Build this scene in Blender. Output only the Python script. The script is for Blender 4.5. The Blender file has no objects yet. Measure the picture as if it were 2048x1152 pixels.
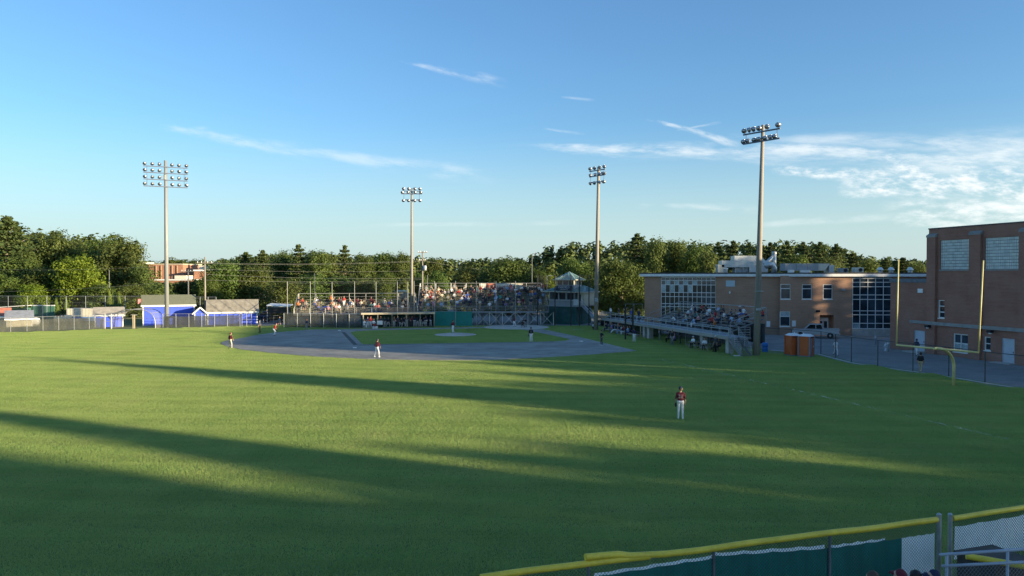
import bpy, bmesh, math, random
from mathutils import Vector, Matrix
R = math.radians
rnd = random.Random(11)
C = bpy.context.scene.collection
scene = bpy.context.scene
# ------------------------------------------------------------------ camera
FPX, PITCH, HC = 1541.0, 0.0169, 8.2
CPI, SPI = math.cos(PITCH), math.sin(PITCH)
def ray(x, y):
    u, v = (576 - y) / FPX, (x - 1024) / FPX
    return v, CPI + u * SPI, -SPI + u * CPI
def G(x, y, z=0.0):
    "the point at height z that the photograph shows at pixel x, y"
    a, b, c = ray(x, y); t = (z - HC) / c
    return Vector((a * t, b * t, z))
def P(x, y, D):
    "the point at distance D that the photograph shows at pixel x, y"
    a, b, c = ray(x, y); t = D / b
    return Vector((a * t, D, HC + c * t))
def XA(x, D): return (x - 1024) / FPX * D
def ZA(y, D): return P(1024, y, D).z
cam_d = bpy.data.cameras.new('camera'); cam = bpy.data.objects.new('camera', cam_d); C.objects.link(cam)
cam.location = (0, 0, HC); cam.rotation_euler = (math.pi / 2 - PITCH, 0, 0)
cam_d.sensor_width = 36; cam_d.lens = FPX / 2048 * 36; cam_d.clip_start = 0.1; cam_d.clip_end = 6000
scene.camera = cam
# ------------------------------------------------------------------ light
SUN_EL = R(7.9); SUN_DIR = Vector((0.907 * math.cos(SUN_EL), -0.421 * math.cos(SUN_EL), math.sin(SUN_EL)))
sl = bpy.data.lights.new('sun', 'SUN'); sl.energy = 2.0; sl.angle = R(0.7); sl.color = (1.0, 0.82, 0.54)
so = bpy.data.objects.new('sun', sl); C.objects.link(so)
so.rotation_euler = (-SUN_DIR).to_track_quat('-Z', 'Y').to_euler(); so.location = (80, -40, 60)
# ------------------------------------------------------------------ node helpers
class NT:
    def __init__(s, tree): s.t = tree; s.n = tree.nodes; s.l = tree.links
    def new(s, typ, **kw):
        n = s.n.new(typ)
        for k, v in kw.items(): setattr(n, k, v)
        return n
    def put(s, sock, v):
        if isinstance(v, bpy.types.NodeSocket): s.l.new(v, sock)
        elif v is not None: sock.default_value = v
    def m(s, op, a, b=None, c=None, clamp=False):
        n = s.new('ShaderNodeMath', operation=op); n.use_clamp = clamp
        for i, v in enumerate((a, b, c)):
            if v is not None: s.put(n.inputs[i], v)
        return n.outputs[0]
    def vm(s, op, a, b=None, scale=None):
        n = s.new('ShaderNodeVectorMath', operation=op)
        s.put(n.inputs[0], a)
        if b is not None: s.put(n.inputs[1], b)
        if scale is not None: s.put(n.inputs[3], scale)
        return n.outputs[0]
    def mix(s, f, a, b, mode='MIX'):
        n = s.new('ShaderNodeMix', data_type='RGBA', blend_type=mode)
        s.put(n.inputs[0], f); s.put(n.inputs[6], a); s.put(n.inputs[7], b)
        return n.outputs[2]
    def noise(s, vec, scale, detail=3, rough=.55, out=0):
        n = s.new('ShaderNodeTexNoise'); n.inputs['Scale'].default_value = scale
        n.inputs['Detail'].default_value = detail; n.inputs['Roughness'].default_value = rough
        if vec is not None: s.l.new(vec, n.inputs['Vector'])
        return n.outputs[out]
    def ramp(s, v, lo, hi, a=0.0, b=1.0, smooth=True):
        n = s.new('ShaderNodeMapRange'); n.interpolation_type = 'SMOOTHSTEP' if smooth else 'LINEAR'
        s.put(n.inputs[0], v); s.put(n.inputs[1], lo); s.put(n.inputs[2], hi); s.put(n.inputs[3], a); s.put(n.inputs[4], b)
        return n.outputs[0]
    def mapping(s, vec, scale=(1, 1, 1), rot=(0, 0, 0)):
        n = s.new('ShaderNodeMapping'); s.l.new(vec, n.inputs[0])
        n.inputs['Scale'].default_value = scale; n.inputs['Rotation'].default_value = rot
        return n.outputs[0]
def rgba(c): return (c[0], c[1], c[2], 1.0)
def newmat(name):
    m = bpy.data.materials.new(name); m.use_nodes = True
    nt = NT(m.node_tree); b = m.node_tree.nodes['Principled BSDF']
    return m, nt, b
MATS = {}
def M(name, col=None, rough=.7, var=.18, scale=2.0, metal=0.0, bump=0.0, spec=.4, stretch=(1, 1, 1)):
    "a surface with uneven wear: the base colour wanders by var at the given scale"
    if name in MATS: return MATS[name]
    m, nt, b = newmat(name)
    tc = nt.new('ShaderNodeTexCoord').outputs['Object']
    v = nt.mapping(tc, stretch)
    n1 = nt.noise(v, scale, 4); n2 = nt.noise(v, scale * 7.3, 2)
    f = nt.m('ADD', nt.m('MULTIPLY', n1, .7), nt.m('MULTIPLY', n2, .3))
    f = nt.ramp(f, .3, .7)
    lo = [c * (1 - var) for c in col]; hi = [min(1, c * (1 + var)) for c in col]
    nt.put(b.inputs['Base Color'], nt.mix(f, rgba(lo), rgba(hi)))
    nt.put(b.inputs['Roughness'], nt.ramp(n2, .3, .7, max(.05, rough - .12), min(1, rough + .12)))
    b.inputs['Metallic'].default_value = metal; b.inputs['Specular IOR Level'].default_value = spec
    if bump:
        bn = nt.new('ShaderNodeBump'); bn.inputs['Strength'].default_value = bump; bn.inputs['Distance'].default_value = .02
        nt.l.new(n2, bn.inputs['Height']); nt.l.new(bn.outputs[0], b.inputs['Normal'])
    MATS[name] = m
    return m
# ------------------------------------------------------------------ mesh builder
class MB:
    def __init__(s): s.v = []; s.f = []; s.mi = []
    def add(s, vs, fs, mi=0, T=None):
        o = len(s.v)
        s.v += [tuple(T @ Vector(p)) if T is not None else tuple(p) for p in vs]
        s.f += [tuple(i + o for i in f) for f in fs]; s.mi += [mi] * len(fs); return s
    def box(s, x0, x1, y0, y1, z0, z1, mi=0, T=None):
        vs = [(x, y, z) for z in (z0, z1) for y in (y0, y1) for x in (x0, x1)]
        return s.add(vs, [(0, 2, 3, 1), (4, 5, 7, 6), (0, 1, 5, 4), (2, 6, 7, 3), (0, 4, 6, 2), (1, 3, 7, 5)], mi, T)
    def beam(s, a, b, w, h, mi=0, up=(0, 0, 1)):
        a, b = Vector(a), Vector(b); d = (b - a); L = d.length
        if L < 1e-6: return s
        d.normalize(); u = Vector(up)
        if abs(d.dot(u)) > .97: u = Vector((0, 1, 0))
        sd = d.cross(u).normalized(); u = sd.cross(d)
        vs = [p + sd * (i * w / 2) + u * (j * h / 2) for p in (a, b) for i, j in ((-1, -1), (1, -1), (1, 1), (-1, 1))]
        return s.add(vs, [(0, 1, 2, 3), (7, 6, 5, 4), (0, 4, 5, 1), (1, 5, 6, 2), (2, 6, 7, 3), (3, 7, 4, 0)], mi)
    def tube(s, pts, r, n=8, mi=0, cap=True):
        pts = [Vector(p) for p in pts]; k = len(pts)
        rs = r if isinstance(r, (list, tuple)) else [r] * k
        vs, fs = [], []
        ref = None
        for i, p in enumerate(pts):
            d = (pts[min(i + 1, k - 1)] - pts[max(i - 1, 0)]).normalized()
            if ref is None:
                ref = Vector((0, 0, 1)) if abs(d.z) < .9 else Vector((1, 0, 0))
            a = d.cross(ref).normalized(); ref = a.cross(d).normalized()
            for j in range(n):
                t = 2 * math.pi * j / n
                vs.append(p + (a * math.cos(t) + ref * math.sin(t)) * rs[i])
        for i in range(k - 1):
            for j in range(n):
                fs.append((i * n + j, i * n + (j + 1) % n, (i + 1) * n + (j + 1) % n, (i + 1) * n + j))
        if cap: fs += [tuple(range(n))[::-1], tuple((k - 1) * n + j for j in range(n))]
        return s.add(vs, fs, mi)
    def lathe(s, prof, n=12, mi=0, T=None, cap=True):
        vs = [(r * math.cos(2 * math.pi * j / n), r * math.sin(2 * math.pi * j / n), z) for r, z in prof for j in range(n)]
        fs = [(i * n + j, i * n + (j + 1) % n, (i + 1) * n + (j + 1) % n, (i + 1) * n + j) for i in range(len(prof) - 1) for j in range(n)]
        if cap: fs += [tuple(range(n))[::-1], tuple((len(prof) - 1) * n + j for j in range(n))]
        return s.add(vs, fs, mi, T)
    def prism(s, poly, z0, z1, mi=0, T=None):
        n = len(poly)
        vs = [(x, y, z0) for x, y in poly] + [(x, y, z1) for x, y in poly]
        fs = [tuple(range(n))[::-1], tuple(range(n, 2 * n))] + [(i, (i + 1) % n, n + (i + 1) % n, n + i) for i in range(n)]
        return s.add(vs, fs, mi, T)
    def quad(s, *p, mi=0): return s.add(p, [tuple(range(len(p)))], mi)
    def ball(s, c, r, n=8, mi=0):
        rx, ry, rz = r if isinstance(r, (tuple, list)) else (r, r, r); c = Vector(c)
        prof = [(math.sin(math.pi * i / n), -math.cos(math.pi * i / n)) for i in range(n + 1)]
        prof[0] = (.02, -1); prof[-1] = (.02, 1)
        return s.lathe(prof, n * 2, mi, Matrix.Translation(c) @ Matrix.Diagonal((rx, ry, rz, 1)))
    def mesh(s, name, mats, smooth=False, bevel=0.0):
        me = bpy.data.meshes.new(name); me.from_pydata(s.v, [], s.f)
        for m in (mats if isinstance(mats, (list, tuple)) else [mats]): me.materials.append(m)
        me.polygons.foreach_set('material_index', s.mi)
        bm = bmesh.new(); bm.from_mesh(me)
        bmesh.ops.recalc_face_normals(bm, faces=bm.faces)
        if bevel: bmesh.ops.bevel(bm, geom=bm.edges[:], offset=bevel, segments=1, affect='EDGES')
        bm.to_mesh(me); bm.free()
        if smooth: me.polygons.foreach_set('use_smooth', [True] * len(me.polygons))
        me.update(); return me
    def obj(s, name, mats, parent=None, smooth=False, bevel=0.0):
        return link(name, s.mesh(name, mats, smooth, bevel), parent)
def link(name, me, parent=None, loc=None, rotz=None):
    o = bpy.data.objects.new(name, me); C.objects.link(o)
    if parent is not None: o.parent = parent
    if loc is not None: o.location = loc
    if rotz is not None: o.rotation_euler = (0, 0, rotz)
    return o
def tag(o, label, cat, group=None, kind=None):
    if label: o['label'] = label
    if cat: o['category'] = cat
    if group: o['group'] = group
    if kind: o['kind'] = kind
    return o
def thing(name, label, cat, loc=(0, 0, 0), rotz=0.0, group=None):
    o = bpy.data.objects.new(name, None); C.objects.link(o)
    o.location = loc; o.rotation_euler = (0, 0, rotz); o.empty_display_size = .3
    return tag(o, label, cat, group)
def struct(o): o['kind'] = 'structure'; return o
def kids(o): return list(o.children)
def dup(o, loc=None, rotz=None, label=None, parent=None):
    c = o.copy(); C.objects.link(c)
    if parent is not None: c.parent = parent
    if loc is not None: c.location = loc
    if rotz is not None: c.rotation_euler = (0, 0, rotz)
    if label: c['label'] = label
    for ch in kids(o): dup(ch, parent=c)
    return c
def frame(o, d):
    "matrix whose x axis runs along d on the ground, y to its left, with origin o"
    d = Vector((d[0], d[1], 0)).normalized()
    return Matrix(((d.x, -d.y, 0, o[0]), (d.y, d.x, 0, o[1]), (0, 0, 1, o[2] if len(o) > 2 else 0), (0, 0, 0, 1)))
def ang(d): return math.atan2(d[1], d[0])
def text_mesh(s, size, name, mat, ext=.004):
    cu = bpy.data.curves.new(name, 'FONT'); cu.body = s; cu.size = size; cu.extrude = ext; cu.align_x = 'CENTER'; cu.align_y = 'CENTER'
    t = bpy.data.objects.new(name, cu); C.objects.link(t)
    dg = bpy.context.evaluated_depsgraph_get(); me = bpy.data.meshes.new_from_object(t.evaluated_get(dg))
    bpy.data.objects.remove(t); bpy.data.curves.remove(cu)
    me.materials.clear(); me.materials.append(mat); return me
# ------------------------------------------------------------------ world
def make_world():
    w = bpy.data.worlds.new('World'); scene.world = w; w.use_nodes = True
    nt = NT(w.node_tree); bg = w.node_tree.nodes['Background']
    sky = nt.new('ShaderNodeTexSky', sky_type='NISHITA'); sky.sun_disc = False
    sky.sun_elevation = SUN_EL; sky.sun_rotation = math.atan2(SUN_DIR.x, SUN_DIR.y)
    sky.air_density = SKY[1]; sky.dust_density = SKY[2]; sky.ozone_density = SKY[3]; sky.altitude = 20
    d = nt.new('ShaderNodeTexCoord').outputs['Generated']
    sx = nt.new('ShaderNodeSeparateXYZ'); nt.l.new(d, sx.inputs[0]); X, Y, Z = sx.outputs
    front = nt.m('GREATER_THAN', Y, .15); ys = nt.m('MAXIMUM', Y, .15)
    u = nt.m('DIVIDE', X, ys); v = nt.m('DIVIDE', Z, ys)
    cb = nt.new('ShaderNodeCombineXYZ'); nt.l.new(u, cb.inputs[0]); nt.l.new(v, cb.inputs[1])
    uv = cb.outputs[0]
    total = None
    # each cirrus streak: ends in direction space, half width at each end, strength, and the grain of its wisps
    for (x0, y0, x1, y1, w0, w1, s, gr, gy) in CLOUDS:
        p0 = ((x0 - 1024) / FPX, (549.6 - y0) / FPX); p1 = ((x1 - 1024) / FPX, (549.6 - y1) / FPX)
        L = math.hypot(p1[0] - p0[0], p1[1] - p0[1]); e = ((p1[0] - p0[0]) / L, (p1[1] - p0[1]) / L)
        du = nt.m('SUBTRACT', u, p0[0]); dv = nt.m('SUBTRACT', v, p0[1])
        a = nt.m('DIVIDE', nt.m('ADD', nt.m('MULTIPLY', du, e[0]), nt.m('MULTIPLY', dv, e[1])), L)
        b = nt.m('SUBTRACT', nt.m('MULTIPLY', dv, e[0]), nt.m('MULTIPLY', du, e[1]))
        c2 = nt.new('ShaderNodeCombineXYZ'); nt.l.new(nt.m('MULTIPLY', a, L * FPX / 100 * gr), c2.inputs[0]); nt.l.new(nt.m('MULTIPLY', b, FPX / 100 * gy), c2.inputs[1])
        c2.inputs[2].default_value = x0 * .013
        wv = nt.noise(c2.outputs[0], .8, 6, .62)
        b2 = nt.m('ADD', b, nt.m('MULTIPLY', nt.m('SUBTRACT', wv, .5), w1 * 1.3 / FPX))
        wd = nt.m('ADD', w0 / FPX, nt.m('MULTIPLY', nt.m('MAXIMUM', nt.m('MINIMUM', a, 1.0), 0.0), (w1 - w0) / FPX))
        q = nt.m('DIVIDE', nt.m('ABSOLUTE', b2), wd)
        mk = nt.m('MULTIPLY', nt.ramp(q, .1, 1.0, 1, 0), nt.m('MULTIPLY', nt.ramp(a, -.03, .16), nt.ramp(a, .8, 1.06, 1, 0)))
        wisp = nt.ramp(nt.noise(c2.outputs[0], 1.7, 7, .62), .36, .68)
        mk = nt.m('MULTIPLY', nt.m('MULTIPLY', mk, wisp), s)
        total = mk if total is None else nt.m('MAXIMUM', total, mk)
    total = nt.m('MULTIPLY', total, front, clamp=True)
    scl = nt.new('ShaderNodeMixRGB') if False else None
    cl = nt.vm('SCALE', CLOUD_COL, scale=1.0)
    skc = nt.vm('MULTIPLY', sky.outputs[0], SKY_TINT)     # white balance of the evening air
    hz = nt.ramp(Z, 0.0, .20, .72, 0.0)                        # thin evening haze low over the horizon
    skc = nt.mix(hz, skc, HAZE_COL)
    col = nt.mix(total, skc, cl)
    nt.l.new(col, bg.inputs[0]); bg.inputs[1].default_value = SKY[0]
    w.cycles.sampling_method = 'MANUAL'; w.cycles.sample_map_resolution = 512
SKY = (0.05, 1.0, 0.8, 3.0)
SKY_TINT = (.76, .91, 1.03)
HAZE_COL = (2.25, 2.85, 3.0, 1)
CLOUD_COL = (3.6, 3.75, 3.75)
CLOUDS = [(1030, 290, 2250, 316, 7, 80, .72, .4, 1.7), (1240, 318, 2150, 305, 10, 40, .6, .3, 2.0), (1500, 280, 2300, 300, 10, 40, .5, .25, 1.5),
          (1650, 352, 2350, 400, 26, 110, 1.0, 1.2, 3.2), (1540, 343, 1800, 352, 8, 20, .8, 1.5, 4), (1760, 428, 2350, 415, 24, 75, .95, .8, 2.7),
          (290, 246, 620, 308, 7, 22, .34, .6, 2.4), (560, 298, 990, 352, 8, 28, .36, .5, 2.2), (330, 262, 420, 258, 4, 10, .3, .7, 3),
          (800, 122, 1010, 168, 3, 18, .32, .9, 3), (1290, 236, 1480, 292, 4, 13, .55, .9, 3), (1085, 258, 1170, 268, 3, 5, .25, 1, 4),
          (1120, 195, 1190, 202, 3, 5, .22, 1, 4), (1270, 410, 1520, 420, 8, 14, .42, .5, 2), (1350, 262, 1440, 246, 2, 5, .3, 1, 4),
          (700, 452, 1150, 446, 6, 8, .2, .4, 2), (1500, 452, 1800, 430, 8, 14, .3, .5, 2)]
make_world()
scene.view_settings.view_transform = 'Standard'; scene.view_settings.look = 'None'; scene.view_settings.gamma = 1.0
scene.view_settings.exposure = 2.55; scene.view_settings.use_curve_mapping = False
scene.cycles.max_bounces = 6; scene.cycles.transparent_max_bounces = 12; scene.cycles.use_denoising = True
scene.cycles.diffuse_bounces = 3; scene.cycles.glossy_bounces = 3
# ================================================================== ground and playing field
HOME = Vector((.92, 121.0, 0)); E1 = Vector((math.cos(3.4244), math.sin(3.4244), 0)); E3 = Vector((-math.sin(3.4244), math.cos(3.4244), 0))
def DM(a, b, z=0.0): p = HOME + E1 * a + E3 * b; return Vector((p.x, p.y, z))
def grass_mat(name, c0, c1, dry):
    m, nt, b = newmat(name)
    pos = nt.new('ShaderNodeNewGeometry').outputs['Position']; isl = nt.n[-1].outputs['Random Per Island']
    big = nt.noise(pos, .05, 4); mid = nt.noise(nt.mapping(pos, (1, .55, 1), (0, 0, .35)), .45, 5, .6); fine = nt.noise(pos, 2.4, 3, .7)
    f = nt.m('ADD', nt.m('ADD', nt.m('MULTIPLY', big, .28), nt.m('MULTIPLY', mid, .34)), nt.m('ADD', nt.m('MULTIPLY', nt.noise(nt.mapping(pos, (.16, 1.3, 1), (0, 0, .06)), .8, 5, .65), .32), nt.m('ADD', nt.m('MULTIPLY', fine, .06), nt.m('MULTIPLY', isl, .06))))
    col = nt.mix(nt.ramp(f, .42, .61), rgba(c0), rgba(c1))
    dr = nt.m('MULTIPLY', nt.ramp(nt.noise(pos, .21, 5, .65), .47, .72), nt.ramp(nt.m('ADD', nt.m('MULTIPLY', fine, .6), nt.m('MULTIPLY', isl, .4)), .38, .66))
    col = nt.mix(nt.m('MULTIPLY', dr, .6), col, rgba(dry))
    # mowing passes, three metres apart, not quite straight
    sx = nt.new('ShaderNodeSeparateXYZ'); nt.l.new(pos, sx.inputs[0])
    ph = nt.m('ADD', nt.m('ADD', nt.m('MULTIPLY', sx.outputs[1], 1.05), nt.m('MULTIPLY', sx.outputs[0], .10)), nt.m('MULTIPLY', nt.noise(pos, .06, 2), 5.0))
    wv = nt.ramp(nt.m('SINE', nt.m('MULTIPLY', ph, 2.0)), -.5, .5)
    bald = nt.m('MULTIPLY', nt.ramp(nt.noise(pos, .13, 3, .5), .56, .7), .5)
    k = nt.m('ADD', nt.m('MULTIPLY', wv, .075), nt.m('ADD', nt.m('MULTIPLY', bald, -.16), .93))
    col = nt.vm('SCALE', col, scale=k)
    nt.put(b.inputs['Base Color'], col); b.inputs['Roughness'].default_value = .7; b.inputs['Specular IOR Level'].default_value = .15
    tl = nt.new('ShaderNodeBsdfTranslucent'); nt.l.new(col, tl.inputs[0])
    mx = nt.new('ShaderNodeMixShader'); mx.inputs[0].default_value = .45
    nt.l.new(b.outputs[0], mx.inputs[1]); nt.l.new(tl.outputs[0], mx.inputs[2]); nt.l.new(mx.outputs[0], nt.n['Material Output'].inputs[0])
    return m
GRASS = grass_mat('grass_blades', (.305, .425, .128), (.395, .495, .158), (.49, .49, .22))
GRASS_FAR = M('rough_grass', (.17, .19, .06), .95, .35, .35)
THATCH = M('thatch', (.16, .215, .07), .95, .3, .8)
def dirt_mat(name, base, var=.25):
    m, nt, b = newmat(name); tc = nt.new('ShaderNodeTexCoord').outputs['Object']
    a = nt.noise(tc, .28, 5, .6); s = nt.noise(nt.mapping(tc, (.5, 1.6, 1), (0, 0, .3)), .9, 5, .65); f = nt.noise(tc, 9, 3, .7)
    k = nt.ramp(nt.m('ADD', nt.m('MULTIPLY', a, .4), nt.m('ADD', nt.m('MULTIPLY', s, .4), nt.m('MULTIPLY', f, .2))), .32, .68)
    nt.put(b.inputs['Base Color'], nt.mix(k, rgba([c * (1 - var) for c in base]), rgba([c * (1 + var) for c in base])))
    b.inputs['Roughness'].default_value = .95; b.inputs['Specular IOR Level'].default_value = .1
    bn = nt.new('ShaderNodeBump'); bn.inputs['Strength'].default_value = .6; bn.inputs['Distance'].default_value = .05
    nt.l.new(f, bn.inputs['Height']); nt.l.new(bn.outputs[0], b.inputs['Normal']); return m
DIRT = dirt_mat('infield_dirt', (.31, .295, .26), .32); CLAY = dirt_mat('mound_clay', (.50, .45, .38), .15)
DARKDIRT = dirt_mat('dark_dirt_edge', (.13, .125, .115), .2)
ASPHALT = dirt_mat('asphalt', (.27, .268, .255), .22); CONC = M('concrete', (.42, .41, .38), .85, .2, 1.5)
CHALK = M('chalk', (.7, .7, .66), .9, .25, 3)
def sheet(name, poly, z, mat):
    mb = MB(); mb.quad(*[(p[0], p[1], z) for p in poly]); o = mb.obj(name, mat); return struct(o)
sheet('ground', [(-1500, -400), (1500, -400), (1500, 2600), (-1500, 2600)], -.012, GRASS_FAR)
fence_r = [G(1640, 708), G(1706, 725), G(1756, 733), G(1814, 740.5), G(1873, 748.5), G(1936, 759), G(2002, 770)]
lf = [G(-160, 676), G(0, 665), G(210, 658), G(325, 656), G(575, 655)]
field = [(-150, 8), (60, 8), (41, 30), (38.6, 50)] + [(p.x + .3, p.y) for p in reversed(fence_r)] + [(27.5, 82), (20, 110), (16, 118), (14, 125), (-40, 126)] + [(p.x, p.y) for p in reversed(lf[:-1])]
sheet('playing_field', field, 0.0, THATCH)
# skinned infield
def spline(pts, n=6):
    out = []
    for i in range(len(pts) - 1):
        p0, p1, p2, p3 = [Vector((q[0], q[1], 0)) for q in (pts[max(i - 1, 0)], pts[i], pts[i + 1], pts[min(i + 2, len(pts) - 1)])]
        for k in range(n):
            t = k / n; out.append(.5 * (2 * p1 + (p2 - p0) * t + (2 * p0 - 5 * p1 + 4 * p2 - p3) * t * t + (3 * p1 - p0 - 3 * p2 + p3) * t ** 3))
    return out + [Vector((pts[-1][0], pts[-1][1], 0))]
er = random.Random(4)
dirt = spline([(-1.2, 40.4), (6.8, 42.9), (15.1, 44.4), (21, 43.3), (26.6, 40.6), (31.6, 37), (35.5, 32.6), (39.6, 26.5), (42.0, 19.8), (42.2, 15.5), (40.4, 10.6), (37.1, 2.9), (31.5, -2.6)], 10)
dirt = [DM(-2.1, 2), DM(-2.1, 20)] + [DM(p.x + er.uniform(-.13, .13), p.y + er.uniform(-.13, .13)) for p in dirt] + [DM(14, -1.3), DM(2, -1.3)]
def rounded(a, b, c, r, n=6):
    "arc replacing corner b"
    a, b, c = Vector(a), Vector(b), Vector(c); p = b + (a - b).normalized() * r; q = b + (c - b).normalized() * r
    return [p * (1 - t) ** 2 + b * 2 * t * (1 - t) + q * t * t for t in [i / n for i in range(n + 1)]]
ig = []
for tri in (((.2, 20), (.2, 26.8), (6, 26.8), 4.2), ((6, 26.3), (26.3, 24.6), (26.3, 10), .8), ((26.3, 10), (26.2, 1.6), (20, .9), 4.0), ((12, 1.2), (1.0, 1.0), (.7, 12), 4.2)):
    ig += [DM(p[0], p[1]) for p in rounded((tri[0][0], tri[0][1], 0), (tri[1][0], tri[1][1], 0), (tri[2][0], tri[2][1], 0), tri[3])]
DZ = .066
def slab(name, outer, inner, z, mat):
    "a skinned area that stands level with the tips of the mown grass round it"
    bm = bmesh.new()
    for loop in [outer] + inner:
        vs = [bm.verts.new((p[0], p[1], z)) for p in loop]
        for i in range(len(vs)): bm.edges.new((vs[i], vs[(i + 1) % len(vs)]))
    eds = bm.edges[:]
    bmesh.ops.triangle_fill(bm, use_beauty=True, edges=eds)
    r = bmesh.ops.extrude_edge_only(bm, edges=[e for e in bm.edges if e.is_boundary])
    for v in [g for g in r['geom'] if isinstance(g, bmesh.types.BMVert)]: v.co.z = -.01
    bmesh.ops.recalc_face_normals(bm, faces=bm.faces)
    me = bpy.data.meshes.new(name); bm.to_mesh(me); bm.free(); me.materials.append(mat)
    return struct(link(name, me))
slab('infield_dirt', dirt, [ig], DZ, DIRT)
def edge_strip(name, pts, w, z, mat, side=1):
    mb = MB()
    for i in range(len(pts) - 1):
        p, q = Vector(pts[i]), Vector(pts[i + 1]); d = (q - p).normalized(); n = Vector((-d.y, d.x, 0)) * w
        mb.quad((p.x, p.y, z), (q.x, q.y, z), (q.x + n.x, q.y + n.y, z), (p.x + n.x, p.y + n.y, z))
    return struct(mb.obj(name, mat))
# raked, darker strip along the grass edges (lip of the infield)
edge_strip('infield_lip', [DM(3.5, 27.1), DM(26.9, 24.9), DM(26.9, 4)], .5, DZ + .004, DARKDIRT)
circ = lambda c, r, z, n=40, ex=1.0: [(c.x + r * math.cos(2 * math.pi * i / n), c.y + r * ex * math.sin(2 * math.pi * i / n)) for i in range(n)]
slab('home_plate_circle', circ(DM(.4, .6), 5.1, 0), [], DZ + .006, CLAY)
mc = DM(12.71, 12.71)
mb = MB(); mb.lathe([(2.85, -.01), (2.84, DZ), (2.6, .08), (1.6, .2), (.7, .255), (.02, .26)], 40, 0, Matrix.Translation(mc)); struct(mb.obj('pitchers_mound', CLAY, smooth=True))
# chalk lines: third base line running out through left field (nearly worn away in the grass), first base line, batter's boxes
def line(name, a, b, w, z, mat):
    d = (b - a).normalized(); n = Vector((-d.y, d.x, 0)) * w / 2
    mb = MB(); mb.quad(*[(p.x, p.y, z) for p in (a - n, b - n, b + n, a + n)]); return struct(mb.obj(name, mat))
m, nt, b = newmat('worn_chalk'); tc = nt.new('ShaderNodeTexCoord').outputs['Object']
tr = nt.new('ShaderNodeBsdfTransparent'); mx = nt.new('ShaderNodeMixShader'); b.inputs['Base Color'].default_value = (.85, .86, .70, 1); b.inputs['Roughness'].default_value = .95
nt.l.new(nt.ramp(nt.noise(tc, 1.6, 5, .7), .41, .64, .0, .46), mx.inputs[0]); nt.l.new(tr.outputs[0], mx.inputs[1]); nt.l.new(b.outputs[0], mx.inputs[2]); nt.l.new(mx.outputs[0], nt.n['Material Output'].inputs[0])
WORN = m
line('foul_line', DM(0, 28), DM(.2, 40.0), .12, DZ + .008, WORN)
line('left_field_line', DM(0.0, 41), DM(.4, 96), .17, .051, WORN)
line('third_base_line', DM(0, 5.5), DM(0, 26.8), .10, DZ + .012, WORN)
line('coach_box_line', G(1144, 660.7), G(1168, 658.9), .12, .06, CHALK)
line('sideline', G(1400, 790), G(1180, 905), .08, .006, WORN) if False else None
# pavement on the right of the field, beyond the chain link fence
pave = [(p.x, p.y) for p in fence_r] + [(39.5, 50), (42, 34), (120, 34), (120, 140), (10, 140), (17, 118), (21, 110), (26, 92), (28.2, 84)]
sheet('parking_pavement', pave, -.006, ASPHALT)
edge_strip('pavement_edge', [Vector((28.4, 84, 0))] + fence_r + [Vector((39.5, 50, 0))], -.45, .004, CONC)
back = [(-24, 124), (14, 125), (17, 138), (17, 150), (-60, 150), (-58, 127), (-44, 127)]
sheet('concourse_pavement', back, -.005, ASPHALT)
sheet('gate_path', [G(515, 652), G(578, 652), G(590, 640), G(512, 640)], .005, ASPHALT)
sheet('far_parking_lot', [(-95, 150), (20, 150), (20, 205), (-120, 205)], -.007, ASPHALT)
# bases
WHITE = M('white_rubber', (.78, .78, .76), .6, .06)
def base(px, py, label):
    p = G(px, py, DZ); mb = MB(); mb.box(-.2, .2, -.2, .2, 0, .1); o = mb.obj('base', WHITE, bevel=.03); o.location = p; o.rotation_euler = (0, 0, ang(E1))
    tag(o, label, 'base', 'bases of the diamond')
base(678.6, 661.8, 'white first base at the far edge of the dirt, by the first base coach')
base(709.5, 696.3, 'white second base just left of the shortstop in front of the infield grass corner')
base(1162.5, 683.4, 'white third base on the dirt beside the umpire in dark clothes')
p = G(1036, 654.5); mb = MB(); mb.prism([(-.22, -.15), (.22, -.15), (.22, .1), (0, .3), (-.22, .1)], 0, .02); o = mb.obj('home_plate', WHITE); o.location = (p.x, p.y, DZ + .012); tag(o, 'white home plate between the batter and the catcher', 'base')

# ------------------------------------------------------------------ the mown grass: tufts spread over the field
def inside(p, poly):
    c = False; n = len(poly); j = n - 1
    for i in range(n):
        xi, yi, xj, yj = poly[i][0], poly[i][1], poly[j][0], poly[j][1]
        if (yi > p[1]) != (yj > p[1]) and p[0] < (xj - xi) * (p[1] - yi) / (yj - yi) + xi: c = not c
        j = i
    return c
def tuft_patch(n, size, h, seed):
    r = random.Random(seed); mb = MB()
    for i in range(n):
        x, y = r.uniform(-size / 2, size / 2), r.uniform(-size / 2, size / 2); a = r.uniform(0, math.pi); w = r.uniform(.0055, .0125); hh = h * r.uniform(.65, 1.15)
        dx, dy = math.cos(a) * w, math.sin(a) * w; lx, ly = r.gauss(0, .018), r.gauss(0, .018)
        mb.v += [(x - dx, y - dy, 0), (x + dx, y + dy, 0), (x + lx + dx * .5, y + ly + dy * .5, hh), (x + lx - dx * .5, y + ly - dy * .5, hh)]
        k = len(mb.v); mb.f.append((k - 4, k - 3, k - 2, k - 1)); mb.mi.append(0)
    return mb.mesh('tuft_patch', GRASS)
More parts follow.
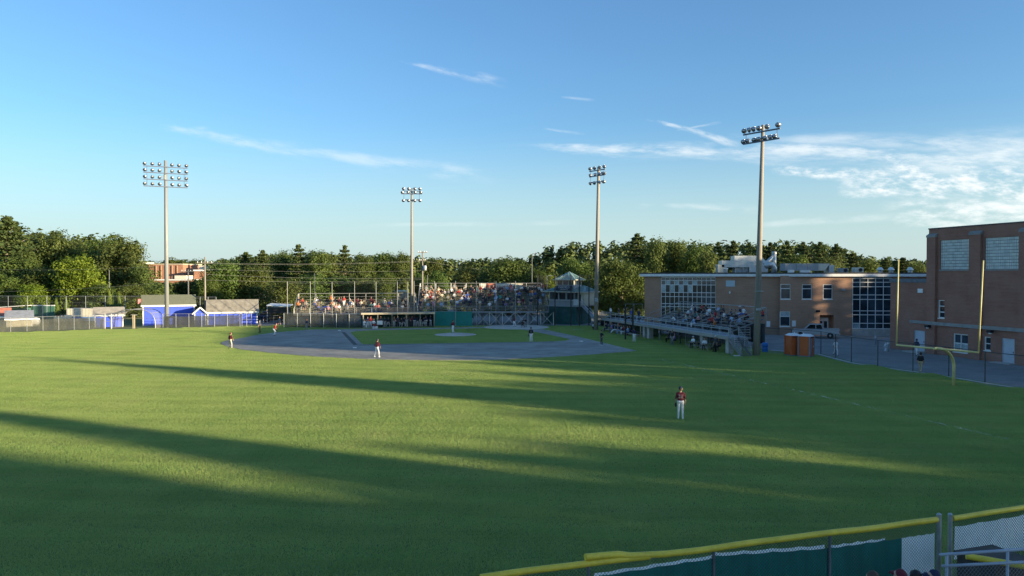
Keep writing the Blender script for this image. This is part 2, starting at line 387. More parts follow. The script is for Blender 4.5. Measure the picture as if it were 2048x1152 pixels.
def grass_field():
    size = 2.0; pts = []
    r = random.Random(2)
    solid = [DM(.6, 5)]
    x = -92.0
    while x < 42:
        y = 9.0
        while y < 127:
            cs = [(x + a, y + b) for a in (-.8, .8) for b in (-.8, .8)]
            if abs(x) < y * .72 + 4 and all(inside(c, field) for c in cs):
                ins = all(inside((x + a, y + b), dirt) and not inside((x + a, y + b), ig) for a in (-1, 0, 1) for b in (-1, 0, 1))
                if not ins: pts.append((x, y, 0.0))
            y += size
        x += size
    me = bpy.data.meshes.new('grass'); me.from_pydata(pts, [], [])
    o = link('grass', me); o['kind'] = 'stuff'; o['label'] = 'mown grass of the outfield and infield'
    src = bpy.data.objects.new('grass_patch', tuft_patch(5200, size + .06, .050, 3))
    ng = bpy.data.node_groups.new('grass_spread', 'GeometryNodeTree')
    ng.interface.new_socket('Geometry', in_out='INPUT', socket_type='NodeSocketGeometry'); ng.interface.new_socket('Geometry', in_out='OUTPUT', socket_type='NodeSocketGeometry')
    N, L = ng.nodes, ng.links
    gi, go = N.new('NodeGroupInput'), N.new('NodeGroupOutput'); oi = N.new('GeometryNodeObjectInfo'); oi.inputs['Object'].default_value = src; oi.inputs['As Instance'].default_value = True
    ip = N.new('GeometryNodeInstanceOnPoints'); rv = N.new('FunctionNodeRandomValue'); rv.data_type = 'INT'
    rv.inputs['Min'].default_value = 0 if 'Min' in rv.inputs else 0
    for s_ in rv.inputs:
        if s_.type == 'INT' and s_.name == 'Min': s_.default_value = 0
        if s_.type == 'INT' and s_.name == 'Max': s_.default_value = 3
    mu = N.new('ShaderNodeMath'); mu.operation = 'MULTIPLY'; mu.inputs[1].default_value = math.pi / 2
    cx_ = N.new('ShaderNodeCombineXYZ')
    L.new([q for q in rv.outputs if q.type == 'INT'][0], mu.inputs[0]); L.new(mu.outputs[0], cx_.inputs[2]); L.new(cx_.outputs[0], ip.inputs['Rotation'])
    L.new(gi.outputs[0], ip.inputs['Points']); L.new(oi.outputs['Geometry'], ip.inputs['Instance']); L.new(ip.outputs[0], go.inputs[0])
    mod = o.modifiers.new('spread', 'NODES'); mod.node_group = ng
    print('grass patches', len(pts))
grass_field()
# ================================================================== trees
def leaf_mat(name, c0, c1, trans=.42):
    m, nt, b = newmat(name)
    g = nt.new('ShaderNodeNewGeometry'); oi = nt.new('ShaderNodeObjectInfo'); tc = nt.new('ShaderNodeTexCoord').outputs['Object']
    n = nt.noise(tc, .55, 3, .6)
    f = nt.m('ADD', nt.m('MULTIPLY', n, .6), nt.m('MULTIPLY', g.outputs['Random Per Island'], .4))
    col = nt.mix(nt.ramp(f, .25, .72), rgba(c0), rgba(c1))
    hs = nt.new('ShaderNodeHueSaturation'); nt.l.new(col, hs.inputs['Color'])
    nt.put(hs.inputs['Hue'], nt.ramp(oi.outputs['Random'], 0, 1, .485, .512, False)); nt.put(hs.inputs['Value'], nt.ramp(oi.outputs['Random'], 0, 1, .82, 1.18, False))
    hs.inputs['Saturation'].default_value = 1.0
    nt.l.new(hs.outputs[0], b.inputs['Base Color']); b.inputs['Roughness'].default_value = .65; b.inputs['Specular IOR Level'].default_value = .25
    tl = nt.new('ShaderNodeBsdfTranslucent'); nt.l.new(hs.outputs[0], tl.inputs[0])
    mx = nt.new('ShaderNodeMixShader'); mx.inputs[0].default_value = trans
    nt.l.new(b.outputs[0], mx.inputs[1]); nt.l.new(tl.outputs[0], mx.inputs[2]); nt.l.new(mx.outputs[0], nt.n['Material Output'].inputs[0])
    return m
LEAF_OAK = leaf_mat('leaves_oak', (.075, .108, .028), (.155, .195, .05))
LEAF_MAPLE = leaf_mat('leaves_maple', (.11, .165, .016), (.21, .265, .028))
LEAF_PINE = leaf_mat('needles_pine', (.050, .080, .026), (.115, .145, .044), .15)
LEAF_CEDAR = leaf_mat('needles_cedar', (.07, .108, .016), (.14, .19, .028), .15)
LEAF_MID = leaf_mat('leaves_linden', (.07, .112, .025), (.135, .19, .043))
BARK = M('bark', (.13, .105, .08), .95, .3, 3, bump=.5, stretch=(1, 1, .3)); BARK_PALE = M('bark_pale', (.30, .25, .19), .95, .3, 3, stretch=(1, 1, .3))
def leaf(mb, c, nrm, s, r):
    nrm = nrm.normalized(); a = nrm.orthogonal().normalized(); a.rotate(Matrix.Rotation(r.uniform(0, 6.28), 3, nrm)); b = nrm.cross(a)
    w, h = s * r.uniform(.6, 1.1), s * r.uniform(.7, 1.3)
    mb.v += [tuple(c - a * w), tuple(c + b * h * .6 - a * w * .1), tuple(c + a * w), tuple(c - b * h * .5 + a * w * .15)]
    k = len(mb.v); mb.f.append((k - 4, k - 3, k - 2, k - 1)); mb.mi.append(0)
def crown_lobes(lobes, n, size, seed, up=.35):
    r = random.Random(seed); mb = MB(); tot = sum(l[3] * l[4] for l in lobes)
    for (x, y, z, rx, rz) in lobes:
        k = int(n * rx * rz / tot); c0 = Vector((x, y, z))
        for i in range(k):
            d = Vector((r.gauss(0, 1), r.gauss(0, 1), r.gauss(0, 1))).normalized()
            q = r.random() ** .45 * (1 + .18 * math.sin(d.x * 7 + x * 3) * math.sin(d.z * 6 + d.y * 5 + z))
            p = c0 + Vector((d.x * rx * q, d.y * rx * q, d.z * rz * q))
            nr = d + Vector((r.uniform(-.8, .8), r.uniform(-.8, .8), r.uniform(-.4, .8) + up))
            leaf(mb, p, nr, size * r.uniform(.7, 1.25), r)
    return mb
def broad_lobes(seed, w, h, k=26, base=.22, top=1.0):
    "lobes of a unit crown: w half width, h height; masses spread through the volume with gaps between"
    r = random.Random(seed); L = []
    for i in range(k):
        z = base + (top - base) * ((i + .5) / k); t = (z - base) / (top - base)
        prof = math.sin(math.pi * (.20 + t * .70)) ** .55
        a = i * 2.399 + r.uniform(-.5, .5); rad = w * prof * r.uniform(.35, .8)
        s = w * r.uniform(.30, .50) * (.75 + .35 * prof)
        L.append((rad * math.cos(a), rad * math.sin(a), h * z - s * .55, s, s * r.uniform(.6, .95)))
    L.append((0, 0, h * .5, w * .55, h * .22)); L.append((0, 0, h * .72, w * .4, h * .18)); return L
def trunk_mb(h, r0, seed, limbs=7, spread=2.2, lo=.2, hi=.75, mat=0):
    r = random.Random(seed); mb = MB(); pts = [Vector((0, 0, -.2))]
    for i in range(1, 6): pts.append(Vector((r.uniform(-.12, .12) * i * .4, r.uniform(-.12, .12) * i * .4, h * i / 5)))
    mb.tube(pts, [r0 * (1.15, 1, .85, .65, .4, .12)[i] for i in range(6)], 8)
    for i in range(limbs):
        z = h * (lo + (hi - lo) * i / limbs); a = i * 2.4 + r.uniform(-.4, .4); L = spread * r.uniform(.7, 1.2)
        p0 = Vector((0, 0, z)); d = Vector((math.cos(a), math.sin(a), r.uniform(.35, .8)))
        mb.tube([p0, p0 + d * L * .5, p0 + d * L + Vector((0, 0, L * .15))], [r0 * .4, r0 * .26, r0 * .08], 5)
    return mb
def pine_mb(seed, h, w, n=3400, base=.3):
    "white pine: flat whorls of boughs, ragged outline, gaps between layers"
    r = random.Random(seed); mb = MB(); layers = 13
    for i in range(layers):
        t = i / (layers - 1); z = h * (base + (1 - base) * t * .97); rad = w * (1 - t) ** .5 * r.uniform(.8, 1.15) + .5
        for j in range(r.randint(5, 7)):
            a = j * 1.05 + i * .7 + r.uniform(-.3, .3); L = rad * r.uniform(.6, 1.12)
            for q in range(int(n / layers / 6)):
                s = r.random() ** .6; side = r.gauss(0, .18 + .16 * s) * rad * .8
                x = math.cos(a) * L * s - math.sin(a) * side; y = math.sin(a) * L * s + math.cos(a) * side
                zz = z + L * s * (.1 + .25 * t) + r.gauss(0, .16) - .28 * (s ** 2) * L * .3
                leaf(mb, Vector((x, y, zz)), Vector((r.uniform(-.7, .7), r.uniform(-.7, .7), r.uniform(.2, 1))), r.uniform(.20, .36), r)
    for q in range(60):
        leaf(mb, Vector((r.gauss(0, .25), r.gauss(0, .25), h * r.uniform(.93, 1.02))), Vector((r.uniform(-1, 1), r.uniform(-1, 1), .5)), .3, r)
    return mb
def cedar_mb(seed, h, w, n=1500):
    r = random.Random(seed); mb = MB()
    for i in range(n):
        t = r.random(); a = r.uniform(0, 6.28); rad = w * math.sin(math.pi * min(1, .16 + .84 * t) ** .9) ** .75 * (1 - .35 * t) * (.86 + .14 * math.sin(3 * a + 9 * t)) * r.uniform(.75, 1.05)
        leaf(mb, Vector((rad * math.cos(a), rad * math.sin(a), .1 + t * h)), Vector((math.cos(a), math.sin(a), .5)), r.uniform(.12, .24), r)
    return mb
PROTO = {}
def proto(kind, k):
    if (kind, k) in PROTO: return PROTO[(kind, k)]
    sd = hash(kind) % 97 if False else sum(map(ord, kind)) + k * 17
    if kind in ('oak', 'maple', 'linden'):
        leafm = {'oak': LEAF_OAK, 'maple': LEAF_MAPLE, 'linden': LEAF_MID}[kind]; half = (.36, .43, .33)[k % 3] * 12
        cr = crown_lobes(broad_lobes(sd, half, 12.0, 34, (.20, .14, .10)[k % 3]), 11500, .25, sd).mesh(kind + '_crown', leafm)
        tr = trunk_mb(9.0, .28, sd, 9, half * .62).mesh(kind + '_trunk', BARK)
        res = (12.0, half, cr, tr)
    elif kind == 'pine':
        half = (.22, .27, .19)[k % 3] * 16
        cr = pine_mb(sd, 16, half, 6800, (.22, .34, .14)[k % 3]).mesh('pine_crown', LEAF_PINE); tr = trunk_mb(15.4, .27, sd, 12, half * .55, .2, .9).mesh('pine_trunk', BARK_PALE if k % 3 == 1 else BARK)
        res = (16.0, half, cr, tr)
    else:
        res = (4.2, .85, cedar_mb(sd, 4.2, .85).mesh('cedar_crown', LEAF_CEDAR), trunk_mb(1.5, .1, sd, 0).mesh('cedar_trunk', BARK))
    PROTO[(kind, k)] = res; return res
def tree(px, top, D, width, kind, k, label, group='trees around the ball park', name=None, base=0.0):
    H, half, cr, tr = proto(kind, k)
    z = ZA(top, D) - base; sz = z / H; sx = (width / FPX * D) / 2 / half * 1.12
    t = thing(name or {'oak': 'broadleaf_tree', 'maple': 'maple_tree', 'linden': 'broadleaf_tree', 'pine': 'pine_tree', 'cedar': 'cedar_tree'}[kind], label, 'tree', (XA(px, D), D, base), (px * 1.37 + k) % 6.28, group)
    t.scale = (sx, sx, sz)
    link('crown', cr, t); link('trunk', tr, t); return t
TREES = [
 # left-hand wood
 (16, 436, 166, 118, 'pine', 1, 'tall ragged pine with bare lower limbs and pale trunk at the left rim'),
 (70, 468, 182, 96, 'oak', 0, 'dark broadleaf tree filling in just right of the ragged pine'),
 (112, 460, 176, 96, 'oak', 1, 'round dark oak whose top is the high point of the left wood skyline'),
 (158, 478, 184, 90, 'oak', 2, 'dark broadleaf tree standing behind the bright yellow green maple'),
 (204, 468, 172, 94, 'linden', 1, 'broadleaf tree with thin twiggy top on the wood skyline right of the maple'),
 (248, 474, 164, 108, 'oak', 1, 'big dark round oak at the right end of the left wood'),
 (282, 530, 158, 56, 'oak', 2, 'smaller dark tree leaning out toward the far brick building'),
 (158, 508, 146, 104, 'maple', 1, 'bright yellow green maple standing out from the dark wood'),
 (36, 512, 152, 92, 'linden', 0, 'mid green tree under the ragged pine'),
 (52, 500, 158, 60, 'linden', 2, 'light green bushy top beneath the pine limbs'),
 (92, 532, 148, 84, 'linden', 1, 'mid green spreading tree left of the bright maple'),
 (4, 545, 144, 70, 'linden', 2, 'low leafy tree at the left rim of the picture behind the dugout roof'),
 (66, 566, 141, 60, 'maple', 0, 'low sunny bush like tree above the small green shelter'),
 (205, 568, 143, 70, 'oak', 0, 'low dark tree under the bright maple, behind the cedars'),
 (262, 566, 146, 70, 'oak', 1, 'dark undergrowth tree behind the roof of the large blue shed'),
 (318, 566, 150, 60, 'oak', 2, 'shaded shrub like tree behind the tall steel light pole'),
 (112, 597, 136, 18, 'cedar', 0, 'left one of two clipped cedars beside the green shelter'),
 (132, 598, 137, 15, 'cedar', 1, 'right one of two clipped cedars beside the green shelter'),
 (218, 578, 134, 17, 'cedar', 2, 'leftmost and tallest of three slim cedars left of the large blue shed'),
 (229, 581, 134.5, 15, 'cedar', 0, 'middle one of three slim cedars left of the large blue shed'),
 (238, 585, 134, 15, 'cedar', 1, 'right one of three slim cedars left of the large blue shed'),
 # middle, beyond the sheds and the far lawn
 (446, 518, 166, 84, 'linden', 1, 'sunlit full green tree right of the crossarm utility pole'),
 (416, 552, 160, 52, 'linden', 0, 'shaded leafy tree directly behind the crossarm utility pole'),
 (508, 530, 168, 88, 'oak', 1, 'round green tree right of the sunlit tree, over the parked cars'),
 (372, 560, 172, 60, 'oak', 2, 'small tree in front of the far brick building'),
 (572, 556, 152, 84, 'oak', 1, 'dark shaded tree with a visible trunk on the lawn beyond the gate'),
 (628, 548, 158, 74, 'linden', 2, 'green tree behind the left end of the first base bleachers'),
 (676, 552, 160, 70, 'linden', 0, 'green tree behind the middle of the first base bleachers'),
 (722, 556, 162, 60, 'oak', 0, 'green tree behind the first base bleachers near the low stone house'),
 (775, 538, 154, 44, 'linden', 1, 'narrow light green tree left of the pale wooden light pole'),
 (836, 546, 156, 40, 'linden', 2, 'small light green tree right of the pale wooden light pole'),
 (876, 540, 152, 48, 'linden', 0, 'light green conical tree behind the left end of the home plate bleachers'),
 (932, 530, 158, 62, 'oak', 1, 'dark green tree behind the home plate bleachers'),
 (978, 532, 166, 50, 'oak', 2, 'shaded tree left of the big sunlit tree behind the bleachers'),
 (1018, 514, 158, 104, 'linden', 1, 'big sunlit broad tree behind the banners of the home plate bleachers'),
 (1076, 538, 162, 50, 'linden', 0, 'pale green tree left of the press box'),
 (1100, 545, 170, 40, 'maple', 0, 'small yellowish tree beside the press box roof'),
 (1150, 511, 154, 70, 'linden', 1, 'tree directly behind the press box tower'),
 (1196, 522, 160, 60, 'linden', 0, 'tree behind the third base light pole, right of the press box'),
 (1242, 513, 146, 96, 'linden', 1, 'large full tree left of the low brick school corner'),
 (1284, 540, 150, 50, 'oak', 2, 'narrow tree squeezed against the left corner of the brick school'),
 (1222, 566, 152, 46, 'oak', 0, 'low bushy tree under the large tree by the school corner'),
 # pines and oaks on the middle skyline
 (492, 506, 232, 60, 'pine', 1, 'spreading pine starting the middle skyline, above the green trees'),
 (526, 502, 224, 50, 'pine', 0, 'second pine of the middle skyline, with a notched top'),
 (566, 500, 236, 70, 'oak', 1, 'dark rounded tree on the skyline between two pines'),
 (597, 491, 222, 46, 'pine', 2, 'tallest pine of the middle skyline, with tiered boughs'),
 (634, 500, 228, 66, 'oak', 0, 'rounded tree right of the tallest middle pine'),
 (662, 508, 234, 50, 'oak', 2, 'lower rounded tree between the skyline oaks and the lone pine'),
 (690, 493, 216, 38, 'pine', 2, 'lone conical pine rising above the first base bleachers'),
 (728, 508, 236, 56, 'oak', 1, 'dark tree on the skyline right of the lone conical pine'),
 (770, 504, 240, 60, 'oak', 0, 'dark skyline tree left of the pale wooden light pole top'),
 (806, 503, 238, 50, 'oak', 1, 'rounded skyline tree touching the pale wooden light pole'),
 (862, 516, 246, 60, 'oak', 2, 'skyline tree behind the pole with the transformer'),
 (300, 522, 262, 60, 'oak', 1, 'far dark tree behind the left end of the distant brick building'),
 (352, 516, 268, 70, 'oak', 2, 'far dark tree rising over the roof of the distant brick building'),
 (398, 518, 262, 56, 'oak', 0, 'far dark tree left of the sunlit green tree'),
 # behind the school
 (1274, 470, 206, 66, 'pine', 1, 'tall spreading pine, highest point of the wooded hill by the school'),
 (1312, 474, 198, 62, 'oak', 1, 'tall oak above the left end of the school roof'),
 (1352, 480, 204, 64, 'oak', 0, 'oak with pale limbs above the left window wall of the school'),
 (1394, 484, 196, 66, 'linden', 1, 'lighter green tree left of the rooftop ducts'),
 (1418, 500, 186, 56, 'oak', 2, 'lower dark tree directly left of the rooftop ducts'),
 (1436, 486, 214, 40, 'pine', 0, 'pine above the rooftop ducts, left of the near light pole'),
 (1466, 484, 218, 40, 'pine', 2, 'slim pine above the rooftop ducts'),
 (1498, 487, 210, 44, 'pine', 1, 'pine just left of the near light pole'),
 (1540, 487, 214, 46, 'pine', 0, 'pine just right of the near light pole'),
 (1574, 484, 206, 42, 'pine', 2, 'pine above the pale rooftop chimney'),
 (1606, 486, 212, 48, 'pine', 1, 'broad pine above the long rooftop unit'),
 (1640, 486, 208, 46, 'pine', 0, 'pine at the right shoulder of the school wood'),
 (1672, 490, 214, 48, 'pine', 1, 'last tall pine where the school wood drops to the right'),
 (1592, 508, 184, 70, 'linden', 0, 'rounded green tree below the pines above the long rooftop unit'),
 (1660, 514, 186, 74, 'oak', 1, 'rounded dark tree right of the long rooftop unit'),
 (1706, 508, 206, 48, 'pine', 2, 'shorter pine on the falling slope above the school roof'),
 (1736, 518, 226, 50, 'oak', 2, 'low rounded tree over the small roof vents'),
 (1772, 519, 232, 44, 'pine', 0, 'low pine over the pair of round roof vents'),
 (1806, 517, 236, 44, 'pine', 2, 'low pine left of the goal post upright'),
 (1836, 523, 240, 46, 'oak', 1, 'last low tree before the tall brick gymnasium'),
]
for a in TREES: tree(*a)
# the far wood that reads as one mass: many small crowns in one sheet of trees
def wood(name, specs, n, size, seed, mat, label):
    r = random.Random(seed); mb = MB()
    for (x, y, h, w, sharp) in specs:
        L = []
        for i in range(9):
            t = (i + .5) / 9; prof = (1 - t) ** .6 if sharp else math.sin(math.pi * (.1 + .8 * t)) ** .6
            a = r.uniform(0, 6.28); L.append((x + w * .5 * prof * math.cos(a), y + w * .5 * prof * math.sin(a), h * (.25 + .72 * t), w * (.30 + .3 * prof), h * .13))
        c = crown_lobes(L, n, size, r.randint(0, 9999)); o = len(mb.v); mb.v += c.v; mb.f += [tuple(i + o for i in f) for f in c.f]; mb.mi += c.mi
    o = mb.obj(name, mat); o['kind'] = 'stuff'; o['label'] = label; return o
r = random.Random(5)
def skyline(pts, D0, step, jit, dj):
    out = []
    for i in range(len(pts) - 1):
        (x0, y0), (x1, y1) = pts[i], pts[i + 1]; k = max(1, int(abs(x1 - x0) / step))
        for j in range(k):
            t = j / k; x = x0 + (x1 - x0) * t; y = y0 + (y1 - y0) * t + r.uniform(0, jit); D = D0 + r.uniform(-dj, dj)
            out.append((XA(x, D), D, ZA(y, D), r.uniform(.9, 1.3) * D * 26 / FPX, r.random() < .25))
    return out
hill = skyline([(1040, 518), (1075, 504), (1105, 494), (1145, 487), (1205, 488), (1250, 484), (1300, 482), (1400, 486), (1500, 486), (1640, 488), (1690, 496), (1720, 512), (1790, 518), (1870, 524)], 262, 13, 4, 16)
far = skyline([(240, 524), (420, 521), (480, 515), (560, 508), (640, 506), (740, 512), (820, 512), (900, 520), (960, 518), (1060, 516)], 320, 11, 4, 18)
low = skyline([(-120, 560), (300, 565), (420, 560), (560, 555), (720, 552), (900, 552), (1080, 548), (1290, 545)], 212, 18, 6, 8)
mid = skyline([(300, 545), (560, 535), (700, 535), (900, 535), (1080, 528), (1250, 520), (1400, 515), (1600, 520), (1800, 530)], 250, 15, 6, 10)
leftw = skyline([(-260, 440), (-60, 452), (10, 452), (130, 470), (240, 476), (285, 500)], 200, 22, 5, 8)
wood('far_woodland', hill + far, 520, .85, 3, LEAF_PINE, 'far wooded hill of pines and oaks along the skyline')
wood('middle_woodland', mid + low, 480, .75, 4, LEAF_OAK, 'belt of woodland behind the separate trees')
wood('left_woodland', leftw, 800, .75, 6, LEAF_OAK, 'dense wood behind the trees on the left')
# wood to the right of the view, beyond the frame: it casts the long evening shadows over the field
def at_qs(q, s): return (-.907 * s + .421 * q, .421 * s + .907 * q)
SKY_Q = []
def occl(q, s, h, w, sharp=False): x, y = at_qs(q, s); SKY_Q.append((x, y, h, w, sharp))
def shade_wood():
    "crowns whose tops follow the line that the real trees' tops draw in shadow across the outfield"
    r = random.Random(8); mb = MB()
    def col(q, s, top, wid, dens=1.0, z0=.5, size=.62):
        # one tree: leaves fill an upright spindle, narrowing at the top
        x, y = at_qs(q, s)
        n = int(dens * wid * (top - z0) * 42)
        for i in range(n // 24):     # loose sprays round the top
            t = r.uniform(.86, 1.05); a = r.uniform(0, 6.28); rad = wid * .75 * r.random()
            leaf(mb, Vector((x + rad * math.cos(a), y + rad * math.sin(a), z0 + t * (top - z0))), Vector((r.uniform(-1, 1), r.uniform(-1, 1), r.uniform(-.3, .6))), size * r.uniform(.5, .9), r)
        for i in range(n):
            t = r.random() ** .8; prof = (1 - t ** 3.2) ** .6; a = r.uniform(0, 6.28); rad = wid / 2 * prof * r.random() ** .5
            leaf(mb, Vector((x + rad * math.cos(a), y + rad * math.sin(a), z0 + t * (top - z0))), Vector((r.uniform(-1, 1), r.uniform(-1, 1), r.uniform(-.3, .6))), size * r.uniform(.6, 1.1), r)
    S0 = -70; k = math.tan(SUN_EL)
    H = lambda s: (s - S0) * k
    q = 1.0
    while q < 21.2: col(q, S0 + r.uniform(-3, 3), r.uniform(18, 21), 3.2, 1.2); q += 1.5
    col(21.3, S0, H(33), 2.0, 1.4)
    for q, s in ((22.8, 14.5), (23.7, 15.5)): col(q, S0, H(s), 1.7, 1.3)
    for q, s in ((24.8, 22), (25.5, 29), (26.1, 34), (26.7, 39), (27.2, 45), (27.7, 52), (28.1, 54), (28.4, 44)): col(q, S0, H(s), 1.1, 1.5, size=.5)
    for q, s in ((29.6, 13), (30.8, 15), (31.7, 13), (32.8, 7), (33.6, 8), (34.5, 8), (35.2, 3), (36.3, 0), (37.4, 0), (38.5, 3), (39.6, 7), (40.8, 11), (42, 14), (43.2, 16)):
        col(q, S0 + r.uniform(-2, 2), H(s) + r.uniform(-.4, .5), 1.6, 1.2)
    for q, s in ((44.2, 19), (44.9, 25), (45.5, 32), (46.0, 42), (46.6, 46), (47.2, 50), (47.8, 55), (48.3, 60), (48.8, 68), (49.2, 56), (49.5, 40), (49.8, 25)): col(q, S0, H(s), 1.1, 1.6, size=.5)
    for q, s in ((50.9, 18), (52, 21), (53.2, 21), (54.3, 20), (55.5, 18), (56.6, 20), (57.8, 23), (58.9, 20), (60, 18), (61.2, 17), (62, 19), (62.8, 24), (63.8, 28), (64.9, 30), (66, 31), (67.2, 32)):
        col(q, S0 + r.uniform(-2, 2), H(s) + r.uniform(-.5, .6), 1.7, 1.2)
    # nearer wood beyond the gymnasium, for the school and the stands behind home plate
    S0 = -42
    for q in range(86, 100, 2): col(q, S0, r.uniform(10, 12.5), 3, 1.0)
    q = 100.5
    while q < 111.8: col(q, S0, r.uniform(16.5, 18.6) + (q - 100) * .16, 2.2, 1.1); q += 1.5
    for q, h in ((112.7, 13.4), (113.2, 12.1), (113.8, 13.9), (114.3, 12.0)): col(q, S0, h, .8, 1.2, size=.45)
    q = 115.4
    while q < 129: col(q, S0, r.uniform(17.6, 19.6), 2.2, 1.1); q += 1.5
    o = mb.obj('roadside_woodland', LEAF_OAK); o['kind'] = 'stuff'; o['label'] = 'wood along the road to the right of the school'
shade_wood()
# ================================================================== buildings
def brick_mat(name, c0, c1, mortar, sx=1.0):
    m, nt, b = newmat(name); tc = nt.new('ShaderNodeTexCoord').outputs['Object']
    s = nt.new('ShaderNodeSeparateXYZ'); nt.l.new(tc, s.inputs[0]); cb = nt.new('ShaderNodeCombineXYZ')
    nt.l.new(nt.m('ADD', s.outputs[0], s.outputs[1]), cb.inputs[0]); nt.l.new(s.outputs[2], cb.inputs[1])
    br = nt.new('ShaderNodeTexBrick'); nt.l.new(cb.outputs[0], br.inputs['Vector'])
    br.inputs['Color1'].default_value = rgba(c0); br.inputs['Color2'].default_value = rgba(c1); br.inputs['Mortar'].default_value = rgba(mortar)
    br.inputs['Scale'].default_value = 1.0; br.inputs['Brick Width'].default_value = .22; br.inputs['Row Height'].default_value = .075; br.inputs['Mortar Size'].default_value = .010
    n = nt.noise(cb.outputs[0], .45, 5, .65); n2 = nt.noise(nt.mapping(cb.outputs[0], (.25, 3.5, 1)), 1.6, 3, .6)
    f = nt.m('ADD', nt.m('MULTIPLY', n, .6), nt.m('MULTIPLY', n2, .4))
    col = nt.mix(nt.ramp(f, .35, .7, 0, .5), br.outputs['Color'], rgba([c * .55 for c in c0]))
    nt.put(b.inputs['Base Color'], col); b.inputs['Roughness'].default_value = .9; b.inputs['Specular IOR Level'].default_value = .2
    return m
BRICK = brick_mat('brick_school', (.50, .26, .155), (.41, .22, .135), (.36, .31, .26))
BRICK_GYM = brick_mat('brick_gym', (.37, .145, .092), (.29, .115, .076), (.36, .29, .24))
BRICK_FAR = brick_mat('brick_far', (.40, .17, .10), (.36, .15, .09), (.40, .30, .22))
WHITE_P = M('white_paint', (.76, .76, .74), .5, .08); STONE = M('stone_trim', (.28, .275, .26), .8, .15); ROOFM = M('dark_roofing', (.05, .05, .055), .8, .3)
def glass_mat(name, tint=(.02, .03, .04), rough=.04):
    m, nt, b = newmat(name); tc = nt.new('ShaderNodeTexCoord').outputs['Object']
    nt.put(b.inputs['Base Color'], nt.mix(nt.ramp(nt.noise(tc, .35, 3), .4, .65), rgba(tint), rgba([c * 2.6 for c in tint])))
    b.inputs['Roughness'].default_value = rough; b.inputs['Specular IOR Level'].default_value = .7
    bn = nt.new('ShaderNodeBump'); bn.inputs['Strength'].default_value = .05; bn.inputs['Distance'].default_value = .05; nt.l.new(nt.noise(tc, .8, 2), bn.inputs['Height']); nt.l.new(bn.outputs[0], b.inputs['Normal'])
    return m
GLASS = glass_mat('window_glass'); GLASS_BLIND = M('window_blind', (.34, .42, .44), .25, .3, .8, spec=.6)
GALV = M('galvanised_steel', (.42, .44, .45), .42, .15, 4, metal=.55); ALU = M('aluminium', (.50, .51, .52), .45, .12, 3, metal=.35); BLACKM = M('black_paint', (.015, .016, .02), .5, .2)
GREYP = M('grey_paint', (.30, .32, .33), .6, .12); DOORP = M('pale_blue_door', (.46, .50, .56), .5, .08)
def wall_a(O, d, x):
    k = (x - 1024) / FPX; return (k * O[1] - O[0]) / (d[0] - k * d[1])
class Wall:
    "a vertical wall: x runs along it from O towards B, its face looks along -y"
    def __init__(s, O, B): s.O = Vector((O[0], O[1], 0)); s.d = (Vector((B[0], B[1], 0)) - s.O); s.L = s.d.length; s.d.normalize(); s.rz = ang(s.d)
    def a(s, x): return wall_a(s.O, s.d, x)
    def D(s, a): return s.O.y + s.d.y * a
    def rect(s, x0, y0, x1, y1):
        "wall rectangle (a0, z0, a1, z1) seen between two image corners"
        a0, a1 = s.a(x0), s.a(x1); Dm = s.D((a0 + a1) / 2); return (a0, ZA(y1, Dm), a1, ZA(y0, Dm))
def wall_mesh(L, H, holes, t=.3, z0=0.0, mb=None, y=0.0, x0=0.0):
    mb = mb or MB()
    xs = sorted({x0, L} | {h[0] for h in holes} | {h[2] for h in holes}); zs = sorted({z0, H} | {h[1] for h in holes} | {h[3] for h in holes})
    for i in range(len(xs) - 1):
        for j in range(len(zs) - 1):
            cx_, cz = (xs[i] + xs[i + 1]) / 2, (zs[j] + zs[j + 1]) / 2
            if any(h[0] < cx_ < h[2] and h[1] < cz < h[3] for h in holes): continue
            mb.quad((xs[i], y, zs[j]), (xs[i + 1], y, zs[j]), (xs[i + 1], y, zs[j + 1]), (xs[i], y, zs[j + 1]))
    for a0, b0, a1, b1 in holes:
        mb.quad((a0, y, b0), (a0, y + t, b0), (a0, y + t, b1), (a0, y, b1)); mb.quad((a1, y, b0), (a1, y + t, b0), (a1, y + t, b1), (a1, y, b1))
        mb.quad((a0, y, b0), (a1, y, b0), (a1, y + t, b0), (a0, y + t, b0)); mb.quad((a0, y, b1), (a1, y, b1), (a1, y + t, b1), (a0, y + t, b1))
    return mb
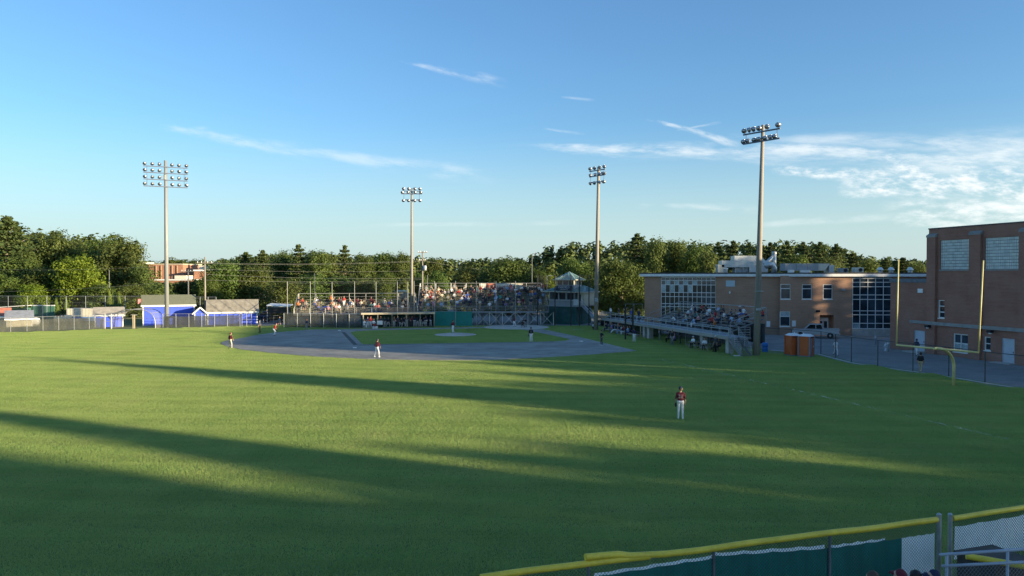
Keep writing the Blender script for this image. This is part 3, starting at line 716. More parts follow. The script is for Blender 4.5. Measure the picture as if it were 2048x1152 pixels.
def window(par, rect, cols, rows, fr=.07, name='window', glass=None, depth=.14, sill=True, panels=None):
    "rows: fractions of the height where bars run; cols: number of lights across"
    a0, z0, a1, z1 = rect; f = MB(); w, h = a1 - a0, z1 - z0
    for x in [a0 + w * i / cols for i in range(cols + 1)]:
        e = fr if x in (a0,) or abs(x - a1) < 1e-6 else fr * .7
        f.box(max(a0, x - e / 2), min(a1, x + e / 2) if x > a0 else a0 + e, depth - .09, depth + .03, z0, z1)
    zz = [z0 + h * r for r in rows]
    for z in [z0 + fr / 2] + zz + [z1 - fr / 2]: f.box(a0 + .001, a1 - .001, depth - .087, depth + .027, z - fr / 2 + .001, z + fr / 2 - .001)
    o = f.obj(name, WHITE_P, par)
    g = MB(); g.quad((a0 + .01, depth, z0 + .01), (a1 - .01, depth, z0 + .01), (a1 - .01, depth, z1 - .01), (a0 + .01, depth, z1 - .01)); g.obj('pane', glass or GLASS, o)
    if panels:
        lv = [z0] + zz + [z1]
        for c, r_ in panels: pm = MB(); pm.box(a0 + w * c / cols + .05, a0 + w * (c + 1) / cols - .05, depth - .03, depth - .01, lv[r_] + .05, lv[r_ + 1] - .05); pm.obj('blind', GLASS_BLIND, o)
    if sill: s_ = MB(); s_.box(a0 - .05, a1 + .05, -.06, depth - .1, z0 - .09, z0 - .005); s_.obj('sill', WHITE_P, o)
    return o
def door(par, rect, mat=None, frame_w=.07, name='door', depth=.1, panes=()):
    a0, z0, a1, z1 = rect; d = MB(); d.box(a0 + frame_w, a1 - frame_w, depth, depth + .05, z0, z1 - frame_w); o = d.obj(name, mat or DOORP, par)
    f = MB(); f.box(a0, a0 + frame_w - .002, depth - .04, depth + .06, z0, z1); f.box(a1 - frame_w + .002, a1, depth - .04, depth + .06, z0, z1); f.box(a0 + frame_w - .002, a1 - frame_w + .002, depth - .04, depth + .06, z1 - frame_w + .002, z1); f.obj('door_frame', mat or DOORP, o)
    h = MB(); h.box(a1 - frame_w - .14, a1 - frame_w - .1, depth - .06, depth - .002, z0 + .95, z0 + 1.08); h.obj('handle', BLACKM, o)
    for (p0, q0, p1, q1) in panes:
        g = MB(); g.box(a0 + (a1 - a0) * p0, a0 + (a1 - a0) * p1, depth - .012, depth - .004, z0 + (z1 - z0) * q0, z0 + (z1 - z0) * q1); g.obj('pane', GLASS, o)
    return o
# ---------------------------------------------------------------- the school
SL = (19.6, 113.9); SB = (39.0, 104.5); SR = (60.5, 102.6); RZ = 7.98
school = thing('school_building', 'two storey brick school with white roof edge and tall window walls', 'building', (0, 0, 0))
wl = Wall(SL, SB); wr = Wall(SB, SR)
def wall_part(w, parent, holes, H, mat, name='wall'):
    e = bpy.data.objects.new('wing', None); 
    o = wall_mesh(w.L, H, holes).obj(name, mat, parent); o.location = w.O; o.rotation_euler = (0, 0, w.rz); return o
g1 = wl.rect(1322, 550.5, 1431, 652); g1 = (g1[0], .9, g1[2], 7.95)
LW = wall_part(wl, school, [g1], RZ, BRICK, 'left_wing_wall')
zf = lambda y, D: ZA(y, D)
def rows_for(rect, D, ys): return [(ZA(y, D) - rect[1]) / (rect[3] - rect[1]) for y in ys]
window(LW, g1, 12, rows_for(g1, 110, [636, 614.5, 608.5, 594, 585.5, 570, 561, 555]), .08, 'window_wall', sill=False, panels=[(c, 5) for c in (0, 2, 4, 6)] + [(c, 6) for c in (1, 3, 5, 7)] + [(c, 8) for c in range(12)])
bd = MB(); r_ = wl.rect(1452, 561, 1470, 573); bd.box(r_[0], r_[2], -.06, .01, r_[1], r_[3]); bd.obj('notice_board', M('board_pale', (.45, .55, .60), .5, .05), LW)
ug = [wr.rect(1561, 568, 1581, 598.5), wr.rect(1604, 568.5, 1623.5, 598.5), wr.rect(1646, 568.5, 1665, 598.5)]
gw = wr.rect(1560, 623, 1580.5, 653); gd = wr.rect(1640, 630, 1668, 671.5); gd = (gd[0], .02, gd[2], gd[3]); g2 = wr.rect(1705, 551.5, 1783, 658)
RW = wall_part(wr, school, ug + [gw, gd, g2], RZ, BRICK, 'right_wing_wall')
for u in ug: window(RW, u, 1, [.70], .10)
window(RW, gw, 1, [.67], .10, panels=[(0, 1)])
window(RW, g2, 5, rows_for(g2, 103.4, [647, 630, 622, 599, 590, 573.5, 564.5, 557]), .09, 'window_wall', sill=False, panels=[(c, 8) for c in range(5)] + [(0, 0)])
bs = MB(); bs.box(g2[0] - .02, g2[2] + 1.4, -.12, -.004, 0, g2[1] - .02); bs.obj('concrete_base', CONC, RW)
niche = MB(); niche.box(gd[0] + .003, gd[2] - .003, 1.42, 1.5, .01, gd[3] - .003); niche.box(gd[0] - .06, gd[0] - .003, .3, 1.5, .01, gd[3]); niche.box(gd[2] + .003, gd[2] + .06, .3, 1.5, .01, gd[3]); niche.box(gd[0], gd[2], .3, 1.5, gd[3] + .003, gd[3] + .06); niche.obj('entrance_recess', BRICK, RW)
door(RW, (gd[0] + .1, .05, gd[0] + 1.5, 2.35), WHITE_P, .08, 'entrance_door', 1.2, ((.12, .12, .42, .8), (.58, .12, .88, .8)))
for w_, par, pts in ((wr, RW, ((1537, 648, .5, .8), (1588, 647, .5, .8))),):
    for x, y, a_, b_ in pts:
        q = MB(); a = w_.a(x); z = ZA(y, w_.D(a)); q.box(a - .25, a + .25, -.05, .01, z - .4, z + .4); q.obj('wall_notice', WHITE_P, par)
for x, y in ((1636, 622), (1686, 579)):
    q = MB(); a = wr.a(x); z = ZA(y, wr.D(a)); q.prism([(-.2, -.35), (.2, -.35), (.25, 0), (-.25, 0)], -.15, .12, 0, Matrix.Translation((a, 0, z))); q.obj('wall_lamp', BLACKM if x < 1650 else GREYP, RW)
q = MB(); a = wl.a(1460); z = ZA(585, wl.D(a)); q.ball((a, -.12, z), (.14, .12, .2), 6); q.obj('wall_lamp', WHITE_P, LW)
# white fascia, dark roof edge, roof
nl = Vector((wl.d.y, -wl.d.x, 0)); nr_ = Vector((wr.d.y, -wr.d.x, 0))
far1 = Vector((28, 131, 0)); far2 = Vector((66, 131, 0))
ov = .45
pA, pB, pC = wl.O + nl * ov - wl.d * .6, Vector((SB[0], SB[1], 0)) + (nl + nr_) * ov * .52, Vector((SR[0], SR[1], 0)) + nr_ * ov
fm = MB()
for p, q_ in ((pA, pB), (pB, pC)): fm.beam((p.x, p.y, RZ + .19), (q_.x, q_.y, RZ + .19), .1, .36)
lp = Vector((far1.x, far1.y, 0)); fm.beam((pA.x, pA.y, RZ + .19), (far1.x, far1.y, RZ + .19), .1, .36); fm.obj('fascia', WHITE_P, school)
rm = MB(); rm.prism([(p.x, p.y) for p in (pA, pB, pC, far2, far1)], RZ + .375, RZ + .55); rm.obj('roof', ROOFM, school)
sf = MB(); sf.prism([(p.x, p.y) for p in (pA + Vector((.1, .06, 0)), pB + Vector((0, .12, 0)), pC + Vector((0, .12, 0)), far2, far1)], RZ + .004, RZ + .02); sf.obj('soffit', WHITE_P, school)
sw = MB(); sw.quad((SL[0], SL[1], 0), (far1.x, far1.y, 0), (far1.x, far1.y, RZ), (SL[0], SL[1], RZ)); sw.obj('side_wall', BRICK, school)
# ---------------------------------------------------------------- things on the school roof
RT = RZ + .55
def on_roof(name, label, cat, px, D, group=None): return thing(name, label, cat, (XA(px, D), D, RT), 0, group)
DUCT = M('sheet_metal', (.50, .52, .52), .42, .14, 1.5, metal=.4); CREAM = M('cream_metal', (.60, .56, .46), .6, .1)
def zr(y, D): return ZA(y, D) - RT
def xr(x, px, D): return XA(x, D) - XA(px, D)
D0 = 114
o = on_roof('rooftop_cabinet', 'cream cabinet at the left end of the rooftop machinery', 'rooftop unit', 1442, D0, 'machinery on the school roof')
mb = MB(); mb.box(xr(1435, 1442, D0), xr(1449, 1442, D0), 0, 1.2, 0, zr(529, D0)); mb.obj('cabinet', CREAM, o, bevel=.04)
mb = MB(); mb.box(xr(1433.5, 1442, D0), xr(1435, 1442, D0) - .01, .1, .7, .1, zr(531, D0)); mb.obj('side_panel', GREYP, o)
mb = MB(); mb.lathe([(.3, 0), (.3, .5), (.42, .6), (.1, .8)], 12, 0, Matrix.Translation((xr(1452, 1442, D0), .2, 0))); mb.obj('vent_cap', WHITE_P, o, smooth=True)
def round_duct(px, D, x0, x1, yt, dep, label, shift=0):
    o = on_roof('rooftop_duct', label, 'rooftop duct', px, D, 'machinery on the school roof'); a, b_ = xr(x0, px, D), xr(x1, px, D); h = zr(yt, D)
    Rr = h * .72; prof = [(a, .55), (a, h)] + [(b_ - Rr + Rr * math.sin(math.pi / 2 * i / 8), h - Rr + Rr * math.cos(math.pi / 2 * i / 8)) for i in range(9)] + [(b_, .35), (b_ - .8, .35), (b_ - .8, .75), (a, .75)]
    T = Matrix.Rotation(math.pi / 2, 4, 'X'); mb = MB(); mb.prism(prof[:-4] + [(b_, .1), (b_ - 1.0, .1), (b_ - 1.0, h * .45), (a, h * .45)], -dep, 0, 0, T); mb.obj('duct', DUCT, o)
    for t in (.08, .4, .62):
        for y_ in (.1, dep - .2): mb = MB(); mb.box(a + (b_ - a) * t, a + (b_ - a) * t + .08, y_, y_ + .08, 0, h * .45); mb.obj('support', GALV, o)
    mb = MB(); mb.box(a + (b_ - a) * .42, a + (b_ - a) * .62, .3, dep - .3, .05, h * .40); mb.obj('fan_box', GREYP, o); mb = MB(); mb.box(a + (b_ - a) * .65, b_ - 1.1, .3, dep - .3, .05, h * .36); mb.obj('fan_box', GREYP, o); return o
round_duct(1480, D0, 1443.5, 1512, 521, 1.8, 'long pale rooftop duct with a rounded end bending down')
round_duct(1505, D0 + 3.5, 1469, 1536, 511.5, 2.2, 'taller grey rooftop duct behind the long one, round end by the light pole')
o = on_roof('rooftop_chimney', 'silver exhaust stack with a slanting branch pipe on the roof', 'chimney', 1548, D0, 'machinery on the school roof')
mb = MB(); mb.tube([(0, 0, 0), (0, 0, zr(503, D0))], .33, 14); mb.obj('stack', DUCT, o, smooth=True)
mb = MB(); mb.tube([(-1.5, -.1, zr(528, D0)), (-.9, 0, zr(523, D0)), (0, 0, zr(511, D0))], .28, 12); mb.obj('branch_pipe', DUCT, o, smooth=True)
mb = MB(); mb.tube([(-1.4, -.3, .9), (-.9, -.3, 1.25), (-.4, -.3, 1.2), (-.1, -.3, .7), (-.1, -.3, 0)], [.4, .42, .44, .44, .44], 12); mb.obj('blower_elbow', DUCT, o, smooth=True)
mb = MB(); mb.lathe([(.37, 0), (.37, .12)], 14, 0, Matrix.Translation((0, 0, zr(507, D0)))); mb.obj('collar', GALV, o)
o = on_roof('rooftop_air_handler', 'long low air handler with a sloping hood at its right end', 'rooftop unit', 1620, 110, 'machinery on the school roof')
mb = MB(); a, b_ = xr(1570, 1620, 110), xr(1637, 1620, 110); mb.box(a, b_, 0, 2.2, .25, zr(527, 110)); mb.obj('cabinet', GREYP, o, bevel=.03)
mb = MB()
for t in (.33, .66): mb.box(a + (b_ - a) * t, a + (b_ - a) * t + .03, -.012, .0, .3, zr(528, 110))
mb.obj('panel_seam', BLACKM, o)
mb = MB(); c_ = xr(1662, 1620, 110); mb.prism([(b_ + .01, zr(527, 110)), (c_, zr(527, 110)), (c_ - .3, zr(531, 110)), (b_ + .9, .3), (b_ + .01, .3)], -2.1, -.1, 0, Matrix.Rotation(math.pi / 2, 4, 'X')); mb.obj('hood', CREAM, o)
mb = MB(); mb.box(xr(1659, 1620, 110), xr(1670, 1620, 110), .2, 2, 0, zr(530, 110) ); mb.obj('end_box', DUCT, o); mb = MB(); mb.box(a + .3, a + 1.1, -.6, -.1, 0, .4); mb.obj('curb_box', WHITE_P, o); mb = MB(); mb.box(a + 2, a + 3.4, -.6, -.1, 0, .35); mb.obj('curb_box', WHITE_P, o)
for px, D, w, h, lab in ((1688, 111, 1.3, .65, 'small grey louvred fan box on the school roof right of the long air handler'), (1718, 111, 1.35, .75, 'small cream fan box with a round opening on the school roof')):
    o = on_roof('rooftop_fan_box', lab, 'rooftop unit', px, D, 'machinery on the school roof'); mb = MB(); mb.box(-w / 2, w / 2, 0, 1, 0, h); mb.obj('cabinet', GREYP if px < 1700 else CREAM, o, bevel=.05)
    mb = MB(); mb.lathe([(.26, 0), (.26, .05), (.2, .06)], 14, 0, Matrix.Translation((.2, -.02, h * .55)) @ Matrix.Rotation(math.pi / 2, 4, 'X')); mb.obj('fan_opening', BLACKM, o)
for px, lab in ((1760, 'round mushroom roof vent, left of the close pair'), (1782, 'round mushroom roof vent, right of the close pair'), (1820, 'round mushroom roof vent standing alone near the gymnasium')):
    o = on_roof('roof_vent', lab, 'roof vent', px, 109, 'round vents on the school roof'); mb = MB(); mb.lathe([(.3, 0), (.3, .3)], 14); mb.obj('base', GALV, o); mb = MB(); mb.lathe([(.2, .3), (.46, .34), (.46, .44), (.34, .52), (.34, .62), (.22, .74), (.02, .78)], 14); mb.obj('hood', WHITE_P, o, smooth=True)
# ---------------------------------------------------------------- the gymnasium and its low wing
gym = thing('gymnasium', 'tall dark brick gymnasium with glass block windows and brick piers', 'building', (0, 0, 0))
W0 = (42.2, 85.9); gd_ = Vector((2.7, -10.4, 0)).normalized(); GL = 35.6; GE = (W0[0] + gd_.x * GL, W0[1] + gd_.y * GL)
gw_ = Wall(W0, GE); aG = gw_.a(1857); GZ = 12.95; WZ = 7.45
pers = lambda x0, y0, x1, y1: gw_.rect(x0, y0, x1, y1)
gb = [pers(1879.6, 479, 1939.6, 526), pers(1968.7, 476, 2039.6, 525)]
for k in (1, 2): 
    dlt = (gb[1][0] - gb[0][0]); gb.append((gb[1][0] + dlt * k, gb[1][1], gb[1][2] + dlt * k * 1.0, gb[1][3]))
gb = [(g[0], 8.75, g[2], 11.75) for g in gb]
sm = [pers(1877.2, 600, 1889.5, 636)]; w1 = pers(1908, 668, 1937, 704.5); w2 = pers(1970, 673.5, 1982.5, 701); d1 = pers(1829, 661, 1850.5, 706.5); d2 = pers(2005, 677, 2030.5, 730); d1 = (d1[0], .12, d1[2], d1[3]); d2 = (d2[0], .05, d2[2], d2[3])
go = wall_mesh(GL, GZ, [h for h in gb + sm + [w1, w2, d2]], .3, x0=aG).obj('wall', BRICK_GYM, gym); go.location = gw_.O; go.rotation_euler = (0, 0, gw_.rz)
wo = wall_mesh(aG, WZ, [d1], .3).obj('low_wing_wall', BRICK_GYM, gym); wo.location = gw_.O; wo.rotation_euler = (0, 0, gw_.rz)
def gpart(name, mb, mat, par=None, **kw): return mb.obj(name, mat, par or go, **kw)
mb = MB(); mb.box(GL, GL + .2, .01, 24, 0, GZ - .01); mb.box(aG, GL, 24, 24.3, 0, GZ - .01); mb.box(aG - .02, aG + .28, .31, 24, WZ - .3, GZ - .01); gpart('rear_wall', mb, BRICK_GYM)
mb = MB(); mb.box(aG, GL + .1, .3, 24.2, GZ - .35, GZ - .2); gpart('roof', mb, ROOFM)
mb = MB(); mb.box(aG - .06, GL + .2, -.05, .32, GZ, GZ + .12); mb.box(aG - .06, aG + .3, .33, 24.2, GZ, GZ + .12); gpart('parapet_cap', mb, M('dark_coping', (.09, .085, .085), .7, .2))
mb = MB(); mb.box(-.02, .28, .31, 8, 0, WZ - .01); mb.box(.29, aG - .03, 7.7, 8, 0, WZ - .01); mb.box(0, aG - .03, -.001, 8, WZ + .22, WZ + .3); gpart('wing_side_wall', mb, BRICK_GYM, wo)
mb = MB(); mb.box(-.08, aG - .03, -.1, -.004, WZ - .06, WZ + .34); mb.box(-.1, -.03, .0, 8, WZ - .06, WZ + .34); gpart('wing_roof_edge', mb, M('slate_edge', (.13, .15, .17), .6, .2), wo)
# piers with stone caps between the glass block windows
edges = [(aG, gb[0][0] - .35), (gb[0][2] + .12, gb[1][0] - .22)] + [(gb[k][2] + .12, gb[k + 1][0] - .22) for k in (1, 2)]
for i, (p0, p1) in enumerate(edges):
    mb = MB(); mb.box(p0, p1, -.28, -.004, 0, 12.1); gpart('pier', mb, BRICK_GYM)
    mb = MB(); mb.add([(p0 - .04, -.32, 12.1), (p1 + .04, -.32, 12.1), (p1 + .04, -.004, 12.1), (p0 - .04, -.004, 12.1), (p0 - .04, -.32, 12.3), (p1 + .04, -.32, 12.3), (p1 + .04, -.004, 12.5), (p0 - .04, -.004, 12.5)], [(3, 2, 1, 0), (4, 5, 6, 7), (0, 1, 5, 4), (1, 2, 6, 5), (2, 3, 7, 6), (3, 0, 4, 7)]); gpart('pier_cap', mb, STONE)
m, nt, b = newmat('glass_block'); tc = nt.new('ShaderNodeTexCoord').outputs['Object']; s_ = nt.new('ShaderNodeSeparateXYZ'); nt.l.new(tc, s_.inputs[0]); cb = nt.new('ShaderNodeCombineXYZ'); nt.l.new(s_.outputs[0], cb.inputs[0]); nt.l.new(s_.outputs[2], cb.inputs[1])
wn = nt.new('ShaderNodeTexWhiteNoise', noise_dimensions='2D'); nt.l.new(nt.vm('FLOOR', nt.vm('SCALE', cb.outputs[0], scale=1 / .30)), wn.inputs['Vector'])
nt.put(b.inputs['Base Color'], nt.mix(nt.ramp(wn.outputs['Value'], 0, 1, 0, 1, False), (.44, .50, .50, 1), (.60, .66, .64, 1))); b.inputs['Roughness'].default_value = .2; GBLOCK = m
MORTAR = M('block_mortar', (.14, .15, .15), .9, .1)
for a0, z0, a1, z1 in gb:
    mb = MB(); mb.quad((a0, .16, z0), (a1, .16, z0), (a1, .16, z1), (a0, .16, z1)); f = mb.obj('window', MORTAR, go)
    mb = MB(); nx = 16 if a1 - a0 > 3 else 13; nz = 10
    for i in range(nx):
        for j in range(nz):
            x, z = a0 + (a1 - a0) * i / nx, z0 + (z1 - z0) * j / nz; mb.box(x + .02, x + (a1 - a0) / nx - .02, .10, .155, z + .022, z + (z1 - z0) / nz - .022)
    mb.obj('glass_block_panel', GBLOCK, f)
    mb = MB(); mb.box(a0 - .06, a1 + .06, -.08, .09, z0 - .14, z0 - .004); mb.obj('sill', STONE, f)
window(go, sm[0], 1, [.33, .66], .09); window(go, w1, 2, [.48], .09, panels=[(0, 0), (1, 0)]) ; window(go, w2, 1, [.5], .08)
door(go, d2); door(wo, d1)
mb = MB(); la = gw_.a(1821); mb.box(la, aG - .03, -.09, -.004, 3.05, 3.35); gpart('stone_band', mb, STONE, wo)
mb = MB(); mb.box(aG - .02, GL, -.32, -.29, 3.02, 3.36); gpart('stone_band', mb, STONE)
for x, y in ((1865, 650.5), (1991, 661)):
    a = gw_.a(x); mb = MB(); mb.box(a - .25, a + .2, -.75, -.34, 2.75, 3.0); gpart('wall_lamp', mb, BLACKM); mb = MB(); mb.ball((a + .05, -.62, 2.72), (.16, .14, .1), 6); gpart('lamp_lens', mb, WHITE_P)
a = gw_.a(1841); mb = MB(); mb.box(a - .35, a + .35, -.05, -.004, ZA(585, 83), ZA(577, 83)); gpart('wall_vent', mb, WHITE_P, wo)
mb = MB(); mb.box(gw_.a(1824), gw_.a(1856), -1.2, -.004, 0, .12); gpart('door_step', mb, CONC, wo)
mb = MB(); mb.box(gw_.a(1995), gw_.a(2036), -.9, -.004, 0, .06); gpart('door_step', mb, CONC)
# ---------------------------------------------------------------- press box behind home plate
SEAM = M('green_metal_roof', (.22, .34, .33), .45, .1, 2, metal=.2); SIDING = M('grey_siding', (.36, .38, .39), .7, .1); CREAMW = M('cream_siding', (.62, .56, .42), .7, .1); DKGREEN = M('dark_green_board', (.02, .085, .078), .8, .25, 1.2)
pc = Vector((XA(1147.5, 128), 128, 0)); th = R(30)
press = thing('press_box', 'press box tower with green metal hipped roofs and a dark name sign', 'building', pc, -th)
# local frame: corner of the tower at the origin, front face runs to -x, right face to +y
def hip(mb, x0, x1, y0, y1, z0, z1, seams=True):
    cx_, cy = (x0 + x1) / 2, (y0 + y1) / 2; ridge = max(0, (x1 - x0) - (y1 - y0)) / 2 * .8; a, b_ = Vector((cx_ - ridge, cy, z1)), Vector((cx_ + ridge, cy, z1))
    c = [Vector((x0, y0, z0)), Vector((x1, y0, z0)), Vector((x1, y1, z0)), Vector((x0, y1, z0))]
    mb.quad(c[0], c[1], b_, a) if ridge > .05 else mb.quad(c[0], c[1], a)
    mb.quad(c[1], c[2], b_); mb.quad(c[2], c[3], a, b_) if ridge > .05 else mb.quad(c[2], c[3], a); mb.quad(c[3], c[0], a)
    mb.quad(*[v - Vector((0, 0, .02)) for v in c])
    for (p, q, t0_, t1_) in ((c[0], c[1], a, b_), (c[1], c[2], b_, b_)):
        n = int((q - p).length / .42)
        for i in range(1, n):
            s_ = i / n; e = p + (q - p) * s_; 
            top = t0_ if s_ < .5 else t1_; k = min(s_, 1 - s_) * 2
            mb.beam(e + Vector((0, 0, .03)), e + (t0_ + (t1_ - t0_) * s_ - e) * k * .97 + Vector((0, 0, .03)), .05, .05)
tw = 3.15
mb = MB(); mb.box(-5.0, .9, -.9, 5.2, 0, 2.95); mb.obj('base', DKGREEN, press)
mb = MB(); mb.box(-5.05, 1.7, -1.0, 5.3, 2.96, 3.14); mb.obj('balcony_floor', SIDING, press)
mb = MB(); mb.box(-tw - 1.3, .35, -.35, -.05, 3.15, 4.0, 0); mb.box(-tw - 1.3, -tw - 1.1, -.35, -.05, 4.01, 5.3); mb.box(-1.35, -1.15, -.34, -.06, 4.01, 5.3); mb.box(-2.75, -2.6, -.34, -.06, 4.01, 5.3); mb.box(.15, .35, -.35, -.05, 4.01, 5.3); mb.box(.15, .35, -.04, 4.6, 3.15, 5.3); mb.box(-tw - 1.3, -tw - 1.1, -.04, 4.6, 3.15, 5.3); mb.box(-tw - 1.3, .35, -.36, -.04, 5.31, 5.6); mb.obj('lower_wall', SIDING, press)
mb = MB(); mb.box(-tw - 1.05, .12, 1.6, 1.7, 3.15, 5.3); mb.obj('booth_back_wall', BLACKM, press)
mb = MB(); mb.box(-tw - 1.2, .2, -.55, -.37, 3.95, 4.04); mb.obj('counter', WHITE_P, press)
mb = MB(); hip(mb, -5.6, -.9, -.75, 4.8, 5.45, 6.45); mb.obj('left_roof', SEAM, press); mb = MB(); hip(mb, -.75, 2.4, -.9, 5.2, 5.4, 6.5); mb.obj('right_roof', SEAM, press)
mb = MB(); mb.box(.9, 2.1, -.4, 4.6, 3.15, 5.3); mb.obj('right_booth', CREAMW, press); mb = MB(); mb.box(1.1, 1.5, -.42, -.405, 3.95, 5.0); mb.obj('booth_window', GLASS, press)
mb = MB(); mb.box(-tw, 0, 0, tw, 5.2, 6.55); mb.obj('tower_wall', SIDING, press)
mb = MB()
for x in (-tw, -tw * .67, -tw * .33, -.14): mb.box(x, x + .14, 0, .14, 6.56, 7.35)
for y in (tw * .5, tw - .14): mb.box(-.14, 0, y, y + .14, 6.56, 7.35); mb.box(-tw, -tw + .14, y, y + .14, 6.56, 7.35)
mb.box(-.14, 0, .15, 1.2, 6.56, 7.35); mb.box(-tw - .02, .02, -.02, tw, 7.3, 7.42); mb.obj('lookout_frame', CREAMW, press)
mb = MB(); mb.quad((-tw + .1, .08, 6.56), (-.1, .08, 6.56), (-.1, .08, 7.32), (-tw + .1, .08, 7.32)); mb.quad((-.07, 1.2, 6.56), (-.07, tw - .1, 6.56), (-.07, tw - .1, 7.32), (-.07, 1.2, 7.32)); mb.obj('lookout_glass', GLASS, press)
mb = MB(); hip(mb, -tw - .5, .5, -.5, tw + .5, 7.43, 8.78); mb.obj('tower_roof', SEAM, press)
mb = MB(); mb.box(-tw - .52, .52, -.54, -.5, 7.32, 7.44); mb.box(.5, .54, -.5, tw + .5, 7.32, 7.44); mb.box(-5.62, -.9, -.79, -.75, 5.33, 5.46); mb.box(-.75, 2.42, -.94, -.9, 5.28, 5.41); mb.box(2.4, 2.44, -.9, 5.2, 5.28, 5.41); mb.obj('gutter', CREAMW, press)
mb = MB(); mb.box(-3.0, -.02, -.62, -.54, 5.62, 6.42); sg = mb.obj('name_sign', M('navy_sign', (.012, .03, .06), .6, .1), press)
for tx, s_, z in (('OAKFIELD', .46, 6.15), ('INSURANCE', .26, 5.8)):
    t = link('lettering', text_mesh(tx, s_, 'lettering', WHITE_P), sg); t.location = (-1.5, -.63, z); t.rotation_euler = (math.pi / 2, 0, 0)
mb = MB()
for x in [-4.9 + i * .95 for i in range(8)]: mb.box(x, x + .05, -.98, -.93, 3.15, 4.1)
mb.box(-5, 1.7, -.99, -.92, 4.1, 4.16); mb.obj('balcony_rail', SIDING, press); mb = MB(); mb.box(.45, 1.35, -1.06, -1.0, 3.2, 4.2); mb.box(1.75, 1.8, -.9, 2, 3.2, 4.3); mb.obj('balcony_banner', WHITE_P, press)
mb = MB(); mb.beam((2.0, -.5, 3.1), (4.6, -1.4, 1.0), .9, .12); mb.obj('stair', GREYP, press); mb = MB(); mb.beam((2.0, -.9, 4.1), (4.6, -1.8, 2.0), .06, .06); mb.beam((2.0, -.9, 3.6), (4.6, -1.8, 1.5), .05, .05); mb.obj('stair_rail', WHITE_P, press)
mb = MB(); mb.box(.91, .97, 1.2, 2.2, .1, 2.2); mb.obj('door', DKGREEN, press)
# ---------------------------------------------------------------- sheds on the left
BLUE = M('blue_siding', (.05, .10, .60), .6, .12, 1.5, stretch=(4, 1, .2)); SHING_G = M('green_grey_shingle', (.155, .165, .115), .9, .2, 6); SHING_B = M('weathered_shingle', (.27, .245, .20), .95, .3, 1.4, stretch=(1, .4, 1))
def shed(name, label, x0, x1, D, ye, yr_, wallm, roofm, dep=3.6, gable_front=False, trims=True, rot=0):
    a, b_ = XA(x0, D), XA(x1, D); w = b_ - a; ze, zr_ = ZA(ye, D), ZA(yr_, D + dep / 2)
    o = thing(name, label, 'shed', ((a + b_) / 2, D, 0), math.atan2(-(a + b_) / 2, D), 'sheds behind the outfield fence'); h = w / 2
    mb = MB()
    if not gable_front:
        mb.box(-h, h, 0, dep, 0, ze - .01); mb.add([(-h, 0, ze), (-h, dep, ze), (-h, dep / 2, zr_ - .05), (h, 0, ze), (h, dep, ze), (h, dep / 2, zr_ - .05)], [(0, 1, 2), (3, 5, 4)]); mb.obj('wall', wallm, o)
        mb = MB(); e = .25; zz = ze - e * (zr_ - ze) / (dep / 2)
        for s_, y0, y1 in ((1, -e, dep / 2), (1, dep + e, dep / 2)): mb.add([(-h - e, y0, zz), (h + e, y0, zz), (h + e, y1, zr_), (-h - e, y1, zr_), (-h - e, y0, zz + .1), (h + e, y0, zz + .1), (h + e, y1, zr_ + .1), (-h - e, y1, zr_ + .1)], [(0, 1, 2, 3), (7, 6, 5, 4), (0, 4, 5, 1), (0, 3, 7, 4), (1, 5, 6, 2)])
        mb.obj('roof', roofm, o)
        mb = MB(); mb.box(-h - e, h + e, -e - .05, -e - .005, zz - .16, zz + .1); mb.obj('fascia', WHITE_P, o)
        if trims: mb = MB(); mb.box(-h - .01, -h + .14, -.03, -.004, 0, ze - .15); mb.box(h - .14, h + .01, -.03, -.004, 0, ze - .15); mb.obj('corner_trim', WHITE_P, o)
    else:
        zr_ = ZA(yr_, D); mb.add([(-h, 0, 0), (h, 0, 0), (h, 0, ze), (0, 0, zr_ - .06), (-h, 0, ze), (-h, dep, 0), (h, dep, 0), (h, dep, ze), (0, dep, zr_ - .06), (-h, dep, ze)], [(0, 1, 2, 3, 4), (9, 8, 7, 6, 5), (1, 6, 7, 2), (5, 0, 4, 9)]); mb.obj('wall', wallm, o)
        mb = MB(); e = .3; k = (zr_ - ze) / h
        for s_ in (-1, 1): mb.add([(s_ * (h + e), -e, ze - e * k), (0, -e, zr_), (0, dep + e, zr_), (s_ * (h + e), dep + e, ze - e * k), (s_ * (h + e), -e, ze - e * k + .1), (0, -e, zr_ + .1), (0, dep + e, zr_ + .1), (s_ * (h + e), dep + e, ze - e * k + .1)], [(0, 1, 2, 3), (7, 6, 5, 4), (0, 4, 5, 1), (0, 3, 7, 4)])
        mb.obj('roof', roofm, o); mb = MB()
        for s_ in (-1, 1): mb.beam((s_ * (h + e), -e - .04, ze - e * k), (0, -e - .04, zr_ ), .05, .2)
        mb.box(-h - .01, -h + .14, -.03, -.004, 0, ze - .1); mb.box(h - .14, h + .01, -.03, -.004, 0, ze - .1); mb.obj('corner_trim', WHITE_P, o)
    return o
s1 = shed('blue_shed', 'large blue shed with grey green roof behind the steel light pole', 290, 385, 126.5, 609, 590.5, BLUE, SHING_G, 4.5)
mb = MB(); mb.box(-4.6, -4.2, .6, 1.2, 3.5, 4.3); mb.obj('gable_flag', M('red_white_cloth', (.6, .2, .2), .8, .5, 2), s1)
shed('blue_shed', 'long blue shed with weathered brown shingle roof by the gate', 418, 512, 127.5, 622.5, 600, BLUE, SHING_B, 4.6)
shed('blue_shed', 'tiny blue shed with white trimmed gable between the two larger sheds', 389, 411, 125, 625, 615, BLUE, SHING_G, 2.4, True)
shed('blue_shed', 'low blue shed with flat grey roof left of the batting cage', 192, 243, 121.5, 628.5, 615, BLUE, M('grey_roll_roof', (.30, .28, .25), .9, .2), 3.0)
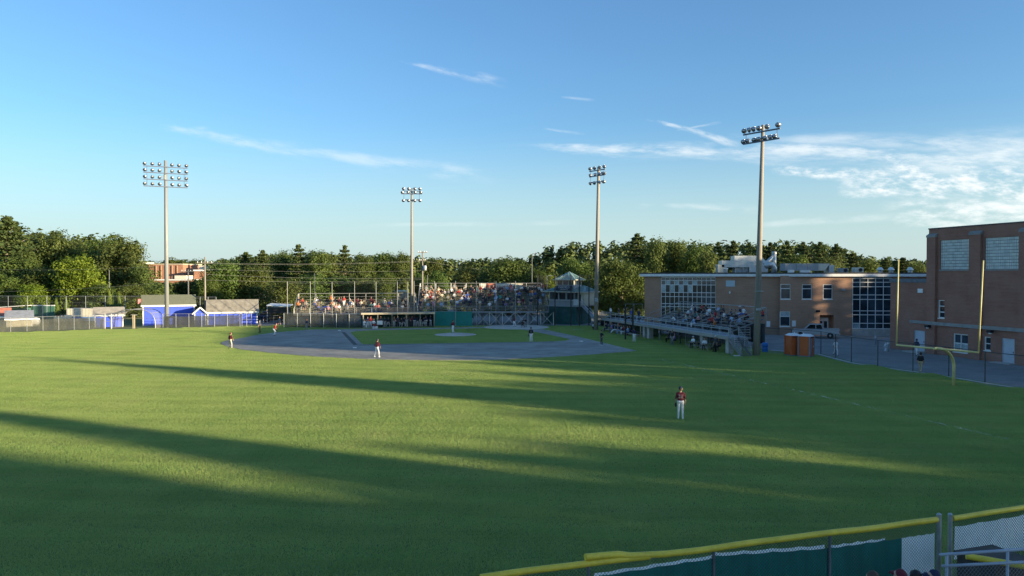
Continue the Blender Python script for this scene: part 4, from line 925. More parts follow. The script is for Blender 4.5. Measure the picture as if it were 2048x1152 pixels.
shed('cream_shed', 'cream shed with slate blue roof behind the left fence screen', 16, 60, 122, 637, 621.5, CREAMW, M('slate_roof', (.22, .24, .28), .7, .2), 4.2)
shed('dugout_shed', 'low shelter with a faded red roof cut by the left picture edge', -40, 14, 124, 632, 617, CREAMW, M('faded_red_roof', (.45, .16, .11), .8, .2), 4)
o = thing('shipping_container', 'cream storage trailer with a blue lower half left of the low blue shed', 'trailer', (XA(160, 129), 129, 0), 0)
w = XA(187, 129) - XA(132, 129); z1 = ZA(617, 129); mb = MB(); mb.box(-w / 2, w / 2, 0, 2.4, z1 - 1.4, z1); mb.obj('upper_body', CREAM, o, bevel=.03); mb = MB(); mb.box(-w / 2 + .6, w / 2 - .02, .01, 2.39, .5, z1 - 1.405); mb.obj('lower_body', M('faded_blue', (.10, .22, .48), .7, .15), o)
mb = MB()
for i in range(9): mb.box(-w / 2 + .25 + i * w / 9, -w / 2 + .30 + i * w / 9, -.03, -.004, z1 - 1.38, z1 - .02)
mb.obj('ribs', CREAM, o); mb = MB()
for x in (-w / 2 + 1, w / 2 - 1): mb.lathe([(.42, -.15), (.42, .15)], 12, 0, Matrix.Translation((x, .4, .42)) @ Matrix.Rotation(math.pi / 2, 4, 'X'))
mb.obj('wheel', BLACKM, o)
o = thing('batting_screen', 'green padded screen with a white top bar behind the left fence', 'screen', (XA(85, 133), 133, 0), 0); w = XA(107, 133) - XA(62, 133)
mb = MB(); mb.box(-w / 2, w / 2, 0, .2, 0, ZA(612, 133)); mb.obj('panel', M('green_canvas', (.06, .17, .12), .9, .15), o); mb = MB(); mb.box(-w / 2 - .05, w / 2 + .05, -.03, .23, ZA(612, 133) + .005, ZA(610, 133)); mb.obj('top_bar', WHITE_P, o); mb = MB(); mb.box(-.06, .06, -.08, -.004, 0, ZA(610, 133)); mb.obj('post', GALV, o)
o = thing('lean_to', 'green walled lean-to with a sloping white edge at the far left', 'shelter', (XA(18, 135), 135, 0), 0); w = XA(42, 135) - XA(-30, 135)
mb = MB(); mb.box(-w / 2, w / 2 - .3, .3, 1.5, 0, ZA(616, 135)); mb.obj('wall', MATS['green_canvas'], o); mb = MB(); mb.beam((-w / 2, 0, ZA(615.5, 135)), (w / 2, 0, ZA(611, 135)), 2.4, .12); mb.obj('roof', WHITE_P, o)
# distant brick building and the low stone house across the lawn
o = thing('far_school', 'distant sunlit brick building with stepped flat roofs beyond the sheds', 'building', (0, 0, 0))
D = 232
mb = MB(); mb.box(XA(298, D), XA(366, D), D, D + 14, 0, ZA(529, D)); mb.obj('main_block', BRICK_FAR, o); mb = MB(); mb.box(XA(297.5, D), XA(366.5, D), D - .2, D + 14.2, ZA(529, D) + .01, ZA(527.5, D)); mb.obj('roof_edge', CREAMW, o)
mb = MB(); mb.box(XA(303, D - 12), XA(384, D - 12), D - 12, D - .3, 0, ZA(561, D - 12)); mb.obj('front_block', BRICK_FAR, o); mb = MB(); mb.box(XA(302, D - 12), XA(385, D - 12), D - 12.3, D - .31, ZA(561, D - 12) + .01, ZA(558.5, D - 12)); mb.obj('front_roof_edge', WHITE_P, o)
mb = MB(); mb.box(XA(388, D - 4), XA(424, D - 4), D - 4, D + 8, 0, ZA(542.5, D)); mb.obj('right_block', BRICK_FAR, o); mb = MB(); mb.box(XA(387, D - 4), XA(425, D - 4), D - 4.3, D + 8.2, ZA(542.5, D) + .01, ZA(539.5, D)); mb.obj('right_roof_edge', WHITE_P, o)
mb = MB(); mb.box(XA(340, D - 12), XA(363, D - 12), D - 9, D - 4, ZA(558, D - 12), ZA(551, D - 12)); mb.obj('roof_unit', CREAM, o); mb = MB(); mb.box(XA(398, D), XA(408, D), D, D + 4, ZA(539, D), ZA(531, D)); mb.obj('roof_unit', CREAM, o); mb = MB(); mb.box(XA(289, D), XA(299, D), D - 2, D + 3, ZA(529, D) + .1, ZA(524.5, D)); mb.obj('roof_box', CREAM, o)
mb = MB()
for x in (312, 322, 332, 344, 354): mb.box(XA(x, D), XA(x + 1.6, D), D - .25, D - .02, 4, ZA(531, D))
mb.obj('brick_pilaster', M('pale_brick', (.42, .27, .17), .9, .1), o); mb = MB(); mb.box(XA(352, D - 12), XA(356, D - 12), D - 12.08, D - 12.01, .5, 3); mb.obj('window', GLASS, o)
o = thing('low_house', 'low grey house with a flat roof on the lawn beyond the gate', 'building', (XA(528, 196), 196, 0), 0)
w = XA(548, 196) - XA(509, 196); mb = MB(); mb.box(-w / 2, w / 2 - 1, 0, 8, 0, ZA(586, 196)); mb.obj('wall', M('grey_clapboard', (.26, .25, .25), .9, .12), o); mb = MB(); mb.box(-w / 2 - .4, w / 2 + .3, -.4, 8.4, ZA(586, 196) + .01, ZA(583, 196)); mb.obj('roof', CREAMW, o); mb = MB(); mb.box(w / 2 - .98, w / 2 + .2, .1, 5, 0, ZA(587, 196)); mb.obj('end_wall', WHITE_P, o)
o = thing('guard_house', 'low tan building with a cream eave seen through the end of the bleachers', 'building', (XA(790, 168), 168, 0), 0)
w = XA(810, 168) - XA(770, 168); mb = MB(); mb.box(-w / 2, w / 2, 0, 6, 0, ZA(586, 168)); mb.obj('wall', M('tan_stucco', (.40, .33, .24), .9, .12), o); mb = MB(); mb.box(-w / 2 + .1, w / 2 - .3, -.6, 6.3, ZA(584, 168), ZA(581.5, 168)); mb.obj('roof', CREAMW, o)
mb = MB()
for i in range(4): mb.box(-w / 2 + .3 + i * 1.2, -w / 2 + .4 + i * 1.2, -.4, -.3, 0, ZA(584, 168) - .01)
mb.obj('post', CREAMW, o)
# ================================================================== light poles
WOOD_POLE = M('weathered_pole_wood', (.28, .255, .215), .85, .25, 1.5, bump=.3, stretch=(1, 1, .08)); STEEL = M('pole_steel', (.24, .25, .245), .5, .12, 2, stretch=(1, 1, .1)); ARMM = M('crossarm_steel', (.10, .12, .17), .5, .2)
m, nt, b = newmat('reflector'); b.inputs['Base Color'].default_value = (.42, .43, .45, 1); b.inputs['Metallic'].default_value = .8; b.inputs['Roughness'].default_value = .32; REFL = m
LENS = M('lamp_glass', (.30, .29, .26), .12, .2, 6, spec=.8)
def lamp_meshes():
    mb = MB(); mb.lathe([(.06, -.42), (.13, -.40), (.16, -.30), (.22, -.22), (.30, -.08), (.33, 0)], 14); mb.tube([(0, 0, -.36), (0, .14, -.42), (0, .26, -.2)], .025, 5)
    a = mb.mesh('floodlight', [REFL], True); mb = MB(); mb.lathe([(.32, -.015), (.22, -.06), (.02, -.09)], 14, cap=True); return a, mb.mesh('lens', [LENS], True)
LAMP_ME, LENS_ME = lamp_meshes()
def light_pole(label, base, top, r0, r1, mat, armdir, rows, lean=None, extras=(), group='stadium light poles'):
    "rows: (height above the ground, arm length, offsets of the lamps along the arm, lamps sit above or below)"
    o = thing('light_pole', label, 'light pole', base, 0, group); tp = Vector(top) - Vector(base)
    mb = MB(); mb.tube([(0, 0, -.2), tp * .5, tp], [r0, (r0 + r1) / 2, r1], 12); mb.obj('pole', mat, o, smooth=True)
    ad = Vector((armdir[0], armdir[1], 0)).normalized(); fw = Vector((ad.y, -ad.x, 0))
    for h, L, offs, up in rows:
        c = tp * (h / tp.z); mb = MB(); mb.beam(c - ad * L / 2 + fw * (r1 + .06), c + ad * L / 2 + fw * (r1 + .06), .12, .14); arm = mb.obj('crossarm', ARMM, o)
        for i, q in enumerate(offs):
            yaw = (rnd.random() - .5) * .9; l = link('floodlight', LAMP_ME, o); l.location = c + ad * q + fw * (r1 + .15) + Vector((0, 0, .36 * up))
            d = (fw * math.cos(yaw) + ad * math.sin(yaw)) * .86 + Vector((0, 0, -.5)); l.rotation_euler = d.to_track_quat('Z', 'Y').to_euler(); l.scale = (.85, .85, .95)
            link('lens', LENS_ME, l)
    if len(rows) > 1:
        hs = sorted({r_[0] for r_ in rows})
        for a_, b_ in zip(hs[:-1], hs[1:]):
            if b_ - a_ > 1.8: continue
            for q in (-.42, .42): 
                L = rows[0][1]; ca, cb_ = tp * (a_ / tp.z), tp * (b_ / tp.z); mb = MB(); mb.beam(ca + ad * L * q + fw * (r1 + .06), cb_ + ad * L * q + fw * (r1 + .06), .05, .05); mb.obj('arm_strut', ARMM, o)
    for nm, z, sz in extras:
        c = tp * (z / tp.z); mb = MB(); mb.box(-sz[0] / 2, sz[0] / 2, -sz[1] - r0, -r0 + .05, 0, sz[2], 0, Matrix.Translation(c)); mb.obj(nm, GREYP, o)
    return o
def at_h(y, D): return ZA(y, D)
six = lambda L: [-L * .47, -L * .30, -L * .14, L * .14, L * .30, L * .47]
b1 = G(334, 655); t1 = P(331, 321, b1.y); D = b1.y
light_pole('tall grey steel light pole with four rows of floodlights in front of the blue shed', b1, t1, .34, .22, STEEL, (6.4, 3.3), [(at_h(y, D), 6.3, six(6.3), 1) for y in (334.5, 347, 360.5, 374)], extras=(('cable_box', at_h(352, D) - .6, (.3, .2, .7)),))
b2 = Vector((XA(823, 131), 131, 0)); t2 = P(823.5, 377, 131); D = 131
four = lambda L: [-L * .46, -L * .17, L * .17, L * .46]
light_pole('pale wooden light pole with three rows of floodlights between the two bleachers', b2, t2, .26, .17, WOOD_POLE, (1, .05), [(at_h(382.5, D), 3.1, four(3.0), 1), (at_h(388, D), 3.5, four(3.4), .6), (at_h(400, D), 3.1, four(3.0), -.4)])
b3 = G(1191.5, 660); t3 = P(1197.3, 334, b3.y); D = b3.y
light_pole('wooden light pole with slanted floodlight rows beside the press box', b3, t3, .33, .2, WOOD_POLE, (2.0, -2.7), [(at_h(341, D), 3.4, four(3.3), 1), (at_h(352, D), 3.4, [-1.5, -.5, .5, 1.1, 1.6], .5), (at_h(364, D), 3.4, four(3.2), -.4)], extras=(('cable_box', 4.2, (.45, .35, .6)),))
b4 = G(1512.5, 711); t4 = P(1526, 250, b4.y); D = b4.y
light_pole('near wooden light pole with two slanted floodlight rows beside the third base stand', b4, t4, .36, .17, WOOD_POLE, (2.95, -4.1), [(at_h(264, D), 4.4, [-2.05, -1.5, -.95, -.25, .7, 2.0], 1), (at_h(283, D), 4.4, [-2.15, -1.65, -.8, -.25, .45, 1.05, 1.6], .55)], extras=(('cable_box', 4.6, (.5, .1, .25)), ('step_bracket', at_h(583, D), (.9, .08, .08))))
# ================================================================== utility poles and wires
def util_pole(label, x, ytop, D, arms, r0=.16, group='utility poles', tr=False):
    o = thing('utility_pole', label, 'utility pole', (XA(x, D), D, 0), 0, group); h = ZA(ytop, D)
    mb = MB(); mb.tube([(0, 0, 0), (0, 0, h)], [r0, r0 * .7], 9); mb.obj('pole', WOOD_POLE, o, smooth=True)
    for y, w in arms:
        z = ZA(y, D); mb = MB(); mb.beam((-w / 2, -.15, z), (w / 2, -.15, z), .12, .14); mb.obj('crossarm', WOOD_POLE, o)
        for q in (-.45, -.2, .2, .45): mb = MB(); mb.lathe([(.06, 0), (.09, .05), (.05, .2), (.02, .22)], 8, 0, Matrix.Translation((w * q, -.15, z + .07))); mb.obj('insulator', WHITE_P, o)
    if tr: mb = MB(); mb.lathe([(.3, 0), (.33, .05), (.33, .85), (.25, .95)], 12, 0, Matrix.Translation((.45, -.1, ZA(541, D)))); mb.obj('transformer', GALV, o, smooth=True)
    return o
util_pole('crossarm utility pole of bare wood between the two large blue sheds', 410, 514, 128.8, [(526, 2.6)])
util_pole('smaller utility pole with two crossarms in front of the distant brick building', 376.5, 539, 150, [(542.5, 2.6)])
util_pole('utility pole with a grey transformer behind the home plate bleachers', 845, 503, 142, [(505, 1.7), (521, 1.3)], tr=True)
STEELG = M('dull_grey_steel', (.17, .18, .18), .6, .15)
for x, y0, D, lab in ((218.5, 540, 138, 'plain grey post rising among the trees behind the cedars'), (629, 546, 140, 'thin pole behind the first base bleachers'), (1064, 508, 142, 'tall thin lamp pole left of the press box'), (1094, 552, 140, 'short bent lamp pole just left of the press box roof'), (855, 550, 146, 'short plain pole right of the transformer pole')):
    o = thing('metal_pole', lab, 'pole', (XA(x, D), D, 0), 0, 'plain poles'); h = ZA(y0, D); mb = MB(); mb.tube([(0, 0, 0), (0, 0, h)], [.08, .055], 8); mb.obj('pole', STEELG, o)
    if 'lamp' in lab: mb = MB(); mb.tube([(0, 0, h - .05), (.5, 0, h + .1), (1.0, 0, h)], .05, 6); mb.obj('lamp_arm', GALV, o)
WIRE = M('wire', (.30, .30, .28), .5, .1)
def wire(label, a, b, sag, r=.010):
    pts = [a + (b - a) * t + Vector((0, 0, -4 * sag * t * (1 - t))) for t in [i / 14 for i in range(15)]]
    mb = MB(); mb.tube(pts, r, 5); o = mb.obj('power_line', WIRE); tag(o, label, 'wire', 'overhead wires')
UD = 128.6; T2 = 142
for i, (ya, yb, xa, xb, lab) in enumerate(((526, 521, 419, 848, 'uppermost overhead wire from the bare wood pole to the transformer pole'), (527, 523, 403, 842, 'overhead wire just under the uppermost one, from the bare wood crossarm to the transformer pole'),
        (538, 541, 410, 845, 'overhead wire at the height of the transformer'), (548.5, 556, 410, 845, 'overhead wire passing just above the bleacher trees'), (560, 559, 410, 845, 'lowest overhead wire between the two utility poles'))):
    wire(lab, P(xa, ya, UD), P(xb, yb, T2), .35)
for ya, yb, lab in ((536, 526, 'upper overhead wire running left out of the picture from the bare wood pole'), (583, 556, 'middle overhead wire running left across the wood'), (598, 596, 'low overhead wire crossing in front of the cedars')):
    wire(lab, P(-90, ya, 137), P(404, yb, UD), .7)
wire('overhead wire from the transformer pole toward the home plate bleachers wood', P(848, 521, T2), P(1010, 540, 190), .5)
wire('thin wire from the school corner down to the third base stand', P(1275, 585, 118), P(1322, 598, 111), .1, .015)
# ================================================================== fences
m, nt, b = newmat('windscreen_cloth'); tc = nt.new('ShaderNodeTexCoord').outputs['Object']; tr = nt.new('ShaderNodeBsdfTransparent'); mx = nt.new('ShaderNodeMixShader')
nt.put(b.inputs['Base Color'], nt.mix(nt.ramp(nt.noise(nt.mapping(tc, (1, 1, .25)), 1.3, 4), .35, .7), (.035, .042, .042, 1), (.065, .07, .056, 1))); b.inputs['Roughness'].default_value = .9
nt.l.new(nt.ramp(nt.noise(tc, .35, 3), .35, .65, .66, .84), mx.inputs[0]); nt.l.new(tr.outputs[0], mx.inputs[1]); nt.l.new(b.outputs[0], mx.inputs[2]); nt.l.new(mx.outputs[0], nt.n['Material Output'].inputs[0]); SCREEN = m
def net_mat(name, col, cover):
    m, nt, b = newmat(name); tr = nt.new('ShaderNodeBsdfTransparent'); mx = nt.new('ShaderNodeMixShader'); b.inputs['Base Color'].default_value = rgba(col); b.inputs['Roughness'].default_value = .6
    mx.inputs[0].default_value = cover; nt.l.new(tr.outputs[0], mx.inputs[1]); nt.l.new(b.outputs[0], mx.inputs[2]); nt.l.new(mx.outputs[0], nt.n['Material Output'].inputs[0]); return m
CHAIN = net_mat('chain_link_far', (.12, .13, .13), .10); NETB = net_mat('black_netting', (.02, .02, .025), .22); NETG = net_mat('grey_netting', (.12, .12, .12), .03)
def fence(label, pts, h, posts, rail=True, screen=None, mesh=True, postm=None, railm=None, r=.035, group='fences', mid=False, meshm=None):
    o = thing('chain_link_fence', label, 'fence', pts[0], 0, group); b0 = Vector(pts[0]); L = [Vector(p) - b0 for p in pts]; cum = [0]
    for i in range(len(L) - 1): cum.append(cum[-1] + (L[i + 1] - L[i]).length)
    def at(s):
        for i in range(len(L) - 1):
            if s <= cum[i + 1] + 1e-6: return L[i] + (L[i + 1] - L[i]) * ((s - cum[i]) / (cum[i + 1] - cum[i]))
        return L[-1]
    n = posts if isinstance(posts, int) else 0
    for i in range(n + 1):
        p = at(cum[-1] * i / n); mb = MB(); mb.tube([p, p + Vector((0, 0, h))], r, 6); mb.obj('post', postm or GALV, o)
    if rail: mb = MB(); mb.tube([p + Vector((0, 0, h)) for p in L], r * .75, 6); mb.obj('top_rail', railm or postm or GALV, o)
    if mid: mb = MB(); mb.tube([p + Vector((0, 0, h * .5)) for p in L], r * .6, 6); mb.obj('middle_rail', railm or postm or GALV, o)
    if mesh:
        mb = MB()
        for i in range(len(L) - 1): mb.quad(L[i], L[i + 1], L[i + 1] + Vector((0, 0, h)), L[i] + Vector((0, 0, h)))
        mb.obj('wire_mesh', meshm or CHAIN, o)
    if screen:
        z0, z1 = screen; off = Vector((0, .05, 0)); mb = MB(); K = 10
        for i in range(len(L) - 1):
            for k in range(K):
                f0, f1 = k / K, (k + 1) / K; p, q = L[i] + (L[i + 1] - L[i]) * f0 + off, L[i] + (L[i + 1] - L[i]) * f1 + off; s0, s1 = .05 * math.sin(9 * f0 + i), .05 * math.sin(9 * f1 + i)
                mb.quad(p + Vector((0, 0, z0)), q + Vector((0, 0, z0)), q + Vector((0, 0, z1 + s1)), p + Vector((0, 0, z1 + s0)))
        mb.obj('windscreen', SCREEN, o)
    return o
gg = lambda *xy: [G(x, y) for x, y in xy]
fence('left field fence with a dark screen in front of the cream shed', gg((-170, 676), (0, 665), (66, 662.5), (140, 660), (208, 657.5)), 2.1, 12, screen=(.05, 1.72))
fence('dark screened fence in front of the blue sheds', gg((326, 655.5), (400, 654.5), (480, 653)), 2.15, 6, screen=(.05, 1.75))
fence('open chain link gate panels in front of the long blue shed', gg((484, 653), (503, 652.6)), 2.2, 2, mid=True)
fence('low pipe barrier across the gate opening', gg((506, 646), (568, 645)), 1.2, 3, mesh=True)
fence('olive screened fence under the first base bleachers', gg((568, 655), (640, 655.5), (700, 656.5), (726, 656.5)), 2.25, 6, screen=(.02, 2.1))
fence('dark chain link fence beside the pavement on the right of the field', [Vector((27.9, 85.5, 0))] + fence_r + [Vector((39.6, 50, 0)), Vector((41.5, 38, 0))], 2.35, 14, postm=M('dark_green_steel', (.045, .06, .06), .6, .2), r=.04)
fence('fence along the lawn beyond the gate', [Vector((XA(500, 150), 150, 0)), Vector((XA(590, 150), 150, 0))], 1.5, 8, postm=BLACKM)
fence('tall chain link fence behind the sheds on the left', [P(-60, 640, 132).xy.to_3d(), Vector((XA(200, 131), 131, 0)), Vector((XA(290, 131), 131, 0))], 4.6, 9)
fence('tall chain link enclosure between the two large blue sheds', [Vector((XA(384, 133), 133, 0)), Vector((XA(432, 133), 133, 0))], 4.4, 3, mid=True)
fence('batting cage frame of grey pipes near the school corner', [Vector((XA(1251, 122), 122, 0)), Vector((XA(1285, 122), 122, 0))], ZA(608, 122), 2, meshm=NETG)
# backstop: grey poles in front of the stands, black poles and netting behind home plate
def backstop(label, xs, ytop, D, mat, netm, r=.06, y1=None, railys=(), taper=None):
    o = thing('backstop_net', label, 'net', (0, D, 0), 0, 'nets in front of the stands'); pts = []
    for i, x in enumerate(xs):
        p = Vector((XA(x, D), 0, 0)); h = ZA(ytop, D); pts.append((p, h)); mb = MB(); mb.tube([p, p + Vector((0, 0, h))], r, 7); mb.obj('post', mat, o)
    mb = MB()
    for (p, h), (q, g_) in zip(pts[:-1], pts[1:]): mb.quad(p + Vector((0, .08, 1.9)), q + Vector((0, .08, 1.9)), q + Vector((0, .08, g_ - .1)), p + Vector((0, .08, h - .1)))
    mb.obj('netting', netm, o)
    for y in railys: mb = MB(); z = ZA(y, D); mb.beam(pts[0][0] + Vector((0, 0, z)), pts[-1][0] + Vector((0, 0, z)), .02, .02); mb.obj('cable', mat, o)
    return o
PALE_STEEL = M('pale_steel', (.33, .33, .31), .45, .1, 2, metal=.3)
backstop('row of pale net poles in front of the first base bleachers', [574.5, 620.5, 664, 709, 752, 794.5, 815.5], 563, 120.8, PALE_STEEL, NETG, .045, railys=(566,))
backstop('row of pale net poles in front of the home plate bleachers', [828, 869, 911, 952.5, 992, 1031], 562, 122.5, PALE_STEEL, NETG, .045, railys=(571,))
backstop('black net poles in front of the press box', [1075, 1110, 1142, 1159, 1178, 1194], 549, 124, BLACKM, NETB, .085, railys=(556,))
backstop('pair of black net poles at the end of the third base dugout', [1251, 1266], 612, 97.5, BLACKM, NETB, .11)
# ================================================================== batting cage hoop
o = thing('batting_cage', 'rounded pipe batting cage frame in front of the low blue shed', 'batting cage', G(266, 657), 0)
D = o.location.y; px0, px1, pm_ = XA(222.5, D) - o.location.x, XA(310, D) - o.location.x, 0
hh = ZA(619, D)
for dy in (0, 3.2):
    pts = []
    for i in range(25):
        t = math.pi * i / 24; c_, s_ = math.cos(t), math.sin(t); pts.append(((px0 + px1) / 2 - (px1 - px0) / 2 * abs(c_) ** .7 * (1 if c_ > 0 else -1), dy, hh * abs(s_) ** .62))
    mb = MB(); mb.tube(pts, .06, 7); mb.obj('hoop', PALE_STEEL, o)
for t in (6, 12, 18): mb = MB(); mb.tube([(pts[t][0], 0, pts[t][2]), (pts[t][0], 3.2, pts[t][2])], .045, 6); mb.obj('purlin', PALE_STEEL, o)
for x in (.0, .25): mb = MB(); mb.tube([(x, 0, 0), (x, 0, 2.1)], .06, 6); mb.obj('post', M('tan_post', (.50, .42, .28), .7, .1), o)
mb = MB(); mb.tube([(px0 * .9, 3.2, 1.4), (px1 * .95, 3.2, 1.4)], .035, 6); mb.obj('rail', PALE_STEEL, o)
mb = MB()
for i in range(24): mb.quad(pts[i], pts[i + 1], (pts[i + 1][0], .02, pts[i + 1][2]), (pts[i][0], .02, pts[i][2]))
mb.obj('net_roof', net_mat('cage_net', (.5, .48, .42), .16), o)
mb = MB(); mb.box(-.3, 2.6 - 2.0, .05, .12, 2.0, 2.16); mb.obj('top_board', PALE_STEEL, o)
o = thing('bullpen_gate', 'white framed gate beside the batting cage', 'gate', G(210, 657.5), 0)
for x in (0, .95): mb = MB(); mb.tube([(x * 1.0, 0, 0), (x * 1.0, 0, 2.3)], .07, 7); mb.obj('post', PALE_STEEL, o)
mb = MB(); mb.tube([(0, 0, 1.1), (.95, 0, 1.1)], .04, 6); mb.obj('rail', PALE_STEEL, o)
# ================================================================== goal post
YEL = M('yellow_paint', (.66, .56, .24), .45, .1, 1.5)
o = thing('goal_post', 'yellow gooseneck football goal post beside the right hand fence', 'goal post', G(1907, 772), 0); B = o.location
cl, cr_ = P(1793, 690, 56.7) - B, P(1957, 705, 51.4) - B; mid = (cl + cr_) / 2
mb = MB(); mb.tube([(0, 0, 0), (0, 0, 1.45)] + [tuple(Vector((0, 0, 1.45)) + Vector((mid.x * 1.05 * (1 - math.cos(t)), mid.y * 1.05 * (1 - math.cos(t)), (mid.z - 1.45) * math.sin(t)))) for t in [math.pi / 2 * i / 14 for i in range(1, 15)]], .105, 10); mb.obj('gooseneck', YEL, o, smooth=True)
mb = MB(); mb.tube([cl, cr_], .07, 9); mb.obj('crossbar', YEL, o, smooth=True)
for c_, px, py, D in ((cl, 1797, 519, 56.7), (cr_, 1966.5, 521, 51.4)): mb = MB(); mb.tube([c_, P(px, py, D) - B], .05, 8); mb.obj('upright', YEL, o, smooth=True)
# ================================================================== portable toilets, bin, hydrant, bollards
ORANGE = M('orange_plastic', (.50, .11, .03), .5, .12, 1.5); OGREY = M('grey_plastic', (.20, .22, .26), .5, .1)
def toilet(label, x, y, rz, stripe):
    p = G(x, y); o = thing('portable_toilet', label, 'portable toilet', p, rz, 'portable toilets'); w, d, h = 1.12, 1.15, 2.05
    mb = MB(); mb.box(-w / 2, w / 2, -d / 2, d / 2, .12, h); mb.obj('cabin', ORANGE, o, bevel=.03)
    mb = MB(); mb.box(-w / 2 - .02, w / 2 + .02, -d / 2 - .02, d / 2 + .02, 0, .115); mb.obj('skid', OGREY, o)
    mb = MB(); mb.add([(-w / 2 - .05, -d / 2 - .05, h + .004), (w / 2 + .05, -d / 2 - .05, h + .004), (w / 2 + .05, d / 2 + .05, h + .004), (-w / 2 - .05, d / 2 + .05, h + .004), (-.3, -.32, h + .22), (.3, -.32, h + .22), (.3, .32, h + .22), (-.3, .32, h + .22)], [(3, 2, 1, 0), (4, 5, 6, 7), (0, 1, 5, 4), (1, 2, 6, 5), (2, 3, 7, 6), (3, 0, 4, 7)]); mb.obj('roof', WHITE_P, o)
    for s_ in (-1, 1):
        for q in (-1, 1): mb = MB(); mb.box(s_ * w / 2 - .06, s_ * w / 2 + .06, q * d / 2 - .06, q * d / 2 + .06, .12, h - .004); mb.obj('corner_post', OGREY if stripe else ORANGE, o)
    mb = MB(); mb.box(-.36, .36, -d / 2 - .03, -d / 2 - .004, .25, 1.88); dr = mb.obj('door', ORANGE, o)
    if stripe: mb = MB(); mb.box(-.36, -.12, -d / 2 - .045, -d / 2 - .031, .25, 1.88); mb.obj('stripe', OGREY, dr)
    mb = MB(); mb.box(-.4, .4, -d / 2 - .04, -d / 2 - .004, 1.9, 1.97); mb.obj('vent_slot', BLACKM, o); mb = MB(); mb.box(.26, .32, -d / 2 - .06, -d / 2 - .031, .95, 1.1); mb.obj('handle', WHITE_P, dr)
    mb = MB(); mb.tube([(.42, .42, h), (.42, .42, h + .3)], .05, 8); mb.obj('vent_pipe', WHITE_P, o)
toilet('orange portable toilet with plain front, nearer the light pole', 1586, 711, .2, False); toilet('orange portable toilet with grey striped sides, right one of the two', 1612, 713, .85, True)
o = thing('blue_bin', 'bright blue barrel behind the near light pole', 'barrel', G(1530, 704), 0); mb = MB(); mb.lathe([(.30, 0), (.31, .05), (.29, .3), (.31, .33), (.29, .36), (.29, .62), (.31, .65), (.30, .95), (.27, .97)], 16); mb.obj('barrel', M('blue_plastic', (.02, .16, .50), .4, .1), o, smooth=True); mb = MB(); mb.lathe([(.26, .972), (.26, .985)], 12); mb.obj('lid', M('blue_lid', (.03, .2, .55), .4, .1), o)
o = thing('fire_hydrant', 'pale fire hydrant on the pavement between the fence posts', 'hydrant', G(1772, 702), 0); HY = M('hydrant_paint', (.62, .66, .70), .5, .1)
mb = MB(); mb.lathe([(.2, 0), (.2, .06), (.14, .08), (.14, .55), (.18, .58), (.18, .66), (.15, .72), (.1, .82), (.04, .86), (.04, .92)], 14); mb.obj('barrel', HY, o, smooth=True)
for a in (0, math.pi): mb = MB(); mb.lathe([(.07, .12), (.07, .24), (.05, .26)], 10, 0, Matrix.Translation((0, 0, .5)) @ Matrix.Rotation(a, 4, 'Z') @ Matrix.Rotation(math.pi / 2, 4, 'Y')); mb.obj('outlet', HY, o)
for x, y, lab in ((1751, 689, 'pale bollard left of the fire hydrant'), (1776, 703, 'pale bollard directly behind the fire hydrant')):
    o = thing('bollard', lab, 'bollard', G(x, y), 0, 'bollards by the hydrant'); mb = MB(); mb.lathe([(.1, 0), (.1, 1.05), (.07, 1.13), (.02, 1.15)], 12); mb.obj('post', M('bollard_paint', (.36, .40, .44), .6, .1), o, smooth=True); mb = MB(); mb.lathe([(.104, .8), (.104, .95)], 12); mb.obj('band', WHITE_P, o)
